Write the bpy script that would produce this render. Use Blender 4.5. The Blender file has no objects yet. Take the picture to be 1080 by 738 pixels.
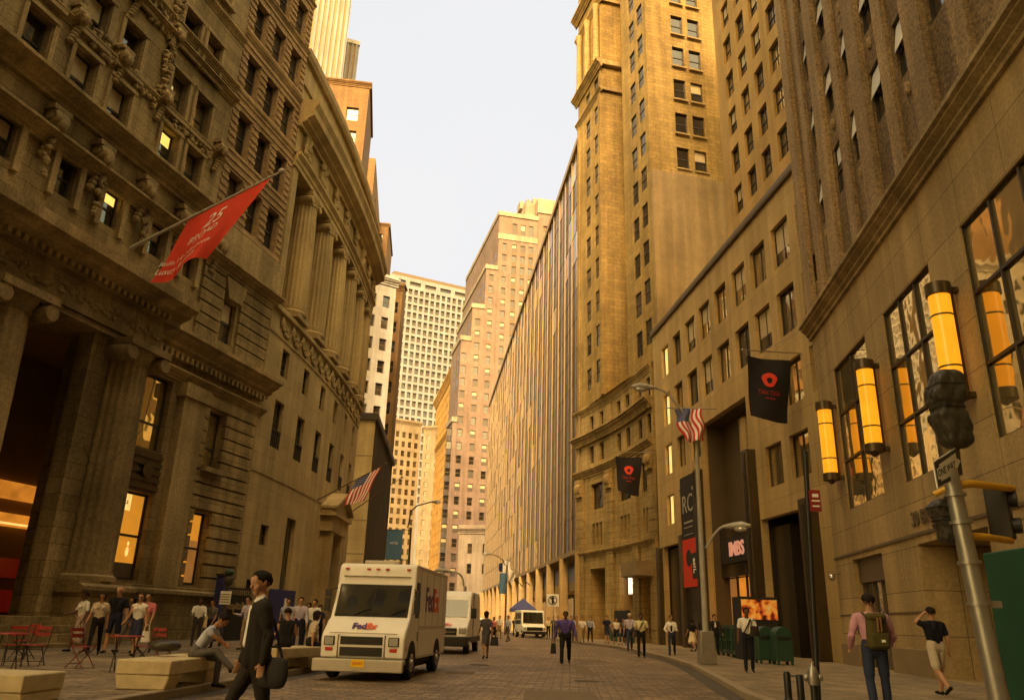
import bpy, bmesh, math, random
import numpy as np
from mathutils import Vector, Matrix
random.seed(7); rng = np.random.default_rng(7)
SC = bpy.context.scene; COL = SC.collection
PI = math.pi
# ---------------------------------------------------------------- camera model (27 mm lens, pitched up at the towers)
FPX, PITCH, ROLL, CH = 823.0, math.radians(19.2), math.radians(1.7), 1.4
_f = np.array([0, math.cos(PITCH), math.sin(PITCH)]); _u0 = np.array([0, -math.sin(PITCH), math.cos(PITCH)]); _r0 = np.array([1., 0, 0])
_r = math.cos(ROLL)*_r0 + math.sin(ROLL)*_u0; _u = math.cos(ROLL)*_u0 - math.sin(ROLL)*_r0
CAM = np.array([0, 0, CH])
def ray(x, y): return _f + (x-540)/FPX*_r + (369-y)/FPX*_u
def gnd(x, y, z=0.):
    d = ray(x, y); return CAM + (z-CH)/d[2]*d
def at(x, y, Y):
    d = ray(x, y); return CAM + d*(Y/d[1])
def hor(x):
    lo, hi = 400, 900
    for _ in range(40):
        m = (lo+hi)/2
        if ray(x, m)[2] > 0: lo = m
        else: hi = m
    return lo
def azim(x):
    d = ray(x, hor(x)); return math.atan2(d[0], d[1])
def hitp(x, y, P, n):
    d = ray(x, y); return CAM + d*(np.dot(n, np.array(P)-CAM)/np.dot(n, d))
def ground_at(px, Y, z=0.):
    a = azim(px); return (math.tan(a)*Y, Y, z)
# ---------------------------------------------------------------- object helpers
def tag(o, label=None, cat=None, group=None, kind=None):
    if label: o['label'] = label
    if cat: o['category'] = cat
    if group: o['group'] = group
    if kind: o['kind'] = kind
    return o
def thing(name, label, cat, loc=(0, 0, 0), rz=0, group=None, sc=1.0):
    o = bpy.data.objects.new(name, None); COL.objects.link(o); o.empty_display_size = .3
    o.location = loc; o.rotation_euler = (0, 0, rz); o.scale = (sc, sc, sc)
    return tag(o, label, cat, group)
def kids(o): return [c for c in o.children]
def copy_tree(o, loc=None, rz=None, label=None, parent=None, group=None):
    c = o.copy(); COL.objects.link(c)
    if parent is not None: c.parent = parent
    if loc is not None: c.location = loc
    if rz is not None: c.rotation_euler = (0, 0, rz)
    if label: c['label'] = label
    if group: c['group'] = group
    for ch in kids(o): copy_tree(ch, parent=c)
    return c
class MB:
    def __init__(s): s.v = []; s.f = []; s.m = []; s.cuts = []
    def nxt(s): s.cuts.append((len(s.v), len(s.f))); return s     # the next shapes are a part of their own
    def add(s, V, F, m=0):
        b = len(s.v); s.v += [tuple(p) for p in V]
        for f in F: s.f.append(tuple(b+i for i in f)); s.m.append(m)
        return s
    def quad(s, a, b, c, d, m=0): return s.add([a, b, c, d], [(0, 1, 2, 3)], m)
    def box(s, x0, x1, y0, y1, z0, z1, m=0):
        if x0 > x1: x0, x1 = x1, x0
        if y0 > y1: y0, y1 = y1, y0
        V = [(x0,y0,z0),(x1,y0,z0),(x1,y1,z0),(x0,y1,z0),(x0,y0,z1),(x1,y0,z1),(x1,y1,z1),(x0,y1,z1)]
        return s.add(V, [(0,3,2,1),(4,5,6,7),(0,1,5,4),(1,2,6,5),(2,3,7,6),(3,0,4,7)], m)
    def hexa(s, bot, top, m=0):      # two quads
        return s.add(list(bot)+list(top), [(3,2,1,0),(4,5,6,7),(0,1,5,4),(1,2,6,5),(2,3,7,6),(3,0,4,7)], m)
    def prof(s, x0, x1, pts, m=0, seg=1):   # closed (y,z) profile extruded along x
        if x0 > x1: x0, x1 = x1, x0
        n = len(pts)
        V = []
        for k in range(seg+1):
            x = x0+(x1-x0)*k/seg; V += [(x, p[0], p[1]) for p in pts]
        F = []
        for k in range(seg):
            for i in range(n):
                j = (i+1) % n; F.append((k*n+i, (k+1)*n+i, (k+1)*n+j, k*n+j))
        F.append(tuple(range(n))); F.append(tuple(reversed(range(seg*n, seg*n+n))))
        return s.add(V, F, m)
    def prism(s, pts, y0, y1, m=0):  # closed (x,z) outline extruded along y
        n = len(pts)
        V = [(p[0], y0, p[1]) for p in pts]+[(p[0], y1, p[1]) for p in pts]
        F = [(i, (i+1) % n, n+(i+1) % n, n+i) for i in range(n)]+[tuple(reversed(range(n))), tuple(range(n, 2*n))]
        return s.add(V, F, m)
    def slab(s, pts, z0, z1, m=0):   # closed (x,y) outline extruded up
        n = len(pts)
        V = [(p[0], p[1], z0) for p in pts]+[(p[0], p[1], z1) for p in pts]
        F = [(i, (i+1) % n, n+(i+1) % n, n+i) for i in range(n)]+[tuple(reversed(range(n))), tuple(range(n, 2*n))]
        return s.add(V, F, m)
    def tube(s, P, r, n=8, m=0, cap=True):
        P = [Vector(p) for p in P]; R = r if isinstance(r, (list, tuple)) else [r]*len(P)
        b = len(s.v); prev = None
        for i, p in enumerate(P):
            t = (P[min(i+1, len(P)-1)]-P[max(i-1, 0)]).normalized()
            a = prev if prev is not None else (Vector((0, 0, 1)) if abs(t.z) < .9 else Vector((1, 0, 0)))
            a = (a - t*a.dot(t)).normalized(); bb = t.cross(a); prev = a
            for k in range(n):
                q = p + (a*math.cos(2*PI*k/n) + bb*math.sin(2*PI*k/n))*R[i]; s.v.append(tuple(q))
        for i in range(len(P)-1):
            for k in range(n):
                k2 = (k+1) % n; s.f.append((b+i*n+k, b+i*n+k2, b+(i+1)*n+k2, b+(i+1)*n+k)); s.m.append(m)
        if cap:
            s.f.append(tuple(b+k for k in reversed(range(n)))); s.m.append(m)
            e = b+(len(P)-1)*n; s.f.append(tuple(e+k for k in range(n))); s.m.append(m)
        return s
    def lathe(s, prof, c=(0, 0, 0), n=16, m=0, a0=0, a1=2*PI, ax='z', rf=None):
        full = abs(a1-a0-2*PI) < 1e-6; k = n if full else n+1
        b = len(s.v)
        for (r, z) in prof:
            for i in range(k):
                a = a0+(a1-a0)*i/n; rr = r*(rf(a) if rf else 1)
                x, y = rr*math.cos(a), rr*math.sin(a)
                s.v.append((c[0]+x, c[1]+y, c[2]+z) if ax == 'z' else ((c[0]+z, c[1]+x, c[2]+y) if ax == 'x' else (c[0]+x, c[1]+z, c[2]+y)))
        for j in range(len(prof)-1):
            for i in range(n):
                i2 = (i+1) % k; s.f.append((b+j*k+i, b+j*k+i2, b+(j+1)*k+i2, b+(j+1)*k+i)); s.m.append(m)
        if full:
            s.f.append(tuple(b+i for i in reversed(range(k)))); s.m.append(m)
            e = b+(len(prof)-1)*k; s.f.append(tuple(e+i for i in range(k))); s.m.append(m)
        return s
    def ell(s, c, r, n=12, h=8, m=0):
        V = []; F = []
        for j in range(1, h):
            t = PI*j/h
            for i in range(n):
                a = 2*PI*i/n; V.append((c[0]+r[0]*math.sin(t)*math.cos(a), c[1]+r[1]*math.sin(t)*math.sin(a), c[2]+r[2]*math.cos(t)))
        top = len(V); V.append((c[0], c[1], c[2]+r[2])); V.append((c[0], c[1], c[2]-r[2]))
        for j in range(h-2):
            for i in range(n):
                i2 = (i+1) % n; F.append((j*n+i, (j+1)*n+i, (j+1)*n+i2, j*n+i2))
        for i in range(n):
            i2 = (i+1) % n; F.append((top, i, i2)); F.append((top+1, (h-2)*n+i2, (h-2)*n+i))
        return s.add(V, F, m)
    def grid(s, fn, nu, nv, m=0, mf=None):
        b = len(s.v)
        for j in range(nv+1):
            for i in range(nu+1): s.v.append(tuple(fn(i/nu, j/nv)))
        for j in range(nv):
            for i in range(nu):
                q = b+j*(nu+1)+i; s.f.append((q, q+1, q+nu+2, q+nu+1)); s.m.append(mf(i, j) if mf else m)
        return s
    # wall face at y=o with rectangular holes and reveals
    def facade(s, x0, x1, z0, z1, holes, o=0., dep=.35, m=0, mr=None, maxw=None):
        if x0 > x1: x0, x1 = x1, x0
        H = [(min(h[0], h[1]), max(h[0], h[1]), h[2], h[3]) for h in holes]
        zs = sorted({round(z, 4) for z in [z0, z1]+[q for h in H for q in h[2:4]] if z0 <= z <= z1})
        for za, zb in zip(zs[:-1], zs[1:]):
            zc = (za+zb)/2
            row = sorted((h for h in H if h[2] < zc < h[3]), key=lambda h: h[0])
            cur = x0; spans = []
            for h in row:
                if h[0] > cur+1e-5: spans.append((cur, h[0]))
                cur = max(cur, h[1])
            if cur < x1-1e-5: spans.append((cur, x1))
            for a, b in spans:
                k = max(1, int(math.ceil((b-a)/maxw))) if maxw else 1
                for i in range(k):
                    xa = a+(b-a)*i/k; xb = a+(b-a)*(i+1)/k
                    s.quad((xb, o, za), (xa, o, za), (xa, o, zb), (xb, o, zb), m)
        r = m if mr is None else mr
        for a, b, c, d in H:
            s.quad((a, o, c), (a, o-dep, c), (a, o-dep, d), (a, o, d), r); s.quad((b, o-dep, c), (b, o, c), (b, o, d), (b, o-dep, d), r)
            s.quad((a, o-dep, d), (b, o-dep, d), (b, o, d), (a, o, d), r); s.quad((a, o, c), (b, o, c), (b, o-dep, c), (a, o-dep, c), r)
        return s
    def xf(s, M):
        s.v = [tuple(M @ Vector(p)) for p in s.v]; return s
    def warp(s, fn):
        s.v = [tuple(fn(*p)) for p in s.v]; return s
    def mesh(s, name, mats, smooth=False, fixn=False):
        me = bpy.data.meshes.new(name); me.from_pydata(s.v, [], s.f)
        for m in (mats if isinstance(mats, (list, tuple)) else [mats]): me.materials.append(m)
        me.polygons.foreach_set('material_index', s.m)
        if smooth: me.polygons.foreach_set('use_smooth', [True]*len(s.f))
        if fixn:
            bm = bmesh.new(); bm.from_mesh(me); bmesh.ops.recalc_face_normals(bm, faces=bm.faces); bm.to_mesh(me); bm.free()
        me.update(); return me
    def build(s, name, mats, parent=None, *a, **k):
        cuts = [c for c in s.cuts if 0 < c[1] < len(s.f)]
        if not cuts: return s.build1(name, mats, parent, *a, **k)
        first = None; b = [(0, 0)]+cuts+[(len(s.v), len(s.f))]
        for (v0, f0), (v1, f1) in zip(b[:-1], b[1:]):
            if f1 <= f0: continue
            q = MB(); q.v = s.v[v0:v1]; q.f = [tuple(i-v0 for i in f) for f in s.f[f0:f1]]; q.m = s.m[f0:f1]
            o = q.build1(name, mats, parent, *a, **k); first = first or o
        return first
    def build1(s, name, mats, parent=None, loc=None, rz=None, smooth=False, bevel=0, fixn=False, seg=2):
        o = bpy.data.objects.new(name, s.mesh(name, mats, smooth, fixn)); COL.objects.link(o)
        if parent is not None: o.parent = parent
        if loc is not None: o.location = loc
        if rz is not None: o.rotation_euler = (0, 0, rz)
        if bevel:
            b = o.modifiers.new('bevel', 'BEVEL'); b.width = bevel; b.segments = seg; b.limit_method = 'ANGLE'; b.angle_limit = math.radians(40)
        if smooth or bevel:
            o.data.polygons.foreach_set('use_smooth', [True]*len(o.data.polygons))
            try: o.data.set_sharp_from_angle(angle=math.radians(38))
            except Exception: pass
        return o
def link_mesh(name, me, parent=None, loc=(0, 0, 0), rz=0):
    o = bpy.data.objects.new(name, me); COL.objects.link(o); o.parent = parent; o.location = loc; o.rotation_euler = (0, 0, rz); return o
def frame(P, d, flip):
    """rotation about z of a wall frame: local x along d (or -d when flip), local y towards the street"""
    x = (-d[0], -d[1]) if flip else (d[0], d[1])
    return math.atan2(x[1], x[0])
def text_mb(body, size, bold=0.0, ext=0.004, align='CENTER', shear=0., spacing=1.0):
    cu = bpy.data.curves.new('txt', 'FONT'); cu.body = body; cu.size = size; cu.align_x = align; cu.align_y = 'CENTER'
    cu.offset = bold; cu.extrude = ext; cu.resolution_u = 3; cu.shear = shear; cu.space_character = spacing
    o = bpy.data.objects.new('txt', cu); COL.objects.link(o)
    dg = bpy.context.evaluated_depsgraph_get(); me = bpy.data.meshes.new_from_object(o.evaluated_get(dg))
    mb = MB(); mb.add([tuple(v.co) for v in me.vertices], [tuple(p.vertices) for p in me.polygons])
    bpy.data.objects.remove(o); bpy.data.curves.remove(cu); bpy.data.meshes.remove(me)
    return mb
def T(x=0, y=0, z=0): return Matrix.Translation((x, y, z))
def RX(a): return Matrix.Rotation(a, 4, 'X')
def RY(a): return Matrix.Rotation(a, 4, 'Y')
def RZ(a): return Matrix.Rotation(a, 4, 'Z')
TXT = RZ(PI) @ RX(PI/2)      # lettering that reads from +y
# ---------------------------------------------------------------- materials
MATS = {}
def nodes(name):
    m = bpy.data.materials.new(name); m.use_nodes = True; nt = m.node_tree
    return m, nt, nt.nodes['Principled BSDF']
def N(nt, t, **kw):
    n = nt.nodes.new(t)
    for k, v in kw.items(): setattr(n, k, v)
    return n
def plain(name, col, rough=.7, metal=0., var=.25, scale=6., spec=.4, bump=0., em=None, es=0., coat=0.):
    if name in MATS: return MATS[name]
    m, nt, b = nodes(name); L = nt.links
    tc = N(nt, 'ShaderNodeTexCoord'); no = N(nt, 'ShaderNodeTexNoise'); no.inputs['Scale'].default_value = scale; no.inputs['Detail'].default_value = 6
    L.new(tc.outputs['Object'], no.inputs['Vector'])
    mx = N(nt, 'ShaderNodeMix', data_type='RGBA'); mx.inputs[6].default_value = (*[c*(1-var) for c in col], 1); mx.inputs[7].default_value = (*[min(1, c*(1+var)) for c in col], 1)
    L.new(no.outputs['Fac'], mx.inputs[0]); L.new(mx.outputs[2], b.inputs['Base Color'])
    b.inputs['Roughness'].default_value = rough; b.inputs['Metallic'].default_value = metal; b.inputs['Specular IOR Level'].default_value = spec; b.inputs['Coat Weight'].default_value = coat
    if bump:
        bp = N(nt, 'ShaderNodeBump'); bp.inputs['Strength'].default_value = bump; bp.inputs['Distance'].default_value = .02
        L.new(no.outputs['Fac'], bp.inputs['Height']); L.new(bp.outputs['Normal'], b.inputs['Normal'])
    if em:
        b.inputs['Emission Color'].default_value = (*em, 1); b.inputs['Emission Strength'].default_value = es
    MATS[name] = m; return m
def masonry(name, c1, c2, mortar, bw=1.2, bh=.5, ms=.012, rough=.85, stain=.45, bump=.6, off=.5, grain=.25, flat=False):
    """blocks or bricks with joints, block to block colour change, large weather stains and vertical runs"""
    if name in MATS: return MATS[name]
    m, nt, b = nodes(name); L = nt.links
    tc = N(nt, 'ShaderNodeTexCoord'); sp = N(nt, 'ShaderNodeSeparateXYZ'); L.new(tc.outputs['Object'], sp.inputs[0])
    ad = N(nt, 'ShaderNodeMath', operation='ADD'); L.new(sp.outputs[0], ad.inputs[0]); L.new(sp.outputs[1], ad.inputs[1])
    cb = N(nt, 'ShaderNodeCombineXYZ'); L.new(ad.outputs[0], cb.inputs[0]); L.new(sp.outputs[2], cb.inputs[1])
    if flat: cb = tc; cbo = tc.outputs['Object']
    else: cbo = cb.outputs[0]
    br = N(nt, 'ShaderNodeTexBrick'); L.new(cbo, br.inputs['Vector'])
    br.inputs['Color1'].default_value = (*c1, 1); br.inputs['Color2'].default_value = (*c2, 1); br.inputs['Mortar'].default_value = (*mortar, 1)
    br.inputs['Scale'].default_value = 1; br.inputs['Mortar Size'].default_value = ms; br.inputs['Mortar Smooth'].default_value = .2; br.inputs['Brick Width'].default_value = bw; br.inputs['Row Height'].default_value = bh; br.offset = off
    n1 = N(nt, 'ShaderNodeTexNoise'); n1.inputs['Scale'].default_value = .16; n1.inputs['Detail'].default_value = 8; n1.inputs['Roughness'].default_value = .65; L.new(tc.outputs['Object'], n1.inputs['Vector'])
    mp = N(nt, 'ShaderNodeMapping'); mp.inputs['Scale'].default_value = (1.3, 1.3, .08); L.new(tc.outputs['Object'], mp.inputs['Vector'])
    n2 = N(nt, 'ShaderNodeTexNoise'); n2.inputs['Scale'].default_value = 1.; n2.inputs['Detail'].default_value = 5; L.new(mp.outputs[0], n2.inputs['Vector'])
    n3 = N(nt, 'ShaderNodeTexNoise'); n3.inputs['Scale'].default_value = 9.; n3.inputs['Detail'].default_value = 6; L.new(tc.outputs['Object'], n3.inputs['Vector'])
    def rng_(src, lo, hi, a, bb):
        r = N(nt, 'ShaderNodeMapRange'); r.inputs[1].default_value = lo; r.inputs[2].default_value = hi; r.inputs[3].default_value = a; r.inputs[4].default_value = bb; L.new(src, r.inputs[0]); return r.outputs[0]
    f1 = rng_(n1.outputs['Fac'], .35, .68, 1-stain, 1.12); f2 = rng_(n2.outputs['Fac'], .4, .65, 1-stain*.6, 1.08); f3 = rng_(n3.outputs['Fac'], .3, .7, 1-grain, 1+grain)
    m1 = N(nt, 'ShaderNodeMath', operation='MULTIPLY'); L.new(f1, m1.inputs[0]); L.new(f2, m1.inputs[1])
    m2 = N(nt, 'ShaderNodeMath', operation='MULTIPLY'); L.new(m1.outputs[0], m2.inputs[0]); L.new(f3, m2.inputs[1])
    vs = N(nt, 'ShaderNodeVectorMath', operation='SCALE'); L.new(br.outputs['Color'], vs.inputs[0]); L.new(m2.outputs[0], vs.inputs['Scale'])
    L.new(vs.outputs[0], b.inputs['Base Color']); b.inputs['Roughness'].default_value = rough; b.inputs['Specular IOR Level'].default_value = .25
    sub = N(nt, 'ShaderNodeMath', operation='MULTIPLY_ADD'); L.new(br.outputs['Fac'], sub.inputs[0]); sub.inputs[1].default_value = -1.; L.new(n3.outputs['Fac'], sub.inputs[2])
    bp = N(nt, 'ShaderNodeBump'); bp.inputs['Strength'].default_value = bump; bp.inputs['Distance'].default_value = .025; L.new(sub.outputs[0], bp.inputs['Height']); L.new(bp.outputs['Normal'], b.inputs['Normal'])
    MATS[name] = m; return m
def glass(name, col, rough=.06, wave=.12, spec=1.0, met=0.0, scale=1.2, var=.5):
    if name in MATS: return MATS[name]
    m, nt, b = nodes(name); L = nt.links
    tc = N(nt, 'ShaderNodeTexCoord'); oi = N(nt, 'ShaderNodeObjectInfo')
    ad = N(nt, 'ShaderNodeVectorMath', operation='ADD'); L.new(tc.outputs['Object'], ad.inputs[0]); L.new(oi.outputs['Location'], ad.inputs[1])
    no = N(nt, 'ShaderNodeTexNoise'); no.inputs['Scale'].default_value = scale; no.inputs['Detail'].default_value = 2; L.new(ad.outputs[0], no.inputs['Vector'])
    bp = N(nt, 'ShaderNodeBump'); bp.inputs['Strength'].default_value = wave; bp.inputs['Distance'].default_value = .1; L.new(no.outputs['Fac'], bp.inputs['Height']); L.new(bp.outputs['Normal'], b.inputs['Normal'])
    mx = N(nt, 'ShaderNodeMix', data_type='RGBA'); mx.inputs[6].default_value = (*[c*(1-var) for c in col], 1); mx.inputs[7].default_value = (*[c*(1+var) for c in col], 1); L.new(no.outputs['Fac'], mx.inputs[0])
    L.new(mx.outputs[2], b.inputs['Base Color']); b.inputs['Roughness'].default_value = rough; b.inputs['Specular IOR Level'].default_value = spec; b.inputs['Metallic'].default_value = met
    MATS[name] = m; return m
def glow(name, col, st, var=.3, scale=1.5):
    if name in MATS: return MATS[name]
    m, nt, b = nodes(name); L = nt.links
    tc = N(nt, 'ShaderNodeTexCoord'); no = N(nt, 'ShaderNodeTexNoise'); no.inputs['Scale'].default_value = scale; no.inputs['Detail'].default_value = 4; L.new(tc.outputs['Object'], no.inputs['Vector'])
    mx = N(nt, 'ShaderNodeMix', data_type='RGBA'); mx.inputs[6].default_value = (*[c*(1-var) for c in col], 1); mx.inputs[7].default_value = (*[c*(1+var) for c in col], 1); L.new(no.outputs['Fac'], mx.inputs[0])
    b.inputs['Base Color'].default_value = (*[c*.4 for c in col], 1); L.new(mx.outputs[2], b.inputs['Emission Color']); b.inputs['Emission Strength'].default_value = st; b.inputs['Roughness'].default_value = .3
    MATS[name] = m; return m
M = dict(
 cream=masonry('cream_stone', (.30,.25,.19), (.275,.23,.175), (.24,.2,.15), 2, 1, .02, stain=.25, grain=.12),
 sky_sash=glass('tilted_sash_glass', (.80,.82,.85), .05, .02, 1., 0, .95, .08),  # pale base colour puts the sky's reflection into the sash
 g_gold=glass('gold_glint_glass', (.24,.155,.05), .15, .4, .6, .6, .6, .6),  # gold colour stands in for glints of light on single panes
 g_tower=plain('tower_window_glass', (.062,.055,.048), .35, 0, .3, .5),
 lime=masonry('old_limestone', (.39,.29,.145), (.31,.225,.105), (.13,.09,.045), 1.5, .62, .012, stain=.5),
 lime_smooth=masonry('carved_limestone', (.42,.315,.16), (.37,.27,.135), (.2,.14,.07), 2.2, 9., .006, stain=.5, bump=.5),
 lime2=masonry('pale_limestone', (.45,.34,.17), (.39,.29,.14), (.30,.22,.12), 1.9, .95, .008, stain=.28, grain=.12),
 lime2s=masonry('pale_carved_limestone', (.42,.315,.155), (.37,.275,.135), (.30,.22,.12), 4, 9., .004, stain=.3, grain=.15),
 band=masonry('pink_banded_brick', (.40,.275,.155), (.34,.235,.13), (.22,.14,.08), .5, .16, .008, stain=.3),
 r1=masonry('tan_limestone', (.43,.305,.145), (.37,.26,.12), (.16,.115,.06), 2.6, 1.35, .014, stain=.3, off=.0, grain=.15),
 r1b=masonry('rough_brown_brick', (.29,.19,.09), (.21,.135,.06), (.17,.12,.07), .26, .09, .012, stain=.4, bump=1., grain=.5),
 r1c=masonry('brown_brick_pier', (.40,.275,.14), (.33,.225,.115), (.23,.16,.09), .3, .1, .010, stain=.35, bump=.8, grain=.4),
 r2=masonry('smooth_tan_panels', (.45,.315,.14), (.40,.28,.122), (.21,.15,.08), 2.95, 1.95, .012, stain=.22, off=0., grain=.10),
 r2b=masonry('ochre_panels', (.46,.295,.105), (.42,.265,.095), (.25,.16,.07), 2.15, 3.0, .012, stain=.25, off=0., grain=.12),
 r3=masonry('golden_brick', (.34,.225,.072), (.265,.175,.055), (.18,.12,.04), .9, .42, .02, stain=.35, grain=.3),
 r3s=masonry('golden_stone', (.40,.28,.115), (.335,.23,.09), (.17,.115,.05), 1.4, .55, .016, stain=.35, grain=.2),
 render=masonry('grey_brown_render', (.30,.215,.11), (.29,.205,.105), (.27,.19,.1), 6, 4, .004, stain=.35, grain=.12),
 fin=plain('bronze_fin', (.24,.172,.085), .5, .1, .25, 1.2),
 span=plain('dark_spandrel', (.085,.055,.024), .5, 0, .3, 1),
 pink=masonry('peach_brick', (.19,.135,.11), (.168,.12,.098), (.15,.105,.088), 1.5, .5, .02, stain=.2, grain=.1),
 white_stone=masonry('white_stone', (.44,.42,.39), (.41,.39,.36), (.37,.35,.32), 2, 1, .02, stain=.2, grain=.1),
 orange=masonry('orange_stone', (.45,.27,.085), (.40,.24,.075), (.33,.19,.06), 2.5, 1., .03, stain=.25, grain=.15),
 grid=masonry('pale_concrete_grid', (.19,.195,.21), (.18,.185,.20), (.16,.165,.18), 3.7, 5.1, .02, stain=.15, grain=.08),
 brown=masonry('brown_brick', (.21,.125,.055), (.18,.105,.046), (.14,.08,.04), .6, .25, .02, stain=.3),
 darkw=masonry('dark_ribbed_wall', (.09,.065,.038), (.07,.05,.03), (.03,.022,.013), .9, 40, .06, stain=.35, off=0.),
 rend=plain('flat_roof', (.16,.13,.1), .9),
 gran=plain('dark_granite', (.028,.022,.017), .22, 0, .5, 14, .5),
 bronze=plain('dark_bronze', (.085,.06,.032), .4, .5, .3, 4),
 wframe=plain('dark_window_frame', (.035,.026,.018), .5, 0, .3, 3),
 wframe2=plain('brown_window_frame', (.10,.07,.04), .5, 0, .3, 3),
 g_dark=glass('dark_window_glass', (.016,.014,.011)),
 g_mid=glass('grey_window_glass', (.05,.042,.028), .05, .2),
 g_bronze=glass('bronze_curtain_glass', (.035,.022,.010), .3, .35, .12, .0, .6, .7),
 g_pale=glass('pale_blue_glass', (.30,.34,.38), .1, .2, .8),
 g_refl=glass('mirror_window_glass', (.52,.41,.21), .03, .13, 1., .8, .7, .25),
 blind=plain('sky_tone_blind', (.62,.64,.66), .6, 0, .08, 2),  # pale blue-white stands in for sky reflected in upper sashes
 curtain=plain('cream_curtain', (.45,.36,.22), .7, 0, .3, 3),
 lit=glow("lit_window", (1., .38, .03), .20),
 lit_hot=glow('bright_lit_window', (1., .60, .16), .42, .4, 2.),
 lit_or=glow('orange_shop_light', (1., .33, .03), .20, .7, 1.6),
 lit_dim=glow('dim_shop_light', (.8, .33, .07), .10, .7, 1.),
 lit_red=glow('red_shop_light', (.7, .03, .012), .022, .6, 1.),
 lamp=glow('amber_lamp_glass', (1., .37, .012), .36, .3, 1.3),
 black=plain('black_paint', (.016,.014,.013), .45),
 blackm=plain('matte_black', (.02,.017,.015), .85),
 steel=plain('galvanised_steel', (.36,.33,.29), .42, .75, .25, 5),
 grey=plain('grey_paint', (.34,.32,.28), .5, .1, .2, 5),
 white=plain('white_paint', (.78,.74,.68), .5, 0, .08, 2, .35),
 signw=plain('white_sign', (.86,.85,.82), .4, 0, .04, 2),
 yellow=plain('yellow_paint', (.62,.33,.02), .5, 0, .25, 4),
 plate=plain('yellow_plate', (.85,.55,.02), .4, 0, .1, 8),
 red=plain('red_paint', (.26,.025,.018), .5, 0, .2, 4),
 redcloth=plain('red_cloth', (.55,.035,.012), .8, 0, .15, 2),
 bluecloth=plain('blue_cloth', (.07,.16,.30), .8, 0, .15, 2),
 navycloth=plain('navy_cloth', (.03,.035,.13), .8, 0, .15, 2),
 blackcloth=plain('black_cloth', (.014,.011,.014), .9, 0, .2, 2),
 whitecloth=plain('white_cloth', (.72,.68,.64), .8, 0, .08, 2),
 hoard=plain('blue_hoarding', (.03,.03,.13), .7, 0, .2, 1),
 green=plain('dark_green_paint', (.02,.055,.035), .5, 0, .3, 4),
 scaff=plain('green_sheeting', (.009,.055,.028), .7, 0, .4, 2),
 rubber=plain('tyre_rubber', (.014,.013,.012), .85, 0, .2, 9),
 chrome=plain('bright_metal', (.55,.52,.48), .25, .9, .1, 5),
 lens=plain('headlamp_lens', (.5,.48,.44), .12, .3, .4, 30, 1.),
 amberl=plain('amber_marker', (.65,.16,.02), .3, 0, .1, 8),
 redl=plain('red_marker', (.5,.03,.015), .3, 0, .1, 8),
 wind=glass('windscreen_glass', (.02,.019,.014), .04, .05, 1., 0, 1.),
 concrete=plain('pale_concrete', (.50,.40,.235), .9, 0, .38, 4.5, .3, .5),
 sack=plain('black_plastic_wrap', (.035,.028,.017), .5, 0, .5, 7, .5, 1.),
 purple=plain('purple_lettering', (.085,.02,.14), .4, 0, .05),
 orlet=plain('orange_lettering', (.75,.10,.015), .4, 0, .05),
 tent=plain('blue_canopy', (.035,.04,.12), .8, 0, .15, 2),
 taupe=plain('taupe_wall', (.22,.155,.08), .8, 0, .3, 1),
)
# ---------------------------------------------------------------- windows
_WC = {}
def frame_mesh(w, h, fw, nv, rails, mat, dep=.09):
    k = ('f', round(w, 2), round(h, 2), fw, nv, tuple(rails), mat.name)
    if k in _WC: return _WC[k]
    b = MB()
    b.box(-w/2, -w/2+fw, -dep, 0, 0, h); b.box(w/2-fw, w/2, -dep, 0, 0, h)
    b.box(-w/2+fw, w/2-fw, -dep, 0, 0, fw*1.2); b.box(-w/2+fw, w/2-fw, -dep, 0, h-fw, h)
    for i in range(nv):
        x = -w/2 + w*(i+1)/(nv+1); b.box(x-fw*.35, x+fw*.35, -dep, -.012, fw*1.2, h-fw)
    for r in rails: b.box(-w/2+fw, w/2-fw, -dep, -.006, h*r-fw*.5, h*r+fw*.5)
    _WC[k] = b.mesh('window', mat); return _WC[k]
def pane_mesh(w, h, mat, blind=None, frac=.5):
    k = ('p', round(w, 2), round(h, 2), mat.name, blind.name if blind else '', round(frac, 2))
    if k in _WC: return _WC[k]
    b = MB(); ms = [mat]
    b.box(-w/2, w/2, -.075, -.055, 0, h)
    if blind:
        ms.append(blind)
        if blind.name == 'tilted_sash_glass': b.hexa([(-w/2+.07, .13, h*(1-frac)), (w/2-.07, .13, h*(1-frac)), (w/2-.07, .15, h*(1-frac)), (-w/2+.07, .15, h*(1-frac))], [(-w/2+.07, -.05, h-.06), (w/2-.07, -.05, h-.06), (w/2-.07, -.03, h-.06), (-w/2+.07, -.03, h-.06)], 1)
        else: b.box(-w/2+.06, w/2-.06, -.053, -.047, h*(1-frac), h-.05, 1)
    _WC[k] = b.mesh('pane', ms); return _WC[k]
def far_mesh(w, h, fmat, gmat, blind, frac, fw):
    k = ('q', round(w, 2), round(h, 2), fmat.name, gmat.name, blind.name if blind else '', round(frac, 2), fw)
    if k in _WC: return _WC[k]
    b = far_mb(w, h, blind is not None, frac, fw); _WC[k] = b.mesh('window', [fmat, gmat, blind or gmat]); return _WC[k]
def far_mb(w, h, blind, frac, fw):
    b = MB(); b.box(-w/2, w/2, -.06, -.04, 0, h, 1)
    b.box(-w/2, -w/2+fw, -.039, .0, 0, h); b.box(w/2-fw, w/2, -.039, 0, 0, h); b.box(-w/2+fw, w/2-fw, -.039, 0, 0, fw); b.box(-w/2+fw, w/2-fw, -.039, 0, h-fw, h)
    b.box(-w/2+fw, w/2-fw, -.039, -.005, h*.5-fw*.4, h*.5+fw*.4)
    if blind: b.box(-w/2+fw, w/2-fw, -.038, -.03, h*(1-frac), h-fw, 2)
    return b
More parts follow.
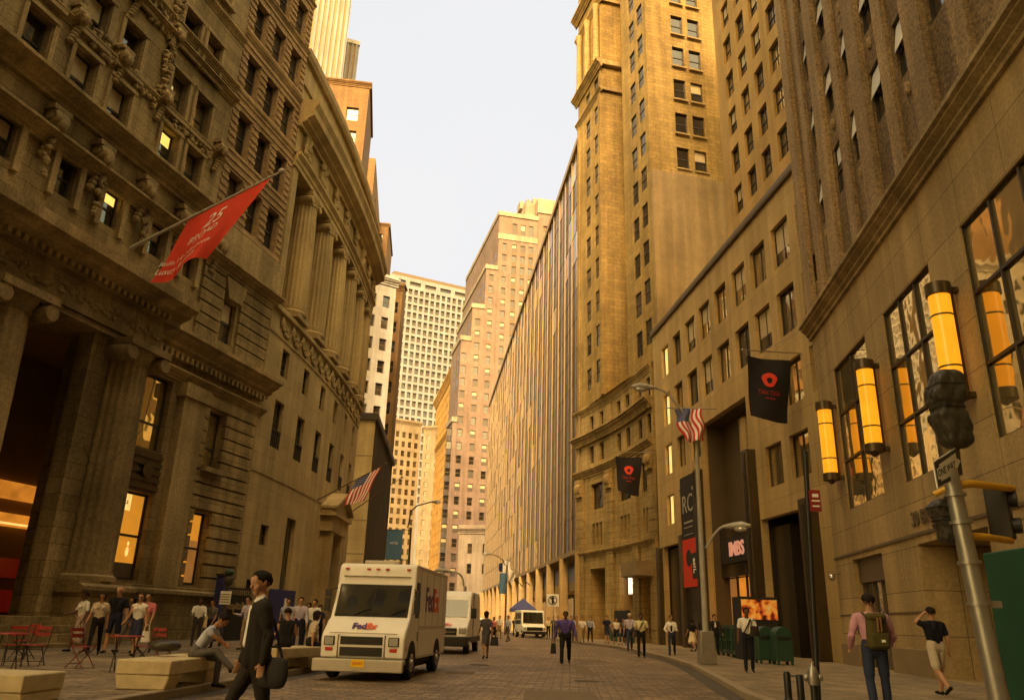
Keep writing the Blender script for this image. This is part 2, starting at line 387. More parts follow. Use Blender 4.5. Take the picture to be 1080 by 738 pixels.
def pick(opts):
    t = rng.random()*sum(o[1] for o in opts)
    for o in opts:
        t -= o[1]
        if t <= 0: return o
    return opts[-1]
def windows(parent, holes, y, fmat, opts, fw=.07, nv=0, rails=(.5,), sub=True, place=None, cap=100, sill=None, names=('window', 'pane')):
    """opts: list of (glass, weight[, blind, frac])"""
    rest = {}
    for i, (a, b, c, d) in enumerate(holes):
        if a > b: a, b = b, a
        w, h = b-a, d-c; xc = (a+b)/2
        loc, rz = ((xc, y, c), 0) if place is None else place(xc, y, c)
        op = pick(opts); bl = op[2] if len(op) > 2 else None; fr = op[3] if len(op) > 3 else .5
        if i < cap:
            if sub:
                o = link_mesh(names[0], frame_mesh(w, h, fw, nv, rails, fmat), parent, loc, rz)
                link_mesh(names[1], pane_mesh(w, h, op[0], bl, fr), o)
                if sill: link_mesh('sill', sill_mesh(w, sill), o)
            else: link_mesh(names[0], far_mesh(w, h, fmat, op[0], bl, fr, fw), parent, loc, rz)
        else:
            k = (op[0].name, bl.name if bl else '')
            if k not in rest: rest[k] = (MB(), op[0], bl)
            q = far_mb(w, h, bl is not None, fr, fw).xf(T(*loc) @ RZ(rz)); rest[k][0].add(q.v, q.f); rest[k][0].m[-len(q.f):] = q.m
    if rest:
        mb = MB(); ms = [fmat]
        for q, g, bl in rest.values():
            gi = len(ms); ms += [g, bl or g]
            mb.add(q.v, q.f); mb.m[-len(q.f):] = [0 if z == 0 else gi+z-1 for z in q.m]
        tag(mb.build(names[0], ms, parent), kind='stuff')
def sill_mesh(w, mat):
    k = ('s', round(w, 2), mat.name)
    if k not in _WC: _WC[k] = MB().box(-w/2-.12, w/2+.12, -.05, .42, -.16, 0).mesh('sill', mat)
    return _WC[k]
def body(mb, x0, x1, dep, z0, z1, o=0., m=0, mtop=None, left=True, right=True):
    """back, sides and top behind a facade whose face lies at y=o"""
    if x0 > x1: x0, x1 = x1, x0
    y1 = o; y0 = o-dep; q = mb.quad
    q((x0, y0, z0), (x0, y0, z1), (x1, y0, z1), (x1, y0, z0), m)
    if left: q((x0, y1, z0), (x0, y1, z1), (x0, y0, z1), (x0, y0, z0), m)
    if right: q((x1, y0, z0), (x1, y0, z1), (x1, y1, z1), (x1, y1, z0), m)
    q((x0, y0, z1), (x0, y1, z1), (x1, y1, z1), (x1, y0, z1), m if mtop is None else mtop)
    return mb
def backing(x0, x1, z0, z1, y, m=0, mb=None):
    mb = mb or MB(); return mb.quad((x1, y, z0), (x0, y, z0), (x0, y, z1), (x1, y, z1), m)
CORN = [(0, 0), (.25, 0), (.25, .18), (.45, .30), (.45, .42), (.8, .62), (.8, .72), (1, .8), (1, 1), (0, 1)]
def cornice(mb, x0, x1, z0, h, o0, p, m=0, seg=1):
    """stepped moulding: from face o0 projecting p, height h"""
    mb.nxt(); return mb.prof(x0, x1, [(o0+a*p, z0+b*h) for a, b in CORN], m, seg)
def dentils(mb, x0, x1, z0, h, o0, p, step, m=0):
    n = int(abs(x1-x0)/step)
    for i in range(n):
        x = min(x0, x1)+(i+.25)*step; mb.box(x, x+step*.5, o0-.02, o0+p, z0, z0+h, m)
def wall_frame(vp, P):
    a = azim(vp); return np.array(P[:2], float), np.array([math.sin(a), math.cos(a)])
def meet(fr, px):
    P, d = fr; a = azim(px); r = np.array([math.sin(a), math.cos(a)])
    A = np.array([[d[0], -r[0]], [d[1], -r[1]]]); k = np.linalg.solve(A, -P); return P+k[0]*d
F_R1 = (np.array([13.3, 26.9]), wall_frame(642, (0, 0))[1])
F_R2 = wall_frame(436, meet(F_R1, 880)); F_R3 = wall_frame(300, meet(F_R2, 690)); F_R4 = wall_frame(440, meet(F_R3, 611))
F_L1 = wall_frame(762, gnd(180, 674, .15))
def W(fr, s, o, z, left=False):     # wall coordinates to world
    P, d = fr; n = np.array([d[1], -d[0]]) if left else np.array([-d[1], d[0]])
    q = P+s*d+o*n; return (q[0], q[1], z)
G3 = lambda fr: (fr[0][0], fr[0][1], 0)

# ================================================================ RIGHT SIDE
# ---- tan limestone building with the amber lamps (nearest on the right)
def build_r1():
    rz = frame(*F_R1, False)
    R = thing('office_building', 'tan limestone block with tall bronze windows, brown brick upper floors and three amber wall lamps', 'building', G3(F_R1), rz)
    bays = [(.9, 5.3, 6.1, 12.1), (-5.4, -1.15, 6.1, 12.1), (-12.4, -7.7, 6.1, 12.1), (-19.5, -14.6, 6.1, 12.1)]
    door = (2.0, 5.6, .15, 4.15); ent = (-6.4, -1.5, .15, 4.1)
    w = MB(); w.facade(-40, 8.1, .0, 14.5, bays, 0, .16) if False else w.facade(-40, 8.1, .0, 4.6, [door, ent], 0, .45); w.facade(-40, 8.1, 4.6, 14.5, bays, 0, .16)
    body(w, -40, 8.1, 26, 0, 14.5, 0); 
    # entrance alcove
    a, b = ent[0], ent[1]
    w.quad((b, -.45, .15), (a, -.45, .15), (a, -.45, .16), (b, -.45, .16))
    w.quad((a, -3.4, .15), (a, -3.4, 4.1), (a, -.45, 4.1), (a, -.45, .15)); w.quad((b, -.45, .15), (b, -.45, 4.1), (b, -3.4, 4.1), (b, -3.4, .15))
    w.quad((b, -3.4, .15), (a, -3.4, .15), (a, -3.4, 4.1), (b, -3.4, 4.1)); w.quad((a, -3.4, 4.1), (b, -3.4, 4.1), (b, -.45, 4.1), (a, -.45, 4.1))
    w.quad((a, -.45, .155), (b, -.45, .155), (b, -3.4, .155), (a, -3.4, .155))
    backing(2.0, 5.6, .15, 4.15, -.5, 0, w)
    w.build('wall', M['r1'], R)
    c = MB(); cornice(c, -40, 8.25, 14.5, .75, -.02, .55); c.box(-40, 8.2, -.3, .28, 15.25, 15.5); c.build('string_course', M['lime_smooth'], R)
    l = MB(); l.box(-40, 8.12, -.02, .06, 4.32, 4.46); l.box(-40, 1.99, -.02, .035, 2.05, 2.1); l.box(5.61, 8.12, -.02, .035, 2.05, 2.1)
    for x in (ent,): pass
    l2 = MB(); l2.box(-40, 8.12, -.02, .05, 4.34, 4.44)
    l2.box(-40, -6.41, -.02, .03, 2.03, 2.09); l2.box(-1.49, 1.99, -.02, .03, 2.03, 2.09); l2.box(5.61, 8.12, -.02, .03, 2.03, 2.09); l2.build('joint_band', M['wframe2'], R)
    p = MB()
    for x0, x1 in ((-40, -6.45), (-1.45, 1.95), (5.65, 8.15)): p.box(x0, x1, -.1, .09, 0, .95)
    p.build('plinth', M['taupe'], R, bevel=.02)
    # tall bronze windows
    for bi, (x0, x1, z0, z1) in enumerate(bays):
        n = 2 if bi == 0 else 3
        f = MB(); h = z1-z0; wd = x1-x0
        for i in range(n+1):
            x = x0+wd*i/n; f.box(x-.04, x+.04, -.25, -.06, z0, z1)
        for j in range(4):
            z = z0+h*j/3
            for i in range(n): f.box(x0+wd*i/n+.041, x0+wd*(i+1)/n-.041, -.25, -.06, max(z0, z-.045), min(z1, z+.045))
        fo = f.build('window', M['wframe'], R)
        for i in range(n):
            for j in range(3):
                g = MB(); a_, b_ = x0+wd*i/n+.04, x0+wd*(i+1)/n-.04; c_, d_ = z0+h*j/3+.05, z0+h*(j+1)/3-.05
                tl = (rng.random()-.5)*.03
                g.hexa([(a_, -.16, c_), (b_, -.16-tl, c_), (b_, -.14-tl, c_), (a_, -.14, c_)], [(a_, -.16, d_), (b_, -.16-tl, d_), (b_, -.14-tl, d_), (a_, -.14, d_)])
                o = g.build('pane', M['g_refl'], fo)
    # street door
    f = MB(); x0, x1 = 2.0, 5.6
    f.box(x0, x1, -.44, -.2, 3.25, 4.15); f.box(x0, x0+.12, -.45, -.3, .15, 3.25); f.box(x1-.12, x1, -.45, -.3, .15, 3.25); f.box(3.3, 3.42, -.45, -.3, .15, 3.25); f.box(4.35, 4.45, -.45, -.3, .15, 3.25)
    fo = f.build('door', M['wframe2'], R); MB().box(x0+.12, x1-.12, -.42, -.39, .15, 3.25).build('pane', M['g_mid'], fo)
    # entrance inner doors
    f = MB(); a, b = ent[0], ent[1]
    for x in (a+.3, (a+b)/2, b-.3): f.box(x-.07, x+.07, -3.38, -3.25, .16, 3.2)
    f.box(a+.3, b-.3, -3.38, -3.24, 3.2, 3.4)
    fo = f.build('door', M['bronze'], R); MB().box(a+.4, b-.4, -3.36, -3.33, .16, 3.2).build('pane', M['g_dark'], fo)
    # upper brick floors
    cs = [4.3, 1.72, -.78, -3.27, -5.8, -8.4, -10.95, -13.5, -16.0]; H = []
    for c in cs:
        for k in range(-1, 9):
            z = 17.2+3.95*k
            if z-2.3 < 15.5: continue
            H.append((c-.55, c+.55, z-2.3, z))
    H.append((6.6, 7.2, 17, 18.4))
    w = MB(); w.facade(-20, 8.1, 15.4, 50, H, -.14, .2); body(w, -40, 8.1, 24, 15.4, 50, -.14, left=False)
    w.quad((-40, -24.14, 15.4), (-40, -.14, 15.4), (-40, -.14, 50), (-40, -24.14, 50)); w.quad((-20, -.14, 15.4), (-40, -.14, 15.4), (-40, -.14, 50), (-20, -.14, 50))
    w.build('brick_wall', M['r1b'], R)
    edges = [7.6, 5.55]+[(cs[i]+cs[i+1])/2 for i in range(len(cs)-1)]+[-17.3]
    for i, e in enumerate(edges):
        wd = .42 if i % 2 else .62
        MB().box(e-wd, e+wd, -.13, .02 if i % 2 else .10, 15.4, 50).build('pilaster', M['r1c'], R)
    st = MB()
    for c in cs:
        for k in range(0, 9):
            z = 17.2+3.95*k+.55
            if (k+cs.index(c)) % 2 == 0: st.nxt().ell((c, -.12, z+.45), (.16, .12, .28), 8, 6)
    st.build('spandrel_boss', M['r1c'], R, smooth=True)
    H = sorted(H[:-1], key=lambda h: abs(h[0]+4)+abs(h[2]-20)*.6)
    windows(R, H, -.22, M['wframe'], [(M['g_dark'], 5, M['sky_sash'], .5), (M['g_dark'], 1), (M['g_dark'], 1, M['blind'], .35)], .07, 0, (.5,))
    for i, (a, b, z0, z1) in enumerate([(-.42, .42, 12.8, 12.8)][:0]): pass
    # address
    t = text_mb('30 BR', .62, .012, .03); t.xf(T(-2.15, .04, 4.86) @ TXT); t.build('address_letter', M['wframe2'], R)
    # lamps belong to the wall
    for s in (5.5, -.15, -6.95):
        lm = MB(); z0, z1 = 7.35, 10.65
        lm.lathe([(.30, z0-.02), (.33, z0), (.33, z0+.28), (.30, z0+.30)], (s, .5, 0), 20); lm.lathe([(.30, z1-.3), (.34, z1-.28), (.34, z1+.05), (.25, z1+.1)], (s, .5, 0), 20)
        lm.lathe([(.293, z0+.88), (.293, z0+.93)], (s, .5, 0), 20); lm.lathe([(.293, z1-.93), (.293, z1-.88)], (s, .5, 0), 20)
        lm.box(s-.06, s+.06, .14, .24, z0+.1, z1-.1); lm.box(s-.1, s+.1, -.01, .35, z0+.05, z0+.2); lm.box(s-.1, s+.1, -.01, .35, z1-.2, z1-.05); lm.lathe([(.03, z0-.16), (.12, z0-.1), (.16, z0-.02)], (s, .5, 0), 12)
        o = lm.build('wall_lamp', M['bronze'], R, smooth=True)
        MB().lathe([(.283, z0+.28), (.283, z1-.28)], (s, .5, 0), 24).build('lamp_shade', M['lamp'], o, smooth=True)
    q = MB(); q.box(-5.5, -5.2, -3.38, -3.2, 2.35, 2.45); q.box(-5.5, -5.2, -3.38, -3.2, 3.1, 3.18); o = q.build('sconce', M['bronze'], R)
    MB().box(-5.48, -5.22, -3.36, -3.15, 2.45, 3.1).build('lamp_shade', M['lamp'], o)
    cam = MB(); cam.tube([(7.5, 0, 3.75), (7.5, .3, 3.7)], .035); cam.ell((7.5, .36, 3.58), (.15, .15, .15), 14, 8); cam.build('security_camera', M['chrome'], R, smooth=True)
    return R
build_r1()

# ---- low building with the square windows and the great portal, its tower set back above
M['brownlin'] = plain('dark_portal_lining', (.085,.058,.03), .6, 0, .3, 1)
def build_r2():
    R = thing('office_building', 'smooth tan panelled block with square punched windows above a tall dark portal', 'building', G3(F_R2), frame(*F_R2, False))
    L = [22.95, 20.1, 17.2, 14.3, 11.35, 8.35, 5.5, 2.6, -.3]
    rows = [(19.9, 22.35), (15.95, 18.45), (12.2, 14.5), (8.5, 10.7)]
    H = []
    for r, (z0, z1) in enumerate(rows):
        for i, s in enumerate(L):
            w = 2.0 if i else 2.0
            if r >= 2 and 3 <= i <= 5: continue
            if r == 3 and i == 8: continue
            H.append((s-(2.0 if i > 1 else 1.75), s, z0, z1))
    portal = (7.55, 15.1, .15, 14.2); low = (1.3, 6.7, .15, 7.0); left = (19.3, 24.4, .15, 7.05)
    w = MB(); w.facade(-2.2, 25.2, 0, 24.2, H+[portal, low, left], 0, .42)
    body(w, -2.2, 25.2, 22, 0, 24.2); D = 1.5; jw = MB()
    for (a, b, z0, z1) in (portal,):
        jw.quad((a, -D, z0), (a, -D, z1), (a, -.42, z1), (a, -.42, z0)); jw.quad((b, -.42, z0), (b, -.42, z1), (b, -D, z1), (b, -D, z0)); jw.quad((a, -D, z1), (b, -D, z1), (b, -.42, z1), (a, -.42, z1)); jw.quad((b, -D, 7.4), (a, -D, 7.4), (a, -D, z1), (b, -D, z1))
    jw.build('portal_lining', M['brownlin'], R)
    w.build('wall', M['r2'], R)
    MB().prof(-2.2, 25.3, [(-.5, 24.2), (.16, 24.2), (.2, 24.35), (.2, 24.6), (-.5, 24.6)]).build('parapet', M['wframe2'], R)
    HL = [h for h in H if h[1] > 22.9]; H = [h for h in H if h[1] <= 22.9]; windows(R, HL, -.22, M['wframe'], [(M['lit_hot'], 1)], .08, 1, ())
    windows(R, H, -.22, M['wframe'], [(M['g_refl'], 4), (M['g_mid'], 3), (M['g_mid'], 2, M['curtain'], .6), (M['g_refl'], 1, M['curtain'], .5)], .08, 1, ())
    # warm lit panes on the windows next to the neighbour
    # dark lower storey
    g = MB()
    g.box(6.75, 7.5, -.6, .55, .15, 10.9); g.nxt().box(15.15, 15.75, -.6, .5, .15, 11.3); g.nxt().box(18.6, 19.25, -.6, .5, .15, 7.4); g.nxt().box(24.45, 25.1, -.4, .35, .15, 7.0); g.nxt().box(.35, 1.25, -.6, .55, .15, 7.3)
    g.build('granite_pylon', M['bronze'], R, bevel=.03)
    g = MB(); g.box(6.98, 7.27, .551, .58, .3, 10.7); g.nxt().box(.62, .98, .551, .58, .3, 7.0); g.nxt().box(15.3, 15.6, .501, .53, .3, 11.1); g.build('pylon_inlay', M['gran'], R)
    g = MB(); g.box(15.78, 18.58, -.5, .3, .15, 4.0); g.build('granite_wall', M['gran'], R)
    sg = MB(); sg.box(15.75, 18.6, -.3, .42, 7.0, 11.2); so = sg.build('sign_board', M['blackm'], R)
    t = text_mb('RC', 1.7, .0, .01); t.xf(T(17.2, .432, 9.25) @ TXT); t.build('lettering', M['grey'], so)
    t = MB(); t.lathe([(.13, 0), (.13, .012)], (16.1, .422, 10.2), 12, ax='y'); t.box(16.3, 18.0, .421, .432, 8.02, 8.14); t.box(16.3, 18.1, .421, .432, 7.72, 7.78); t.box(16.3, 18.1, .421, .432, 7.25, 7.29); t.build('lettering', M['grey'], so)
    sr = MB(); sr.box(15.8, 18.55, -.3, .44, 3.9, 6.97); sro = sr.build('red_banner', M['redcloth'], R)
    t = MB(); t.lathe([(.55, 0), (.55, .012)], (17.3, .442, 5.75), 20, ax='y'); t.box(15.82, 16.75, .442, .455, 4.4, 6.0); t.build('mark', M['blackm'], sro)
    t = text_mb('at!L', .62, .01, .01).xf(T(16.25, .465, 5.2) @ TXT @ RZ(-PI/2)); t.build('lettering', M['signw'], sro)
    # portal interior: store front
    f = MB(); f.quad((15.1, -1.45, .15), (7.55, -1.45, .15), (7.55, -1.45, 7.4), (15.1, -1.45, 7.4), 0); f.box(7.55, 15.1, -1.44, -.9, 4.4, 7.4, 0)
    f.build('store_front', M['gran'], R)
    for i in range(5):
        x = 7.9+i*1.45; o = MB().box(x, x+.09, -1.43, -1.3, .2, 4.4).build('window', M['wframe'], R); p = MB().box(x+.1, x+1.36, -1.41, -1.39, .8, 4.35); p.build('pane', M['lit_or' if i in (0, 2, 3) else 'lit_dim'], o)
    b = MB(); b.box(9.2, 9.95, -1.45, -.6, 7.6, 13.4); b.nxt().box(10.8, 11.6, -1.49, -1.2, 7.6, 13.9); b.build('stone_pier', M['r2'], R)
    sn = MB(); sn.box(8.3, 14.6, -.89, -.75, 5.2, 6.7); so = sn.build('store_sign', M['blackm'], R)
    t = text_mb('IMBS', 1.15, .03, .02).xf(T(12.1, -.73, 5.95) @ TXT); t.build('lettering', M['lit_sign'], so); MB().box(8.7, 9.9, -.74, -.71, 5.8, 6.2).build('mark', M['lit_dim'], so)
    # right low opening
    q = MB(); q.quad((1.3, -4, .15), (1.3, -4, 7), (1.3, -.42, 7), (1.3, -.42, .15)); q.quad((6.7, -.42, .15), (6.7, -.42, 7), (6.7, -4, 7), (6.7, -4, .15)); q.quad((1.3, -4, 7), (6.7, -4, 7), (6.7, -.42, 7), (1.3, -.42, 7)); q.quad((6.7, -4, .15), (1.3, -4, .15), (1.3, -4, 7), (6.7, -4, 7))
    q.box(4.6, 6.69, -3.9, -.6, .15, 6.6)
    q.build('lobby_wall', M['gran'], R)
    f = MB(); f.box(1.4, 4.5, -3.97, -3.93, .3, 5.2); f.build('lobby_glass', M['lit_dim'], R)
    for x in (2.1, 2.9): MB().ell((x, -3.6, 3.1), (.16, .16, .16), 10, 8).build('lamp_shade', M['lit_hot'], R, smooth=True)
    # left low opening
    q = MB(); q.quad((19.3, -3, .15), (19.3, -3, 7), (19.3, -.42, 7), (19.3, -.42, .15)); q.quad((24.4, -.42, .15), (24.4, -.42, 7), (24.4, -3, 7), (24.4, -3, .15)); q.quad((19.3, -3, 7), (24.4, -3, 7), (24.4, -.42, 7), (19.3, -.42, 7)); q.quad((24.4, -3, .15), (19.3, -3, .15), (19.3, -3, 7), (24.4, -3, 7))
    q.box(22.3, 24.39, -2.9, -.5, .15, 6.9); q.build('lobby_wall', M['gran'], R)
    f = MB(); f.box(19.5, 22.1, -2.96, -2.9, .3, 4.2); f.build('lobby_glass', M['lit_dim'], R); MB().box(19.4, 22.2, -2.95, -2.6, 4.4, 6.8).build('lobby_panel', M['redcloth'], R)
    # set-back tower
    H = []
    for i, s in enumerate([9.25, 7.05, 4.9, 2.72, .75, -1.4]):
        for k in range(12):
            z = 28.9+3.0*k; H.append((s-1.25, s, z-1.95, z))
    w = MB(); w.facade(-14, 10.7, 24.4, 66, H, -1., .3); body(w, -14, 10.7, 18, 24.4, 66, -1.); w.build('tower_wall', M['r2b'], R)
    l = MB(); 
    for x in (5.85-.3, 1.45-.02): pass
    for k in range(12): l.box(-1.6, -1.3-.9, -1.02, -.97, 26+3*k, 27+3*k)
    windows(R, H, -1.18, M['wframe'], [(M['g_mid'], 4), (M['g_refl'], 2), (M['g_dark'], 2, M['curtain'], .5)], .06, 1, (.5,))
    MB().box(-2.4, -2.05, -1.02, -.9, 24.4, 66).build('seam', M['wframe2'], R)
    return R
glow('lit_sign', (1., .42, .25), .16, .1); M['lit_sign'] = MATS['lit_sign']
build_r2()

# ---- golden brick tower over a curved ornate podium
def build_r3():
    R = thing('office_tower', 'golden brick tower with corniced left bay above a curved ornate stone podium', 'building', G3(F_R3), frame(*F_R3, False))
    S0, S1 = -.9, 17.6
    sag = lambda x, y, z: (x, y-.6*math.sin(PI*max(0, min(1, (x-S0)/(S1-S0)))), z)
    bay = [12.85, 6.45, 1.1]
    H = []; gl = []
    for c, hw in zip(bay, (1.35, 1.35, 1.15)):
        for a in (-1.15, 1.15): 
            H.append((c+a-.45, c+a+.45, 19.6, 21.3)); H.append((c+a-.45, c+a+.45, 16.5, 18.2))
        H.append((c-hw, c+hw, 11.9, 14.4))
        for a in (-.8, 0, .8): H.append((c+a-.28, c+a+.28, 8.5, 10.6))
    openings = [(c-1.6, c+1.6, .15, 6.4) for c in bay]
    w = MB(); w.facade(S0, S1, 0, 22.4, H+openings, 0, .4, maxw=1.2); w.warp(sag); body(w, S0, S1, 20, 0, 22.4, 0.)
    w.build('podium_wall', M['r3s'], R)
    def place(x, y, z): q = sag(x, y, z); return q, 0
    windows(R, H, -.25, M['wframe'], [(M['g_dark'], 3), (M['g_mid'], 3)], .06, 1, (.5,), place=place)
    c = MB(); cornice(c, S0, S1, 21.7, .7, -.02, .35, seg=14); c.warp(sag).build('cornice', M['r3s'], R)
    c = MB(); cornice(c, S0, S1, 18.55, .95, -.02, .8, seg=14); dentils(c, S0, S1, 18.5, .3, 0, .35, .5); c.warp(sag).build('cornice', M['r3s'], R)
    c = MB(); cornice(c, S0, S1, 15.2, .75, -.02, .55, seg=14); c.warp(sag).build('string_course', M['r3s'], R)
    c = MB(); cornice(c, S0, S1, 7.5, .5, -.02, .4, seg=14); c.warp(sag).build('string_course', M['r3s'], R)
    for x in (16.3, 9.65, 3.75, -.4):      # rusticated piers
        b = MB(); 
        for k in range(16): b.box(x-.75, x+.75, -.02, .22, .15+k*.92+.04, .15+(k+1)*.92-.02)
        b.box(x-.72, x+.72, -.02, .16, .15, 15.2); b.warp(sag).build('pier', M['r3s'], R)
        q = MB(); q.box(x-.6, x+.6, 0, .45, 13.4, 15.1); 
        for i in range(3): q.ell((x+(-.35+.35*i), .45, 14.2), (.22, .2, .5), 8, 6)
        q.warp(sag).build('cartouche', M['r3s'], R)
    for x in (9.65, 3.75): 
        q = MB(); q.box(x-.5, x+.5, -.02, .2, 19.6, 21.5)
        q.warp(sag).build('panel', M['r3s'], R)
    # ground openings: gate, shop and awning
    for i, c in enumerate(bay):
        b = MB(); backing(c-1.6, c+1.6, .15, 6.4, -1.6, 0, b); b.quad((c-1.6, -1.6, .15), (c-1.6, -1.6, 6.4), (c-1.6, -.4, 6.4), (c-1.6, -.4, .15)); b.quad((c+1.6, -.4, .15), (c+1.6, -.4, 6.4), (c+1.6, -1.6, 6.4), (c+1.6, -1.6, .15)); b.quad((c-1.6, -1.6, 6.4), (c+1.6, -1.6, 6.4), (c+1.6, -.4, 6.4), (c-1.6, -.4, 6.4))
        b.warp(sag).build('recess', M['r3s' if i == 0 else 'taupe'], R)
        if i == 1:
            s_ = MB(); s_.box(c-1.3, c+1.3, -1.55, -.7, 3.9, 6.2); s_.warp(sag).build('shop_panel', M['curtain'], R); MB().box(c-1.2, c+1.2, -.69, -.66, 4.0, 6.1).warp(sag).build('lit_panel', M['lit_pale'], R); MB().box(c-1.2, c+1.2, -1.5, -1.4, 2.1, 3.7).warp(sag).build('pane', M['lit'], R)
            MB().box(c-1.5, c+1.7, .3, .5, .3, 2.6).warp(sag).build('poster_board', M['blackm'], R)
        if i == 2:
            a = MB(); a.box(c-1.5, c+2.4, .0, 1.6, 5.1, 6.2); a.warp(sag).build('awning', M['taupe'], R, bevel=.03); MB().box(c-1.2, c-.1, -1.5, -1.4, .6, 5).warp(sag).build('pane', M['lit'], R)
    # right shaft
    H = []
    for k in range(13):
        for s, dz in ((1.85, -.5), (-.05, 0)): z = 26.35+3.75*k+dz; H.append((s-1.25, s, z-2.3, z))
    w = MB(); w.facade(-2.1, 3.8, 22.4, 78, H, .0, .14)
    w.quad((3.8, -14, 22.4), (3.8, -14, 78), (3.8, 0, 78), (3.8, 0, 22.4)); w.quad((-2.1, -14, 78), (-2.1, 0, 78), (3.8, 0, 78), (3.8, -14, 78))
    # side wall with paired windows, facing up the street
    Hs = []
    for k in range(8):
        z = 43.35+3.8*k
        for q in (3.35, 5.15): Hs.append((q-.62, q+.62, z-2.3, z))
    s = MB(); s.facade(0, 14, 22.4, 78, Hs, 0, .3)
    Ms = T(-2.1, 0, 0) @ RZ(PI/2) ; s.xf(Matrix(((0, -1, 0, -2.1), (-1, 0, 0, 0), (0, 0, 1, 0), (0, 0, 0, 1))))
    s.f = [tuple(reversed(f)) for f in s.f]
    w.add(s.v, s.f); w.build('shaft_wall', M['r3'], R)
    windows(R, H, -.07, M['wframe'], [(M['g_dark'], 4), (M['g_mid'], 2)], .07, 0, (.5,))
    windows(R, Hs, 0, M['wframe'], [(M['g_dark'], 3), (M['g_dark'], 2, M['curtain'], .45)], .07, 0, (.5,), sill=M['r3s'], place=lambda x, y, z: ((-2.1+.18, -x, z), PI/2))
    b = MB(); b.box(-2.5, -2.09, -13, .02, 22.4, 40.2); b.build('party_wall', M['render'], R)
    b = MB(); b.box(-2.2, -2.12, -6.4, -2.1, 40.25, 40.9); b.build('balustrade', M['r3s'], R)
    # recess between the shafts
    H = [(s-1., s, 26.0+3.75*k-2.1, 26.0+3.75*k) for k in range(13) for s in (5.9, 8.2)]
    w = MB(); w.facade(3.8, 9.7, 22.4, 78, H, -3.2, .3); w.quad((3.8, -14, 78), (3.8, -3.2, 78), (9.7, -3.2, 78), (9.7, -14, 78)); w.build('recess_wall', M['r3'], R)
    windows(R, H, -3.35, M['wframe'], [(M['g_dark'], 3)], .06, 0, (.5,))
    # left shaft with cornices
    H = []
    for k in range(15):
        for s, dz in ((14.3, 0), (11.7, .2)): z = 26.2+3.75*k+dz; H.append((s-1.3, s, z-2.3, z))
    w = MB(); w.facade(9.7, 16.9, 22.4, 84, H, 0, .14); body(w, 9.7, 16.9, 14, 22.4, 84, 0); w.build('shaft_wall', M['r3'], R)
    windows(R, H, -.07, M['wframe'], [(M['g_dark'], 4), (M['g_mid'], 2)], .07, 0, (.5,))
    for z, p, h in ((57.4, .35, .6), (60.6, .8, 1.0), (69.8, .4, .7), (72.6, .85, 1.1)):
        c = MB(); cornice(c, 9.4-p*.3, 17.2+p*.4, z, h, -.02, p); c.box(9.5-p*.3, 9.69, -6, -.021, z+h*.4, z+h); c.build('cornice', M['r3s'], R)
    for s in (10.1, 12.9, 15.6): MB().lathe([(.42, 61.8), (.36, 62.4), (.32, 68.8), (.45, 69.7)], (s, .35, 0), 12).build('column', M['r3s'], R, smooth=True)
    for s in (10, 16.6): MB().box(s-.28, s+.28, 0, .14, 22.5, 57.3).build('pilaster', M['r3'], R)
glow('lit_pale', (1., .75, .5), .7, .7, 1.2); M['lit_pale'] = MATS['lit_pale']
build_r3()

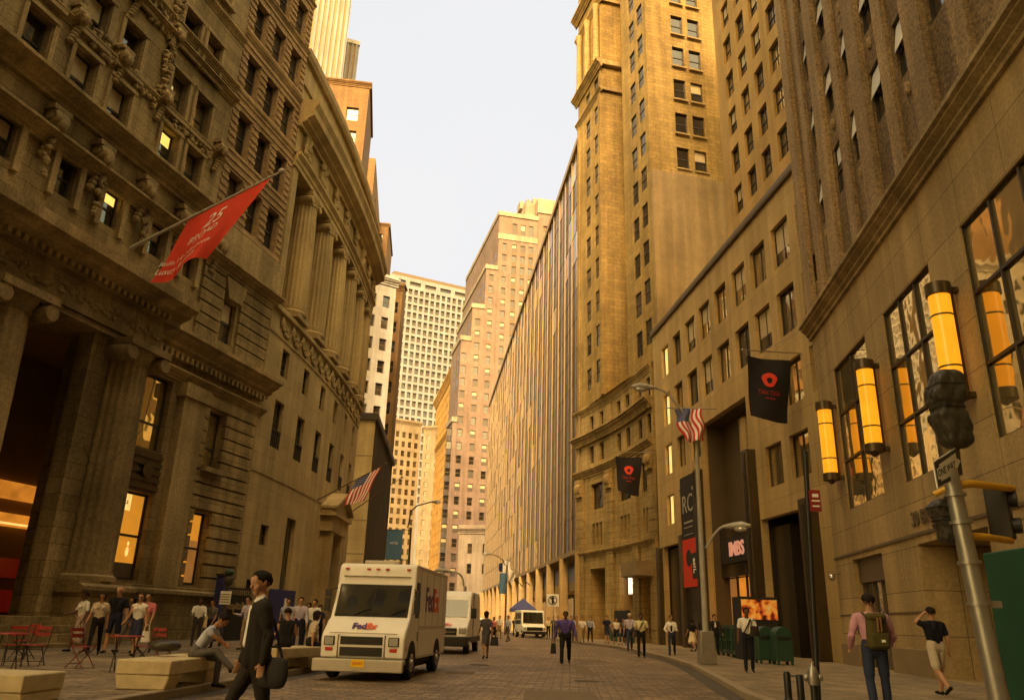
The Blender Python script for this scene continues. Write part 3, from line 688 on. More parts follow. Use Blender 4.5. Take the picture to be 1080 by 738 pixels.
# ---- long curtain-wall slab
def build_r4():
    R = thing('office_building', 'long bronze curtain wall office slab with many thin vertical fins on tall pilotis', 'building', G3(F_R4), frame(*F_R4, False))
    Lx, z0, z1 = 123., 8.4, 56.
    b = MB(); body(b, 0, Lx, 24, 0, z1, -3.2); b.quad((Lx, -3.2, 0), (0, -3.2, 0), (0, -3.2, z0), (Lx, -3.2, z0)); b.box(0, Lx, -3.2, -.12, z0-.3, z0+.0)
    b.quad((0, -3.2, z0), (0, -3.2, z1), (0, -.1, z1), (0, -.1, z0)); b.quad((Lx, -.1, z0), (Lx, -.1, z1), (Lx, -3.2, z1), (Lx, -3.2, z0)); b.quad((0, -3.2, z1), (0, -.1, z1), (Lx, -.1, z1), (Lx, -3.2, z1))
    b.build('wall', M['taupe'], R)
    nb = 54; st = Lx/nb
    fl = 13; fh = (z1-z0-.6)/fl
    for i in range(nb):
        x = i*st
        g = MB()
        for k in range(fl):
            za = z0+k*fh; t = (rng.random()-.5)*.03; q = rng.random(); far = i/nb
            mi = 2 if q < (far-.3)*1.9*(1.2-k/fl) else (1 if q > .93 else (3 if q > .91 else 0))  # far panes coloured pale for reflected sky, odd ones gold for a glint
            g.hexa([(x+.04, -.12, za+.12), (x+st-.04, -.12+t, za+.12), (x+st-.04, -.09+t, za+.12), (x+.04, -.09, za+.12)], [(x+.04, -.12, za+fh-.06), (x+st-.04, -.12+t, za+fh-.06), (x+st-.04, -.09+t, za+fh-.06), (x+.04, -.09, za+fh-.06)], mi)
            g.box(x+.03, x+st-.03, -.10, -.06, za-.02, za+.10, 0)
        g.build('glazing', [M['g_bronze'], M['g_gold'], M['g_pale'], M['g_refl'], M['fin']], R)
        p = MB(); p.box(x+.03, x+st-.03, -.16, -.128, z0, z1-.6)
        p.build('spandrel', M['span'], R)
        f = MB(); 
        if i % 2 == 0: f.box(x-.075, x+.075, -.1, .07, z0-.3, z1+.5); f.build('fin', M['fin'], R)
        else: f.box(x-.05, x+.05, -.1, -.04, z0, z1+.1); f.build('mullion', M['fin'], R)
    c = MB(); c.box(-.1, Lx+.2, -.11, .2, z1-.55, z1+.25); c.build('roof_band', M['fin'], R)
    c = MB(); c.box(-.1, Lx+.2, -.11, .16, z0-.32, z0+.1); c.build('base_band', M['fin'], R)
    for i in range(15):
        x = i*st*4
        MB().box(x-.28, x+.28, -.5, .40, 0, z0-.32).build('pilotis', M['r2'], R, bevel=.02)
        if i < 14:
            k = 'lit_dim' if i in (1, 5) else ('g_mid' if i % 3 else 'g_refl')
            o = MB().box(x+.5, x+8.6, -3.1, -3.0, .3, 4.6).build('shop_window', M[k], R)
            MB().box(x+.4, x+8.7, -2.9, -.6, 4.7, 5.6).build('fascia', M['r2' if i % 2 else 'taupe'], R)
            MB().box(x+.5, x+8.6, -2.2, -2.1, 5.65, 8.0).build('upper_glass', M['g_bronze'], R)
build_r4()
# ================================================================ LEFT SIDE
def flute(a): return 1-.06*(math.cos(a*20)*.5+.5)
def console(mb, x, z, o, sc=1.):
    """scrolled bracket with hanging garland"""
    mb.lathe([(.28*sc, -.32*sc), (.36*sc, -.2*sc), (.36*sc, .2*sc), (.28*sc, .32*sc)], (x, o+.30*sc, z), 12, ax='x')
    mb.lathe([(.14*sc, -.38*sc), (.14*sc, .38*sc)], (x, o+.30*sc, z), 8, ax='x')
    mb.ell((x, o+.55*sc, z-.25*sc), (.2*sc, .25*sc, .3*sc), 8, 6)
    for i in range(5): mb.ell((x+(-.12+.06*i)*sc, o+.15*sc, z-(.55+.22*i)*sc), (.2*sc, .18*sc, .15*sc), 7, 5)
    mb.box(x-.4*sc, x+.4*sc, o-.02, o+.5*sc, z+.3*sc, z+.5*sc)
def build_l1():
    R = thing('stone_building', 'dark ornate stone building with fluted columns, heavy cornices and a red banner', 'building', G3(F_L1), frame(*F_L1, True))
    S = lambda s: -s
    E, B = 4.55, -45.      # far end, near end
    holes = []             # (s0,s1,z0,z1) ground and first floors of the plain wall
    big = [(-4.9, -3.0, 2.7, 6.6), (-4.9, -3.0, 8.6, 12.2)]
    rus = [(.0, 1.5, 2.7, 6.3), (.0, 1.5, 8.6, 11.6), (-.1, 1.1, 15.5, 17.9)]
    flA = [(-12.3, -11.3, 17.7, 19.4), (-9.7, -8.6, 17.7, 19.4), (-15.5, -14.4, 17.7, 19.4), (-6.6, -5.5, 17.7, 19.4), (-4., -3., 17.7, 19.4)]
    flB = [(s-1.25, s, z-2.35, z) for s in (-14.2, -11.7, -9.5, -6., -4.05) for z in (24.4, 27.7, 31.6)]
    flC = [(s-1.3, s, 4.1*k+26.4, 4.1*k+28.7) for s in (-6., -4.05) for k in range(2, 6)]+[(s-1.3, s, 4.1*k+26.4, 4.1*k+28.7) for s in (-9.5, -11.7, -14.2) for k in range(2, 6)]
    bnd = [(s, s+1.35, 4.05*k+22.6, 4.05*k+25.3) for s in (-1.55, .55, 2.6) for k in range(8)]
    recess = (-12.3, -9.2, .15, 12.3)
    H = [(S(a), S(b), c, d) for a, b, c, d in big+rus+flA+[q for q in flB]+flC]
    w = MB(); w.facade(S(B), S(E), 0, 22.0, [h for h in H if h[3] < 22.1]+[(S(-12.4), S(-9.2), .5, 12.2)], 0, .5)
    w.facade(S(B), S(-2.3), 22.0, 62, [h for h in H if h[2] > 21.9], .12, .5)
    body(w, S(B), S(E), 28, 0, 62, 0); w.build('wall', M['lime'], R)
    # pink banded upper bay
    hb = [(S(a), S(b), c, d) for a, b, c, d in bnd]
    w = MB(); w.facade(S(-2.25), S(E), 22.0, 62, hb, .05, .5); w.build('banded_wall', M['band'], R)
    st = MB(); z = 22.2
    while z < 56:
        cuts = [h for h in bnd if h[2]-.1 < z < h[3]+.1]; cur = -2.2
        for h in sorted(cuts)+[(E-.05, E, 0, 0)]:
            if h[0] > cur+.05: st.prof(S(cur), S(h[0]-.02), [(.04, z), (.13, z+.05), (.13, z+.22), (.04, z+.27)])
            cur = h[1]+.02
        z += .46
    st.build('stone_band', M['band'], R)
    windows(R, hb, -.35, M['wframe'], [(M['g_dark'], 3), (M['g_mid'], 1)], .08, 0, (.5,))
    windows(R, [(S(a), S(b), c, d) for a, b, c, d in flB+flC+flA+[rus[2]]], -.25, M['wframe'], [(M['g_mid'], 3, M['curtain'], .45), (M['g_dark'], 3), (M['g_refl'], 2), (M['g_mid'], 1, M['lit_soft'], .3)], .09, 0, (.5,))
    windows(R, [(S(a), S(b), c, d) for a, b, c, d in (big[1], rus[1])], -.3, M['wframe'], [(M['g_refl'], 1)], .1, 0, (.36,))
    # lit show windows
    for a, b, c, d in (big[0], rus[0]):
        o = link_mesh('window', frame_mesh(b-a, d-c, .11, 0, (.5,), M['wframe']), R, (S((a+b)/2), -.3, c))
        p = MB(); p.box(-(b-a)/2, (b-a)/2, -.09, -.07, 0, d-c); p.build('pane', M['lit'], o)
        if a < -2:
            q = MB(); q.box(.0, .85, -.068, -.05, d-c-.85, d-c-.12); so = q.build('sale_sign', M['lit_hot'], o)
            text_mb('SALE', .22, .004, .004).xf(T(.42, -.04, d-c-.5) @ TXT).build('lettering', M['wframe'], so)
            q = MB(); q.ell((-.3, -.05, 1.25), (.1, .04, .22), 8, 6); q.ell((-.3, -.05, 1.6), (.06, .03, .1), 8, 6); q.build('hanging_lamp', M['lit_hot'], o)
            MB().box(-.85, .9, -.068, -.05, 0, .75).build('display', M['wframe2'], o)
        else: MB().box(-.7, .0, -.068, -.05, 0, 2.2).build('display', M['lit_dim'], o)
    sp = MB(); sp.box(S(-4.95), S(-2.95), -.4, .1, 6.65, 8.55); 
    for k in range(5): sp.box(S(-4.95), S(-2.95), .1, .18, 6.75+k*.36, 6.95+k*.36)
    sp.lathe([(.05, .1), (.35, .16), (.35, .2)], (S(-4.0), .1, 7.6), 14, ax='y'); sp.build('spandrel', M['bronze'], R)
    # pilaster and the rusticated bay
    p = MB(); p.box(S(-2.5), S(-.75), -.02, .45, 2.5, 11.6); p.box(S(-2.65), S(-.6), -.02, .6, 11.6, 12.3); p.build('pilaster', M['lime_smooth'], R)
    p = MB(); z = 2.5
    while z < 12.0:
        cur = -.7
        for h in sorted(q for q in rus if q[2]-.2 < z+.25 < q[3]+.1)+[(E-.1, E, 0, 0)]:
            if h[0] > cur+.1: p.box(S(cur), S(h[0]-.02), -.02, .20, z, z+.56)
            cur = h[1]+.02
        z += .66
    for a, b in ((-2.3, -.35), (1.35, E-.1)):
        z = 15.1; p.nxt()
        while z < 19.2: p.box(S(a), S(b), -.02, .16, z, z+.56); z += .66
    p.build('rustication', M['lime'], R)
    s_ = MB(); s_.box(S(-.1), S(1.7), -.02, .55, 8.3, 8.55); s_.build('sill', M['lime_smooth'], R)
    k = MB(); k.prism([(S(-.1), 17.95), (S(1.1), 17.95), (S(1.5), 19.1), (S(-.5), 19.1)], -.02, .3); k.build('keystone', M['lime_smooth'], R)
    # plinth and steps
    pl = MB(); pl.box(S(-9.1), S(E), -.02, .5, 0, 2.1); pl.prof(S(-9.1), S(E), [(-.02, 2.1), (.5, 2.1), (.75, 2.2), (.75, 2.34), (.55, 2.42), (.55, 2.52), (-.02, 2.58)]); pl.build('plinth', M['lime'], R)
    # cornices of the plain wall
    c = MB(); cornice(c, S(B), S(E+.35), 12.35, .5, -.02, .5); cornice(c, S(B), S(E+.55), 13.55, 1.0, -.02, 1.2); dentils(c, S(-8), S(E), 13.25, .32, 0, .5, .4); c.build('cornice', M['lime_smooth'], R)
    c = MB(); cornice(c, S(B), S(E+.25), 19.3, .55, -.02, .75); cornice(c, S(B), S(-2.4), 21.3, .75, -.02, .95); c.box(S(-2.4), S(E+.1), -.02, .5, 19.86, 21.9); c.build('string_course', M['lime_smooth'], R)
    c = MB()
    for zb, p in ((25.0, .3), (28.95, .5), (29.9, .35), (33.2, .3), (37.3, .3), (41.4, .3)): cornice(c, S(B), S(-2.3), zb, .4, .1, p)
    for zb in (30.3, 34.35, 38.4, 42.4): cornice(c, S(-2.25), S(E+.1), zb-.2, .3, .03, .2)
    c.build('string_course', M['lime_smooth'], R)
    # window surrounds and carved panels
    q = MB()
    for a, b, z0, z1 in flA: 
        q.nxt().box(S(a-.35), S(a-.05), 0, .2, z0-.3, z1+.35); q.box(S(b+.05), S(b+.35), 0, .2, z0-.3, z1+.35); q.box(S(a-.35), S(b+.35), 0, .3, z1+.05, z1+.35)
    for a, b, z0, z1 in flB+flC:
        q.nxt().box(S(a-.24), S(a-.03), .1, .25, z0-.1, z1+.1); q.box(S(b+.03), S(b+.24), .1, .25, z0-.1, z1+.1); q.box(S(a-.3), S(b+.3), .1, .4, z0-.3, z0-.1); q.box(S(a-.24), S(b+.24), .1, .3, z1+.05, z1+.25)
    q.build('window_surround', M['lime_smooth'], R)
    q = MB()
    for s in (-13.1, -10.5, -7.6, -4.75, -1.7): console(q.nxt(), S(s), 20.4, .0, 1.15)
    for s in (-13.3, -10.6, -7.7, -3.0): console(q.nxt(), S(s), 25.6, .12, .95)
    for s in (-13.3, -10.6, -7.7): console(q.nxt(), S(s), 29.4, .12, .95)
    q.build('console', M['lime_smooth'], R, smooth=True)
    q = MB(); r2 = random.Random(3)
    for s0, s1, z0, z1, o in ((-12.9, -10.7, 24.9, 26.0, .2), (-9.6, -7.9, 24.7, 25.6, .2), (-6.9, -3.4, 24.6, 25.3, .2), (-15, -10.6, 29.2, 30.2, .2), (-9.8, -7.8, 28.9, 30.2, .2), (-13.3, -13.05, 17.6, 20, .35), (-10.4, -10.15, 17.6, 20, .35), (-7.4, -7.1, 17.6, 20, .3), (-8.2, -7.6, 25.5, 29, .3), (-8.2, -7.6, 30, 33, .3)):
        n = int((s1-s0)*(z1-z0)*16)+8; q.nxt()
        for i in range(n): q.ell((S(r2.uniform(s0, s1)), o+.04, r2.uniform(z0, z1)), (r2.uniform(.08, .2), .14, r2.uniform(.08, .18)), 6, 5)
    q.build('carved_panel', M['lime_smooth'], R, smooth=True)
    # portico
    f0 = 2.0
    p = MB(); p.box(S(-46), S(-6.7), 0.02, f0, 12.4, 13.75); p.box(S(-46), S(-6.75), .02, f0-.12, 12.15, 12.4); p.box(S(-8.95), S(-6.95), .02, f0-.5, 0, 12.4); 
    p.build('portico_wall', M['lime'], R)
    p = MB(); p.prof(S(-46), S(-5.95), [(.5, 13.76), (f0+.25, 13.76), (f0+.25, 14.0), (f0+.75, 14.2), (f0+.8, 14.36), (f0+1.15, 14.5), (f0+1.15, 14.95), (.5, 15.05)]); dentils(p, S(-16), S(-6.8), 13.8, .24, f0, .45, .36); p.build('cornice', M['lime_smooth'], R)
    q = MB()
    for i in range(70): q.ell((S(r2.uniform(-16, -7)), f0+.0, 13.05+r2.uniform(-.22, .25)), (r2.uniform(.1, .25), .1, r2.uniform(.08, .16)), 6, 5)
    q.build('carved_panel', M['lime_smooth'], R, smooth=True)
    p = MB(); p.box(S(-9.3), S(-6.6), .02, f0+.65, 0, 2.0); p.prof(S(-9.4), S(-6.5), [(.02, 2.0), (f0+.7, 2.0), (f0+.85, 2.1), (f0+.85, 2.24), (f0+.6, 2.35), (f0+.6, 2.45), (.02, 2.45)]); p.nxt().box(S(-15.8), S(-13.2), .02, f0+.65, 0, 2.0); p.build('pedestal', M['lime'], R)
    for s in (-8.0, -14.35):
        c = MB(); c.lathe([(1.22, 2.45), (1.22, 2.62), (1.1, 2.7), (1.1, 2.8)], (S(s), f0-.55, 0), 28); c.lathe([(1.04, 2.8), (1.05, 5.5), (1.0, 8.5), (.93, 11.35)], (S(s), f0-.55, 0), 120, rf=flute); c.lathe([(.93, 11.35), (1.0, 11.42), (.96, 11.5), (1.08, 11.7), (1.16, 11.85), (1.16, 11.9)], (S(s), f0-.55, 0), 28)
        c.box(S(s)-1.25, S(s)+1.25, -.2, f0+.75, 11.9, 12.2)
        for a in (-1, 1): c.lathe([(.3, -.5), (.36, -.4), (.36, .9), (.3, 1.0)], (S(s)+a*1.02, f0-.3, 11.6), 12, ax='y')
        c.build('column', M['lime_smooth'], R, smooth=True)
    # loggia behind the columns: shop front
    p = MB(); p.box(S(-10.0), S(-9.0), .75, f0-.5, 0, 12.4); p.build('pier', M['lime'], R)
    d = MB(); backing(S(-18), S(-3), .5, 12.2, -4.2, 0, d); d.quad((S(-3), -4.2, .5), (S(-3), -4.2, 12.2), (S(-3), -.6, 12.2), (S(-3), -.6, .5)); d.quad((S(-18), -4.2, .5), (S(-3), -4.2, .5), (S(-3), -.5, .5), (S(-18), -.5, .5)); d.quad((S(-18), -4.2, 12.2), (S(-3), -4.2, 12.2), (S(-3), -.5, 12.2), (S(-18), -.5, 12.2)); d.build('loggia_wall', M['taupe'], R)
    q = MB(); q.box(S(-11), S(-4), -4.1, -4.0, 5.85, 6.6); q.box(S(-11), S(-4), -4.1, -3.9, 4.7, 5.25); o = q.build('shop_window', M['lit_or'], R)
    q = MB(); q.box(S(-9.2), S(-5.2), -3.89, -3.85, 4.78, 4.86); q.build('strip_lamp', M['lit_hot'], o)
    q = MB(); q.box(S(-11), S(-4), -4.1, -4.0, 2.6, 3.4); q.nxt().box(S(-11), S(-4), -4.1, -4.0, 1.2, 2.1); q.build('shop_window', M['lit_red'], R)
    s_ = MB(); 
    for i in range(4): s_.box(S(-13.2-i*.1), S(-9.3), f0-1.5, f0+1.9-i*.42, i*.28+(0 if i == 0 else .002), (i+1)*.28)
    s_.build('steps', M['lime'], R)
    wr = MB(); wr.tube([(S(-10.0), f0+.1, 7.4), (S(-9.5), f0+.15, 6.8), (S(-8.8), f0+.3, 6.9), (S(-7.5), f0+.5, 8.6), (S(-6.9), f0+.2, 11.2)], .02, 5); wr.build('cable', M['wframe2'], R)
glow('lit_soft', (1., .6, .12), .5, .4); M['lit_soft'] = MATS['lit_soft']
build_l1()

# ---- concave-corniced classical building with the giant colonnade
ARC_S = F_L1[0]+4.58*F_L1[1]; ARC = [np.array(ARC_S)]; ARCH = []
_h = 7.0
for _i in range(160):
    ARCH.append(math.radians(_h)); ARC.append(ARC[-1]+.25*np.array([math.sin(ARCH[-1]), math.cos(ARCH[-1])])); _h -= .1
def arc(s, o, z):
    i = max(0, min(158, int(s/.25))); t = s/.25-i; h = ARCH[i]
    p = ARC[i]+(ARC[i+1]-ARC[i])*t; return (p[0]+o*math.cos(h), p[1]-o*math.sin(h), z)
def build_l2():
    P0 = arc(0, 0, 0)
    R = thing('bank_building', 'pale classical building bulging along the kerb with giant fluted colonnade and deep cornice', 'building', (P0[0], P0[1], 0))
    wp = lambda x, y, z: tuple(np.array(arc(x, y, z))-np.array([P0[0], P0[1], 0]))
    def place(x, y, z):
        i = max(0, min(158, int(x/.25))); return wp(x, y, z), -ARCH[i]-PI/2
    E = 26.2; ws = [3.05+4.1*i for i in range(6)]
    H1 = [(c-.75, c+.75, 11.15, 14.1) for c in ws]; H2 = [(c-.6, c+.6, 15.7, 17.5) for c in ws]
    sm = [(2.6, 3.8, 5.3, 6.5), (1.6, 2.8, 2.2, 3.3)]; dr = [(6.7, 8.5, .15, 7.4), (15.6, 18.4, .15, 6.9), (20.5, 21.6, 3.2, 7.)]
    w = MB(); w.facade(0, E, 0, 19.9, H1+H2+sm+dr, 0, .4, maxw=.9)
    w.facade(0, .9, 19.9, 30.6, [], 0, .4); w.facade(24.4, E, 19.9, 30.6, [], 0, .4)
    # loggia wall behind columns
    hb = [(c-.5, c+.5, z, z+h) for c in [2.05+4.1*i for i in range(6)] for z, h in ((20.6, 1.7), (24.0, 3.3))]
    w.facade(.9, 24.4, 19.9, 29.4, hb, -1.1, .3, maxw=.9)
    for x, y0, y1 in ((.9, -1.1, 0), (24.4, -1.1, 0)): w.quad((x, y0, 19.9), (x, y1, 19.9), (x, y1, 30.6), (x, y0, 30.6))
    for i in range(26): a = .9+i*23.5/26; b = .9+(i+1)*23.5/26; w.quad((a, -1.1, 19.9), (b, -1.1, 19.9), (b, 0, 19.9), (a, 0, 19.9))
    # attic
    w.facade(0, E, 30.5, 38.6, [], -.15, .3, maxw=.9)
    w.warp(wp)
    # bulk
    a, b, c, d = wp(0, -.2, 0), wp(E, 0, 0), wp(E, -9, 0), wp(0, -9, 0)
    w.quad(b, c, (c[0], c[1], 38.6), (b[0], b[1], 38.6)); w.quad(c, d, (d[0], d[1], 38.6), (c[0], c[1], 38.6)); w.quad(d, a, (a[0], a[1], 38.6), (d[0], d[1], 38.6))
    w.add([wp(E*i/12, -.2, 38.6) for i in range(13)]+[wp(E, -9, 38.6), wp(0, -9, 38.6)], [tuple(range(15))])
    w.build('wall', M['lime2'], R)
    windows(R, H1+H2, -.25, M['wframe'], [(M['g_dark'], 2), (M['g_mid'], 1)], .1, 0, (.3, .55), place=place)
    windows(R, sm+hb+[dr[2]], -.2, M['wframe'], [(M['g_dark'], 2)], .08, 0, (.5,), place=lambda x, y, z: place(x, y-(1.1 if z > 19 else 0), z))
    for a_, b_, z0, z1 in dr[:2]:
        q = MB(); q.box(a_, b_, -.39, -.3, z0, z1); q.warp(wp); o = q.build('door', M['bronze'], R)
        q = MB(); q.box(a_+.25, (a_+b_)/2-.1, -.29, -.27, .6, z1-.5); q.box((a_+b_)/2+.1, b_-.25, -.29, -.27, .6, z1-.5); q.warp(wp).build('pane', M['g_dark'], o)
    # window grilles
    q = MB()
    for c in ws:
        q.nxt()
        for k in range(5): q.box(c-.6+k*.28, c-.54+k*.28, -.05, .03, 11.2, 12.2)
        q.box(c-.7, c+.7, -.05, .05, 12.15, 12.25)
    q.warp(wp).build('balconette', M['wframe'], R)
    c = MB(); c.prof(0, E+.1, [(-.02, 19.35), (.3, 19.4), (.3, 19.65), (.12, 19.85), (-.02, 19.89)], seg=30); c.prof(0, E, [(-.02, 17.9), (.08, 17.9), (.08, 18.05), (-.02, 18.05)], seg=30); c.prof(0, E, [(-.02, 9.3), (.06, 9.3), (.06, 9.42), (-.02, 9.42)], seg=30); c.warp(wp).build('string_course', M['lime2s'], R)
    g = MB()
    for i in range(13):
        x0 = 1.6+i*1.85
        for k in range(7): t = (k+.5)/7; g.ell((x0+t*1.85, .08, 19.0-.75*math.sin(PI*t)), (.16, .14, .17), 6, 5)
        g.ell((x0, .1, 18.9), (.2, .16, .42), 7, 5); g.ell((x0+.92, .05, 18.75), (.28, .1, .2), 7, 5)
    g.warp(wp).build('garland', M['lime2s'], R, smooth=True)
    # columns
    for i in range(6):
        s = 4.1+4.1*i
        if s > 25: continue
        c = MB(); o = -.45
        c.box(s-1.05, s+1.05, o-.95, o+.9, 19.9, 20.25); c.lathe([(1.0, 20.25), (1.05, 20.4), (.92, 20.55), (.95, 20.7), (.96, 20.8)], (s, o, 0), 24); c.lathe([(.96, 20.8), (.97, 23), (.93, 26), (.84, 28.4)], (s, o, 0), 120, rf=flute)
        c.lathe([(.84, 28.4), (.90, 28.5), (.86, 28.6), (.95, 28.9), (.98, 29.0)], (s, o, 0), 24); c.box(s-1.0, s+1.0, o-.9, o+.85, 29.05, 29.4)
        for a in (-1, 1): c.lathe([(.24, -.7), (.3, -.6), (.3, .75), (.24, .85)], (s+a*.82, o, 28.75), 10, ax='y')
        c.warp(wp).build('column', M['lime2s'], R, smooth=True)
    p = MB(); p.box(.1, .85, -.02, .15, 19.9, 29.4); p.warp(wp).build('corner_pier', M['lime2s'], R)
    c = MB(); c.prof(-.0, E+.15, [(-1.0, 29.42), (.25, 29.42), (.25, 29.75), (.33, 29.8), (.33, 30.1), (.55, 30.3), (.55, 30.45), (-1.0, 30.45)], seg=34); c.warp(wp).build('architrave', M['lime2s'], R)
    c = MB(); c.prof(0, E+.15, [(-1.0, 30.46), (.1, 30.46), (.1, 32.4), (-1, 32.4)], seg=34); c.warp(wp).build('frieze', M['lime2'], R)
    g = MB(); r2 = random.Random(5)
    for i in range(8):
        x0 = 1.0+i*3.4
        g.nxt().box(x0, x0+.9, .1, .35, 30.5, 32.35)
        for k in range(9): g.ell((x0+r2.uniform(0, .9), .36, 30.7+r2.uniform(0, 1.5)), (.2, .16, .26), 6, 5)
    g.warp(wp).build('carved_panel', M['lime2s'], R, smooth=True)
    c = MB(); c.prof(-.1, E+.6, [(-.5, 32.41), (.35, 32.41), (.35, 32.65), (.7, 32.8), (.7, 32.95), (1.15, 33.2), (1.15, 33.7), (1.35, 34.1), (1.35, 34.35), (-.5, 34.6)], seg=36); c.warp(wp).build('cornice', M['lime2s'], R)
    c = MB(); c.prof(0, E+.1, [(-.4, 38.0), (.1, 38.0), (.25, 38.3), (.25, 38.8), (-.4, 38.8)], seg=36); c.prof(0, E, [(-.4, 36.0), (.0, 36.0), (.0, 36.3), (-.4, 36.3)], seg=36); c.warp(wp).build('attic_cornice', M['lime2s'], R)
    # pedimented doorway
    d = MB(); d.box(14.6, 15.5, -.02, .8, 0, 7.4); d.box(18.5, 19.4, -.02, .8, 0, 7.4); d.box(14.3, 19.7, -.02, .9, 7.4, 8.5); d.box(14.0, 20.0, -.02, 1.2, 8.5, 8.75)
    d.prism([(14.0, 8.76), (20.0, 8.76), (20.0, 9.0), (17.0, 10.3), (14.0, 9.0)], -.02, .9); 
    d.hexa([(13.9, 0, 9.0), (13.9, 1.3, 9.0), (17, 1.3, 10.35), (17, 0, 10.35)], [(13.9, 0, 9.2), (13.9, 1.3, 9.2), (17, 1.3, 10.55), (17, 0, 10.55)]); d.hexa([(17, 0, 10.35), (17, 1.3, 10.35), (20.1, 1.3, 9.0), (20.1, 0, 9.0)], [(17, 0, 10.55), (17, 1.3, 10.55), (20.1, 1.3, 9.2), (20.1, 0, 9.2)])
    d.warp(wp).build('pediment', M['lime2s'], R)
    return wp
build_l2()

# ================================================================ BEYOND
def box_building(name, label, P, head, w, dep, z1, mat, cols, rows, ww, wh, ztop, dz, x0=0., dx=3., frame_m='wframe2', opts=None, left=False, cap=100, top=None, zmin=8, fw=.12, cat='building', sides=None, roofm='rend'):
    """rectangular block: front face from P, running w along local +x, local +y out of the face"""
    R = thing(name, label, cat, (P[0], P[1], 0), head)
    H = [(x0+dx*i, x0+dx*i+ww, ztop-dz*k-wh, ztop-dz*k) for k in range(rows) for i in range(cols) if ztop-dz*k-wh > zmin]
    b = MB(); b.facade(0, w, 0, z1, H, 0, .35); body(b, 0, w, dep, 0, z1, 0); b.build('wall', M[mat], R)
    windows(R, H, -.3, M[frame_m], opts or [(M['g_mid'], 2), (M['g_dark'], 2)], fw, sub=False, cap=cap)
    if sides:   # windows on the far/near side walls: (x, list of (q0, count, step, w))
        for xs, sgn, q0, n, st, w_ in sides:
            Hs = [(-(q0+st*i), ztop-dz*k-wh) for k in range(rows) for i in range(n) if ztop-dz*k-wh > zmin]
            m = far_mesh(w_, wh, M[frame_m], M['g_dark'], None, .5, fw)
            mb = MB()
            for y, z in Hs: q = far_mb(w_, wh, False, .5, fw).xf(T(xs+sgn*.05, y, z) @ RZ(-sgn*PI/2)); mb.add(q.v, q.f); mb.m[-len(q.f):] = q.m
            tag(mb.build('window', [M[frame_m], M['g_dark'], M['g_dark']], R), kind='stuff')
    if top: 
        t = MB(); cornice(t, -.3, w+.3, z1-top*1.2, top, -.02, top*.6); t.box(-.3, w+.3, -dep, .0, z1+.01, z1+top*.3); t.build('cornice', M[mat], R)
    return R
# local +y out of the face towards -Y: heading angle rz so that +y = (-sin rz, cos rz)
def face_rz(nx, ny): return math.atan2(-nx, ny)
# dark blank block beyond the colonnade
P = ground_at(378, 78); Q = (P[0]-1.7, P[1]+25)
zt = at(392, 437, 78)[2]
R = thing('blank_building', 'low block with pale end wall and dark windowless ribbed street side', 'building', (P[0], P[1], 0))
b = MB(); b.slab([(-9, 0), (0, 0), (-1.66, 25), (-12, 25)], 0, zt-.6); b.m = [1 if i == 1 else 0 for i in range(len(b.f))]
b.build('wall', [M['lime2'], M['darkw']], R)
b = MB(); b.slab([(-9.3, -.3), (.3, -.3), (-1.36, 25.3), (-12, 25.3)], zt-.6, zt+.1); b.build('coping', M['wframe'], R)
b = MB()
for z in np.arange(4, zt-2, 3.2): b.box(-3, .03, -.03, -.0, z, z+.1)
b.build('joint', M['taupe'], R)
# sunlit pale block, brown block and striped towers above the left roofs
P = ground_at(389, 112); zt = at(405, 283, 108)[2]
rz = face_rz(.55, -.83)
box_building('apartment_block', 'sunlit pale block with a shaded return, directly left of the white grid tower', (P[0], P[1]), rz, 14, 22, zt, 'white_stone', 6, 14, 1.15, 1.9, zt-3.2, 3.5, .9, 2.25, top=1.2, sides=[(0, -1, 1.5, 6, 2.6, 1.2)])
P = ground_at(397, 126); zt = at(425, 300, 126)[2]
box_building('shade_brown_block', 'narrow brown block standing in for the shaded return of the sunlit pale block', (P[0], P[1]), face_rz(-.05, -1), 8, 3, zt, 'brown', 3, 12, 1.1, 2.0, zt-3.4, 3.6, .6, 2.4, top=1.0)  # shade of the pale block's return is put into the brown brick
P = ground_at(373, 150); zt = at(409, 236, 150)[2]
box_building('brown_block', 'plain brown brick block with few windows peeping over the pale sunlit block', (P[0], P[1]), face_rz(.1, -1), 26, 16, zt, 'brown', 3, 5, 1.8, 2.4, zt-2.5, 4.4, 1.0, 5.5, top=.6)
P = ground_at(331, 96); zt = at(385, 88, 96)[2]
box_building('brown_tower', 'slim brown brick tower with paired sash windows and a finial edge behind the cornice', (P[0], P[1]), face_rz(.15, -1), 15, 14, zt, 'brown', 4, 12, 1.7, 2.2, zt-4.5, 3.9, 1.2, 3.3, top=.8, opts=[(M['g_pale'], 2), (M['g_mid'], 1)])
P = ground_at(293, 76); zt = 120
for (px, D, ptop, lab, mt, w_) in ((291, 165, None, 'tallest striped tower of thin pale piers behind the colonnaded building', 'pink', 9), (309, 185, (380, 47), 'lower striped tower stepping down behind the tallest striped one', 'grid', 9)):
    P = ground_at(px, D); zt = (at(ptop[0], ptop[1], D)[2] if ptop else 300)/1.4
    R = thing('striped_tower', lab, 'building', (P[0], P[1], 0), face_rz(.35, -.94), sc=1.4)
    b = MB(); b.box(0, 16, -14, 0, 0, zt); b.build('wall', M['taupe'], R)
    for i in range(26): MB().box(i*.9, i*.9+.42, -.02, .3, 20, zt-.4).build('pier', M['grid'], R)
    for i in range(15): MB().box(-.3, .02, -i*.93-.45, -i*.93, 20, zt-.4).build('pier', M['grid'], R)
    b = MB(); b.box(-.4, 16.3, -14.3, .4, zt-.39, zt+.5); b.build('coping', M['white_stone'], R)
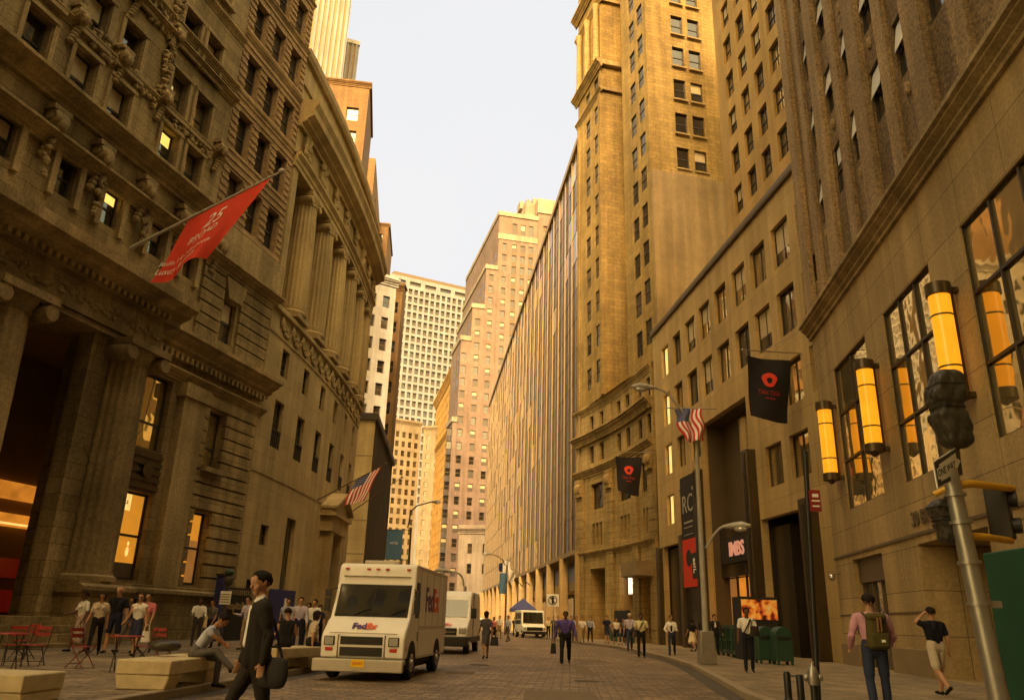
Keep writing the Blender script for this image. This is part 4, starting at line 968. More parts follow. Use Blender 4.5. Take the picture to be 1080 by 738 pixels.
# white gridded tower far behind
a = math.radians(63); P = ground_at(416, 450)
d = np.array([math.sin(a), math.cos(a)]); P = np.array(P[:2])-d*45
Pe = P+d*110
opts = [(M['g_tower'], 3), (M['g_dark'], 1)]
R = thing('grid_tower', 'very tall pale tower with an even grid of small square windows, farthest back', 'tower', (Pe[0], Pe[1], 0), math.atan2(-d[1], -d[0]))
zt = 203.
H = [(2.2+3.7*i, 2.2+3.7*i+2.5, 195.6-5.1*k-3.6, 195.6-5.1*k) for k in range(26) for i in range(28)]
b = MB(); b.facade(0, 110, 0, zt, H+[(2.2+10.2*i, 2.2+10.2*i+7.5, 198, 200.6) for i in range(10)], 0, 1.2); body(b, 0, 110, 40, 0, zt); b.build('wall', M['grid'], R)
H.sort(key=lambda h: abs(h[0]-40)-h[2]*.2)
windows(R, H+[(2.2+10.2*i, 2.2+10.2*i+7.5, 198, 200.6) for i in range(10)], -1.1, M['wframe2'], opts, .15, sub=False)
b = MB(); b.box(20, 80, -25, -6, zt, zt+5); b.build('plant_room', M['wframe2'], R)
# stepped peach tower
a = math.radians(76); P = ground_at(522, 235); d = np.array([math.sin(a), math.cos(a)]); Z = lambda s: -s
R = thing('stepped_tower', 'peach brick setback tower with white parapets rising in steps at the end of the street', 'tower', (P[0], P[1], 0), math.atan2(-d[1], -d[0]))
H = []; Hd = []
for k in range(30):
    zt = 120.8-4.05*k
    H.append((Z(-1.7), Z(-.2), zt-2.4, zt))
    for s in (1.6, 4.5, 7.3): H.append((Z(s), Z(s+1.6), zt-2.4, zt)); Hd.append((Z(s), Z(s+1.6), zt-3.98, zt-2.45))
H += [(Z(s), Z(s+1.6), 124.6, 128.6) for s in (1.6, 4.5, 7.3)]
b = MB(); b.facade(Z(-3.1), Z(10.4), 0, 131, H, 0, .4); body(b, Z(-3.1), Z(10.4), 58, 0, 131)
strips = [(Z(12.3), Z(14.1), 6, 124.5), (Z(15.6), Z(17.2), 6, 124.5), (Z(12.3), Z(14.1), 127, 129.4), (Z(15.6), Z(17.2), 127, 129.4)]
b.facade(Z(10.4), Z(24), 0, 134, strips, .3, .7); body(b, Z(10.4), Z(24), 50, 0, 134, .3)
steps = [(-7.0, -3.1, 110.5, .4, 40), (-11., -7.0, 96, .8, 26), (-14.2, -11., 84.5, 1.2, 16), (-15.6, -14.2, 58, 1.6, 10)]
Hs = []
for s0, s1, zt, o, dp in steps:
    hh = [(Z(s1-1.3), Z(s1-2.9), 120.8-4.05*k-2.4, 120.8-4.05*k) for k in range(30) if 120.8-4.05*k < zt-1.5]
    b.facade(Z(s0), Z(s1), 0, zt, hh, o, .4); body(b, Z(s0), Z(s1), dp, 0, zt, o); Hs += [(h, o) for h in hh]
b.build('wall', M['pink'], R)
windows(R, H[:3000], -.3, M['wframe2'], [(M['g_tower'], 2, M['curtain'], .5), (M['g_dark'], 4), (M['g_tower'], 2)], .14, sub=False, cap=60)
for o in sorted({q[1] for q in Hs}): windows(R, [q[0] for q in Hs if q[1] == o], o-.3, M['wframe2'], [(M['g_tower'], 2, M['curtain'], .45), (M['g_dark'], 3), (M['g_tower'], 2)], .14, sub=False, cap=10)
q = MB()
for h in Hd: q.box(h[0], h[1], -.05, .012, h[2], h[3])
for s in strips: q.box(s[0], s[1], -.35, -.2, s[2], s[3])
q.build('dark_spandrel', M['span'], R)
q = MB(); q.box(Z(-3.4), Z(10.7), -57, .35, 131, 132.6); q.nxt().box(Z(-3.3), Z(10.39), -.02, .22, 122.2, 124.3); q.nxt().box(Z(10.2), Z(24.3), -50, .7, 134, 139.5)
for s0, s1, zt, o, dp in steps: q.nxt().box(Z(s0-.3), Z(s1-.01), o-dp, o+.3, zt, zt+1.5)
q.build('parapet', M['cream'], R)
q = MB(); q.box(Z(7), Z(11), -12, -4, 132.7, 140); 
for i in range(7): q.box(Z(6+i*2.4), Z(7.4+i*2.4), -12, -8, 139.6, 142.5+(i*37 % 5)*.5)
q.build('rooftop_plant', M['cream'], R)
sd = MB()
for k in range(26):
    for i in range(10):
        z = 118-4.05*k; y = -2.5-5.4*i
        sd.box(Z(-3.1)+.0, Z(-3.1)+.05, y-1.2, y, z-2.4, z) if z > 112 else None
for s0, s1, zt, o, dp in steps:
    for k in range(20):
        for i in range(int(dp/5.4)):
            z = zt-4-4.05*k
            if z > zt-16 and z > 8: sd.box(Z(s0), Z(s0)+.06, o-2-5.4*i-1.3, o-2-5.4*i, z-2.4, z)
tag(sd.build('window', M['g_dark'], R), kind='stuff')
# orange facade farther along on the right side of the street, podium block and the far corner block
a = math.radians(-12); d = np.array([math.sin(a), math.cos(a)]); P = np.array(ground_at(485, 262)[:2])
ft = [(2+4.2*i, 4.4+4.2*i, 90-4.4*k, 93-4.4*k) for k in range(19) for i in range(24)]
R = thing('orange_building', 'orange lit stone block with moulded cornice left of the stepped peach tower', 'building', (P[0], P[1], 0), math.atan2(d[1], d[0]))
b = MB(); b.facade(0, 104, 0, 100, ft, 0, .25); body(b, 0, 104, 30, 0, 100); b.build('wall', M['orange'], R)
c = MB(); cornice(c, -.6, 104.5, 96.5, 3.2, -.02, 1.8); cornice(c, -.6, 104.5, 74, 1.2, -.02, .8); c.build('cornice', M['orange'], R)
windows(R, ft, -.2, M['wframe2'], [(M['g_bronze'], 2), (M['g_mid'], 1)], .15, sub=False, cap=40)
P = ground_at(478, 214)
box_building('podium_block', 'small cream stone block with a heavy cornice at the foot of the stepped tower', (P[0]+9.5, P[1]), face_rz(-.25, -.97), 9.5, 12, 25.5, 'cream', 2, 4, 1.3, 2.6, 21, 5.2, 1.5, 4.2, top=1.6)
P = ground_at(433, 352); zt = at(440, 448, 352)[2]
box_building('corner_block', 'pale peach corner block with close rows of windows at the far bend of the street', (P[0]+9, P[1]+1.5), face_rz(-.2, -.98), 9.2, 30, zt, 'cream', 2, 20, 1.6, 2.4, zt-4, 4.3, 1.6, 4.4, top=1.5)
box_building('corner_block', 'many windowed pale block facing the bend, just right of the dark ribbed wall', (P[0]-1.2, P[1]+2), face_rz(.5, -.86), 26, 22, zt+1.5, 'cream', 8, 20, 1.7, 2.6, zt-4, 4.3, 1.2, 3.1, top=1.5)

# the street closes behind the camera with a block added and sized to shade it (seen only in the window glass)
def shade_block(label, x0, x1, y0, h, mat):
    R = thing('stone_building', label, 'building', (x0, y0, 0), 0)
    H = [(2+4*i, 3.8+4*i, 3+4.2*k, 5.6+4.2*k) for i in range(int((x1-x0-3)/4)) for k in range(int((h-8)/4.2))]
    b = MB(); b.facade(0, x1-x0, 0, h, H, 0, .4); body(b, 0, x1-x0, 30, 0, h); b.build('wall', M[mat], R)
    windows(R, H, -.3, M['wframe2'], [(M['g_mid'], 1), (M['g_dark'], 1)], .12, sub=False, cap=20)
shade_block('tall ochre block added behind the camera to shade the street', -38, 34, -34, 120, 'r3s')

box_building('brown_block', 'tall brown block added out of sight down the street to darken the slab glass', (-36, 205), face_rz(.99, .12), 80, 20, 82, 'brown', 12, 16, 1.6, 2.3, 78, 4.6, 3, 6.2)  # added out of view so the slab glass mirrors dark walls, less sky
# ================================================================ GROUND
def cobble(name, col, rot=0., bw=.26, bh=.13):
    m = masonry(name, [c*1.3 for c in col], [c*.72 for c in col], [c*.30 for c in col], bw, bh, .02, .62, .45, 1.2, .5, .45, flat=True)
    nt = m.node_tree; br = [n for n in nt.nodes if n.type == 'TEX_BRICK'][0]; tc = [n for n in nt.nodes if n.type == 'TEX_COORD'][0]
    mp = nt.nodes.new('ShaderNodeMapping'); mp.inputs['Rotation'].default_value = (0, 0, rot); nt.links.new(tc.outputs['Object'], mp.inputs['Vector']); nt.links.new(mp.outputs[0], br.inputs['Vector'])
    b = nt.nodes['Principled BSDF']; b.inputs['Specular IOR Level'].default_value = .45
    return m
M['road'] = cobble('road_cobbles', (.31,.21,.115), .08, .42, .21)
M['walk'] = masonry('pavement_slabs', (.30,.225,.14), (.265,.195,.12), (.13,.095,.06), 1.5, 1.5, .012, .8, .35, .4, 0., .25, flat=True)
M['plaza'] = masonry('plaza_pavers', (.30,.225,.145), (.20,.15,.10), (.09,.068,.045), .5, .25, .016, .75, .4, .6, .5, .3, flat=True)
M['kerb'] = plain('kerb_granite', (.27,.205,.13), .75, 0, .25, 4)
M['patch'] = plain('asphalt_patch', (.17,.122,.075), .85, 0, .35, 5, .3, .3)
M['gutter'] = plain('dark_asphalt', (.075,.057,.04), .8, 0, .3, 3)
def sheet(name, pts, z0, z1, mat, kind='structure', bevel=0):
    b = MB().slab(pts, z0, z1); return tag(b.build(name, mat, bevel=bevel, fixn=True), kind=kind)
b = MB(); g = 60
for i in range(g):
    pass
b.quad((-1500, -300, 0), (1500, -300, 0), (1500, 2500, 0), (-1500, 2500, 0))
tag(b.build('ground', M['gutter']), kind='structure')
kr = [(2.6, -20), (4.0, 0), (4.75, 12)]+[tuple(gnd(*p)[:2]) for p in ((785, 737), (757, 720), (729.6, 704.5), (705, 696), (683, 690.5), (664, 686), (645, 682))]+[(5.9, 62), (4.6, 74), (2.9, 88), (1.0, 104), (-2, 122), (-7, 145), (-14, 168), (-26, 200), (-40, 230)]
kl = [(-8.5, -20), (-6.5, 5), (-5.75, 13.5), (-5.35, 18), (-4.95, 24), (-4.75, 32), (-4.9, 44), (-5.5, 58), (-7.0, 74), (-9.4, 90), (-13., 108), (-18, 128), (-26, 155), (-40, 190), (-52, 215)]
road = kr+kl[::-1]
def strip(pts, z, mat, name):
    """flat sheet between two polylines"""
    A, B = pts; n = 80
    def samp(P, n):
        P = np.array(P); L = np.r_[0, np.cumsum(np.linalg.norm(np.diff(P, axis=0), axis=1))]; t = np.linspace(0, L[-1], n)
        return np.c_[np.interp(t, L, P[:, 0]), np.interp(t, L, P[:, 1])]
    a, c = samp(A, n), samp(B, n); b = MB()
    for i in range(n-1): b.quad((*a[i], z), (*c[i], z), (*c[i+1], z), (*a[i+1], z))
    return b.build(name, mat)
tag(strip((kl, kr), .006, M['road'], 'road'), kind='structure')
def walkway(kerb, far, sgn, name, mat):
    b = MB(); n = len(kerb)
    pts = kerb+far[::-1]
    b.slab(pts if sgn > 0 else pts[::-1], 0, .145); o = tag(b.build(name, mat, fixn=True), kind='structure')
    k = MB()
    for i in range(n-1):
        (x0, y0), (x1, y1) = kerb[i], kerb[i+1]
        d = np.array([x1-x0, y1-y0], float); l = np.linalg.norm(d); d /= l; nn = np.array([d[1], -d[0]])*sgn
        m = max(1, int(l/2.2))
        for j in range(m):
            a = np.array([x0, y0])+d*l*j/m; c = np.array([x0, y0])+d*(l*(j+1)/m-.015)
            q = [a-nn*.02, a+nn*.22, c+nn*.22, c-nn*.02]
            k.slab([tuple(p) for p in q], 0, .152+rng.random()*.004)
    tag(k.build('kerb', M['kerb'], bevel=.02, fixn=True), kind='structure')
    return o
walkway(kr, [(60, -20), (60, 230), (0, 232)], 1, 'pavement', M['walk'])
walkway(kl, [(-70, -20), (-90, 215)], -1, 'pavement', M['plaza'])
# ironwork in the paving
for x, y, r in ((2.2, 22, .33), (-.8, 28.5, .33), (8.6, 24.5, .4)):
    b = MB().lathe([(r, .008), (r, .016), (r-.04, .018)], (x, y, .145 if x > 5 else 0.), 24); tag(b.build('manhole_cover', M['gutter']), {2.2: 'round dark iron manhole cover in the cobbles nearest the camera', -.8: 'round dark iron manhole cover in the cobbles beside the van', 8.6: 'round dark iron cover in the right pavement slabs'}[x], 'manhole cover')

# ================================================================ VEHICLES
def wheel(parent, x, y, r, w, rim=True):
    b = MB(); b.lathe([(r*.6, -w/2), (r*.93, -w/2), (r, -w*.35), (r, w*.35), (r*.93, w/2), (r*.6, w/2)], (x, y, r), 28, ax='x'); o = b.build('wheel', M['rubber'], parent, smooth=True)
    for sg in (1, -1):
        q = MB(); q.lathe([(r*.6, 0), (r*.56, .03), (r*.25, .02), (r*.22, .06), (.02, .07)] if sg > 0 else [(.02, -.07), (r*.22, -.06), (r*.25, -.02), (r*.56, -.03), (r*.6, 0)], (x+sg*w*.42, y, r), 20, ax='x')
        for k in range(8): a = 2*PI*k/8; q.ell((x+sg*(w*.42+.03), y+r*.4*math.cos(a), r+r*.4*math.sin(a)), (.02, .03, .03), 6, 4)
        q.build('rim', M['chrome'], o, smooth=True)
    return o
def logo(parent, size, Mx, name='lettering'):
    a = text_mb('Fed', size, size*.026, .006, 'RIGHT', spacing=.94); a.xf(Mx @ T(.02*size, 0, 0)).build(name, M['purple'], parent)
    b = text_mb('Ex', size, size*.026, .006, 'LEFT', spacing=.94); b.xf(Mx @ T(-.02*size, 0, 0)).build(name, M['orlet'], parent)
def delivery_truck():
    P = gnd(332, 716); x0 = -4.55; y0 = 19.9
    R = thing('delivery_truck', 'large white step van with purple and orange lettering parked at the left kerb', 'truck', (-3.36, 19.9, .006), -math.radians(5.4)); R.scale = (.87, .93, .915)
    # front of the truck faces -y; x is to the right in the picture
    W2, L, H = 1.17, 6.1, 2.98
    b = MB()
    # side outline of the cab and cargo body (y,z)
    prof = [(.02, .52), (.0, .98), (.06, 1.13), (.46, 1.47), (.60, 1.52), (1.02, 2.45), (1.04, 2.78), (1.1, 2.93), (1.24, H), (L, H), (L, .52)]
    n = len(prof); V = [(-W2, y, z) for y, z in prof]+[(W2, y, z) for y, z in prof]
    F = [(i, (i+1) % n, n+(i+1) % n, n+i) for i in range(n)]+[tuple(range(n)), tuple(reversed(range(n, 2*n)))]
    b.add(V, F); b.build('body', M['white'], R, bevel=.06, fixn=True, seg=3)
    # windscreen panes lie on the raked front
    def rake(x, t, o): return (x, .60+.42*t-o*.9, 1.52+.93*t+o*.45)
    f = MB(); f.hexa([rake(-1.06, .03, .012), rake(1.06, .03, .012), rake(1.06, .95, .012), rake(-1.06, .95, .012)], [rake(-1.06, .03, -.03), rake(1.06, .03, -.03), rake(1.06, .95, -.03), rake(-1.06, .95, -.03)]); fo = f.build('windscreen_frame', M['blackm'], R)
    for a, c in ((-1.02, -.03), (.03, 1.02)):
        q = MB(); q.hexa([rake(a, .06, .018), rake(c, .06, .018), rake(c, .92, .018), rake(a, .92, .018)], [rake(a, .06, .0), rake(c, .06, .0), rake(c, .92, .0), rake(a, .92, .0)]); q.build('windscreen', M['wind'], fo)
    q = MB()
    for a, s in ((-.55, 1), (.45, 1)): q.tube([rake(a, .04, .03), rake(a+.42*s, .22, .035)], .012, 6); q.tube([rake(a+.15, .10, .04), rake(a+.55, .26, .04)], .012, 5)
    q.build('wiper', M['black'], R)
    # grille and lamps
    g = MB(); g.box(-.62, .56, -.012, .02, .86, 1.06); g.box(-.62, .56, -.012, .02, .58, .80); 
    g.build('grille', M['black'], R)
    g = MB()
    for k in range(5): g.box(-.60, .54, -.02, -.012, .885+k*.036, .895+k*.036); g.box(-.60, .54, -.02, -.012, .60+k*.04, .612+k*.04)
    g.build('grille_bar', M['wframe'], R)
    g = MB(); g.box(-.70, -.67, -.01, .03, .52, 1.1); g.box(.61, .64, -.01, .03, .52, 1.1); g.build('panel_seam', M['taupe'], R)
    for x in (-.93, .87):
        q = MB(); q.box(x-.15, x+.15, -.03, .02, .83, 1.06); o = q.build('headlight', M['black'], R, bevel=.02); 
        q = MB(); q.box(x-.12, x+.12, -.036, -.028, .85, 1.04); q.build('lens', M['lens'], o); MB().box(x-.10, x+.10, -.018, .02, .70, .78).build('indicator', M['redl'], R, bevel=.01)
    q = MB(); q.box(-1.24, 1.24, -.34, -.02, .40, .52); q.box(-1.24, 1.24, -.36, -.2, .12+.1, .52); q.build('bumper', M['grey_b'], R, bevel=.03)
    q = MB(); q.box(-.16, .20, -.38, -.365, .33, .52); po = q.build('number_plate', M['plate'], R, bevel=.005); 
    q = MB(); 
    for i in range(6): q.box(-.11+.045*i, -.085+.045*i, -.384, -.38, .39, .46)
    q.build('number_plate_mark', M['amberl'], po)
    for x in (-.92, -.28, .0, .28, .92): MB().box(x-.055, x+.055, 1.0, 1.06, 2.80, 2.845).build('marker_light', M['redl'], R, bevel=.01)
    MB().box(W2-.01, W2+.012, .2, .28, .72, .84).build('marker_light', M['redl'], R)
    # lower skirt, wheels
    q = MB(); q.box(-W2+.12, W2-.12, .05, L-.05, .34, .53); q.box(-W2+.4, W2-.4, .3, L-.3, .2, .35); q.build('chassis', M['blackm'], R)
    for y in (.95, 4.72):
        for sx in (-1, 1):
            a = MB(); pr = [(.0, 0)]
            pts = [(y+.56*math.cos(t), .42+.56*math.sin(t)) for t in np.linspace(-.3, PI+.3, 16)]
            a.add([(sx*(W2-.28), p[0], p[1]) for p in pts]+[(sx*(W2+.006), p[0], p[1]) for p in pts], [tuple(range(16, 32))]+[(i, i+1, 17+i, 16+i) for i in range(15)]); a.build('wheel_arch', M['blackm'], R)
            wheel(R, sx*(W2-.12), y, .41, .27)
    # right flank: door, mirrors, seams, rub rails, lettering
    X = W2
    q = MB(); q.box(X-.03, X+.004, 1.12, 1.62, 1.55, 2.5); dq = q.build('door', M['black'], R); 
    q = MB(); q.box(X-.03, X+.006, 1.68, 1.72, .5, 2.9); q.box(X-.03, X+.01, 1.72, L-.03, 1.30, 1.345); q.box(X-.03, X+.012, 1.72, L-.02, .50, .56); q.box(X-.03, X+.012, L-.06, L, .5, 2.9); q.box(X-.03, X+.012, 1.1, L, 2.90, 2.95)
    q.build('trim_rail', M['grey_b'], R)
    q = MB()
    for y in (2.6, 3.7, 4.75, 5.6): q.nxt().box(X-.002, X+.004, y-.008, y+.008, 1.36, 2.9)
    q.build('panel_seam', M['taupe'], R)
    q = MB()
    for k in range(44): q.ell((X+.004, 1.8+k*.096, 2.86), (.006, .012, .012), 6, 4); q.ell((X+.004, 1.8+k*.096, 1.27), (.006, .012, .012), 6, 4)
    q.build('rivet_line', M['grey_b'], R)
    q = MB(); q.box(-.95, .95, .02, .03, 1.135, 1.15); q.nxt().box(-1.0, 1.0, .99, 1.04, 2.62, 2.635); q.build('panel_seam', M['taupe'], R)
    MB().box(X, X+.035, 1.50, 1.54, .95, 1.2).build('door_handle', M['chrome'], R)
    for sx in (-1, 1):
        q = MB(); q.box(sx*(W2+.06), sx*(W2+.22), .62, .70, 1.68, 2.02); q.box(sx*(W2+.06), sx*(W2+.22), .62, .70, 2.06, 2.24); q.tube([(sx*(W2-.05), 1.0, 2.3), (sx*(W2+.15), .68, 2.22)], .015, 6); q.tube([(sx*(W2-.05), .9, 1.62), (sx*(W2+.15), .66, 1.7)], .015, 6); q.build('mirror', M['black'], R, bevel=.015)
        MB().box(sx*(W2+.075), sx*(W2+.205), .7, .705, 1.7, 2.0).build('mirror_glass', M['chrome'], R)
    logo(R, .95, Matrix.Translation((X+.008, 3.8, 2.05)) @ RZ(PI/2) @ RX(PI/2))
    logo(R, .30, Matrix.Translation((0.02, .22, 1.315)) @ RX(math.radians(40)))
    MB().box(-.5, .5, 1.3, 1.5, H, H+.1).build('roof_vent', M['grey_b'], R, bevel=.02)
    return R
M['grey_b'] = plain('cream_grey_bumper', (.50,.44,.36), .5, 0, .12, 4, .4)
delivery_truck()
def panel_van():
    R = thing('delivery_van', 'white high roof panel van with dark lower bumper parked behind the step van', 'van', (-2.62, 36.6, .006), -math.radians(4))
    W2, L = 1.0, 6.0
    b = MB(); prof = [(.0, .45), (-.02, .75), (.05, 1.05), (.75, 1.35), (1.15, 1.5), (1.75, 2.35), (2.1, 2.62), (2.6, 2.72), (L-.3, 2.72), (L, 2.5), (L, .45)]
    n = len(prof); V = [(-W2*(1 if z < 1.6 else .93), y, z) for y, z in prof]+[(W2*(1 if z < 1.6 else .93), y, z) for y, z in prof]
    b.add(V, [(i, (i+1) % n, n+(i+1) % n, n+i) for i in range(n)]+[tuple(range(n)), tuple(reversed(range(n, 2*n)))]); b.build('body', M['white'], R, bevel=.08, fixn=True, seg=3)
    rk = lambda x, t, o: (x, 1.15+.6*t-o*.8, 1.5+.85*t+o*.57)
    q = MB(); q.hexa([rk(-.85, .05, .02), rk(.85, .05, .02), rk(.8, .95, .02), rk(-.8, .95, .02)], [rk(-.85, .05, -.02), rk(.85, .05, -.02), rk(.8, .95, -.02), rk(-.8, .95, -.02)]); q.build('windscreen', M['wind'], R)
    q = MB(); q.box(-1.02, 1.02, -.12, .3, .32, .74); q.build('bumper', M['black'], R, bevel=.05); q = MB(); q.box(-.55, .55, -.06, .06, .78, 1.08); q.build('grille', M['black'], R, bevel=.02)
    q = MB(); q.box(-.5, .5, -.075, -.06, .9, .93); q.lathe([(.1, 0), (.1, .02)], (0, -.09, .93), 12, ax='y'); q.build('grille_bar', M['chrome'], R)
    for x in (-.8, .8): MB().box(x-.16, x+.16, -.03, .25, .84, 1.12).build('headlight', M['lens'], R, bevel=.04)
    for y in (.95, 4.7):
        for sx in (-1, 1): wheel(R, sx*(W2-.1), y, .36, .24)
    for sx in (-1, 1):
        q = MB(); q.box(sx*(W2+.02), sx*(W2+.26), 1.2, 1.32, 1.5, 1.95); q.build('mirror', M['black'], R, bevel=.03); 
        MB().box(sx*W2*.985, sx*(W2*.985+.012), 1.5, 2.4, 1.5, 2.1).build('side_window', M['wind'], R)
    q = MB(); q.box(W2-.02, W2+.02, .3, L-.2, .45, .7); q.box(W2-.02, W2+.014, 2.5, 2.53, .5, 2.6); q.build('trim_rail', M['black'], R)
    logo(R, .3, Matrix.Translation((0, .3, 1.22)) @ RX(math.radians(25)))
panel_van()
def utility_vehicle(name, label, cat, loc, rz, w, l, h, suv=False):
    R = thing(name, label, cat, loc, rz); W2 = w/2
    b = MB()
    prof = [(0, .5), (0, 1.05), (.9, 1.2), (1.15, h-.1), (1.4, h), (l-.1, h), (l, h-.2), (l, .5)] if not suv else [(0, .45), (.05, .85), (1.0, 1.02), (1.6, h-.05), (2.0, h), (l-.5, h), (l, 1.1), (l, .45)]
    n = len(prof); V = [(-W2, y, z) for y, z in prof]+[(W2, y, z) for y, z in prof]
    b.add(V, [(i, (i+1) % n, n+(i+1) % n, n+i) for i in range(n)]+[tuple(range(n)), tuple(reversed(range(n, 2*n)))]); b.build('body', M['white'], R, bevel=.06, fixn=True)
    y0, z0, y1, z1 = (.9, 1.2, 1.15, h-.1) if not suv else (1.0, 1.02, 1.6, h-.05)
    rk = lambda x, t, o: (x, y0+(y1-y0)*t-o, z0+(z1-z0)*t+o*.3)
    q = MB(); q.hexa([rk(-W2+.12, .1, .02), rk(W2-.12, .1, .02), rk(W2-.15, .93, .02), rk(-W2+.15, .93, .02)], [rk(-W2+.12, .1, -.03), rk(W2-.12, .1, -.03), rk(W2-.15, .93, -.03), rk(-W2+.15, .93, -.03)]); q.build('windscreen', M['wind'], R)
    q = MB(); q.box(-W2-.02, W2+.02, -.15, .1, .35, .62); q.build('bumper', M['black'], R, bevel=.03); MB().box(-W2+.35, W2-.35, -.02, .03, .68, 1.0).build('grille', M['black'], R)
    for x in (-W2+.18, W2-.18): MB().lathe([(.13, 0), (.14, .04), (.1, .06)], (x, -.05, .85), 14, ax='y').build('headlight', M['lens'], R)
    for y in (.8, l-.9):
        for sx in (-1, 1): wheel(R, sx*(W2-.1), y, .38, .26)
    for sx in (-1, 1):
        for k in range(2 if suv else 3): MB().box(sx*(W2-.01), sx*(W2+.012), 1.5+k*1.1, 2.4+k*1.1, 1.25, h-.25).build('side_window', M['wind'], R)
utility_vehicle('utility_truck', 'boxy white utility vehicle with dark windscreen parked at the bend by the canopy', 'truck', (3.0, 80, .006), math.radians(9), 2.25, 5, 2.55)
utility_vehicle('parked_car', 'white car half hidden by pedestrians at the far bend', 'car', (-.7, 92, .006), math.radians(70), 1.8, 4.6, 1.75, True)

# ================================================================ STREET FURNITURE
def cobra(mb, p0, p1, rise, hd=.75, r=.05):
    """curved lamp arm from p0 to p1 and its head"""
    p0, p1 = Vector(p0), Vector(p1); P = []
    for i in range(13):
        t = i/12; q = p0.lerp(p1, t); q.z = p0.z+(p1.z-p0.z)*math.sin(t*PI/2); P.append(q)
    mb.tube(P, r, 8); return P
def lamp_head(parent, p, d, l=.95):
    d = Vector(d).normalized(); a = math.atan2(d.y, d.x)
    b = MB(); b.tube([(-.1, 0, 0), (l*.3, 0, .02), (l*.65, 0, .03), (l, 0, .0)], [.05, .12, .15, .06], 12); 
    b.xf(T(*p) @ RZ(a)); o = b.build('lamp_head', M['grey'], parent, smooth=True)
    q = MB(); q.ell((l*.6, 0, -.1), (.26, .13, .11), 12, 8); q.xf(T(*p) @ RZ(a)); q.build('lamp_lens', M['lens'], o, smooth=True)
def street_lamp(label, base, h, arms, r=.12, mat='grey', foot=True):
    R = thing('street_lamp', label, 'street lamp', base)
    b = MB(); b.lathe([(r, 0), (r*.9, h*.4), (r*.6, h)], (0, 0, .0), 16); b.build('pole', M[mat], R, smooth=True)
    if foot:
        q = MB(); q.hexa([(-.3, -.3, 0), (.3, -.3, 0), (.3, .3, 0), (-.3, .3, 0)], [(-.24, -.24, 1.15), (.24, -.24, 1.15), (.24, .24, 1.15), (-.24, .24, 1.15)]); q.build('pole_base', M['steel'], R, bevel=.02)
    for p0, p1 in arms:
        a = MB(); cobra(a, p0, p1, 0, r=r*.42); a.build('arm', M[mat], R, smooth=True)
        d = (p1[0]-p0[0], p1[1]-p0[1], 0); lamp_head(R, p1, d)
    return R
B = gnd(746, 700, .15); Y = B[1]
def rel(px, py, D, base): q = at(px, py, D); return tuple(q-np.array(base))
tp = rel(737, 452, Y, B)
street_lamp('tall grey double lamp with a flag, standing at the right kerb', tuple(B), tp[2], [((0, 0, tp[2]-.1), rel(690, 409, Y-.2, B)), (rel(744.5, 578, Y, B), rel(765, 555, Y-.4, B))])
# flag bracket and its flags
def flag_mb(w, h, nu, nv, fn, stripes=True):
    """cloth with thirteen stripes and a starred canton; fn maps (u,v) to a point"""
    b = MB(); b.grid(fn, nu, 26, 0, lambda i, j: (2 if (i < nu*.4 and j >= 12) else (0 if (j//2) % 2 == 0 else 1)))
    for r in range(9):
        for c in range(6 if r % 2 == 0 else 5):
            u = .4*(c+.5+(0 if r % 2 == 0 else .5))/6; v = 12/26+(14/26)*(r+.5)/9
            p, pu, pv = Vector(fn(u, v)), Vector(fn(u+.02, v)), Vector(fn(u, v+.02)); eu, ev = (pu-p)/.02, (pv-p)/.02; nn = eu.cross(ev).normalized()
            for sg in (1, -1):
                pts = []
                for k in range(10): a = 2*PI*k/10+PI/2; rr = .02 if k % 2 == 0 else .009; pts.append(tuple(p+eu*(rr*math.cos(a)*.62)+ev*(rr*math.sin(a))+nn*sg*.004))
                b.add(pts, [tuple(range(10))], 1)
    return b
FM = [plain('flag_red', (.48,.03,.035), .8, 0, .1, 3), plain('flag_white', (.74,.70,.66), .8, 0, .06, 3), plain('flag_blue', (.03,.045,.17), .8, 0, .1, 3)]
q0, q1 = at(703, 430, Y), at(756, 431, Y)
b = MB().tube([tuple(q0), tuple(q1)], .025, 8); b.tube([tuple(at(737, 455, Y)), tuple(at(737, 430.5, Y))], .03, 8)
tag(b.build('flag_bracket', M['steel'], smooth=True), 'thin steel bar carrying the striped flag across the tall grey lamp pole', 'bracket')
c0, c1, c2, c3 = [np.array(at(*p)) for p in ((710, 431, Y-.05), (740, 431, Y-.05), (722, 466, Y-.35), (745, 464, Y-.3))]
def f_us(u, v):   # u along the fly (down), v along the bar
    p = (c0*(1-v)+c1*v)*(1-u)+(c2*(1-v)+c3*v)*u
    return p+np.array([.06*math.sin(u*9+v*3), .16*math.sin(v*11+u*4)*(.3+u), 0])
tag(flag_mb(1, 1, 20, 26, lambda u, v: f_us(u, 1-v)).build('hanging_flag', FM, smooth=True), 'striped flag hanging from the bar on the tall grey lamp pole', 'flag')
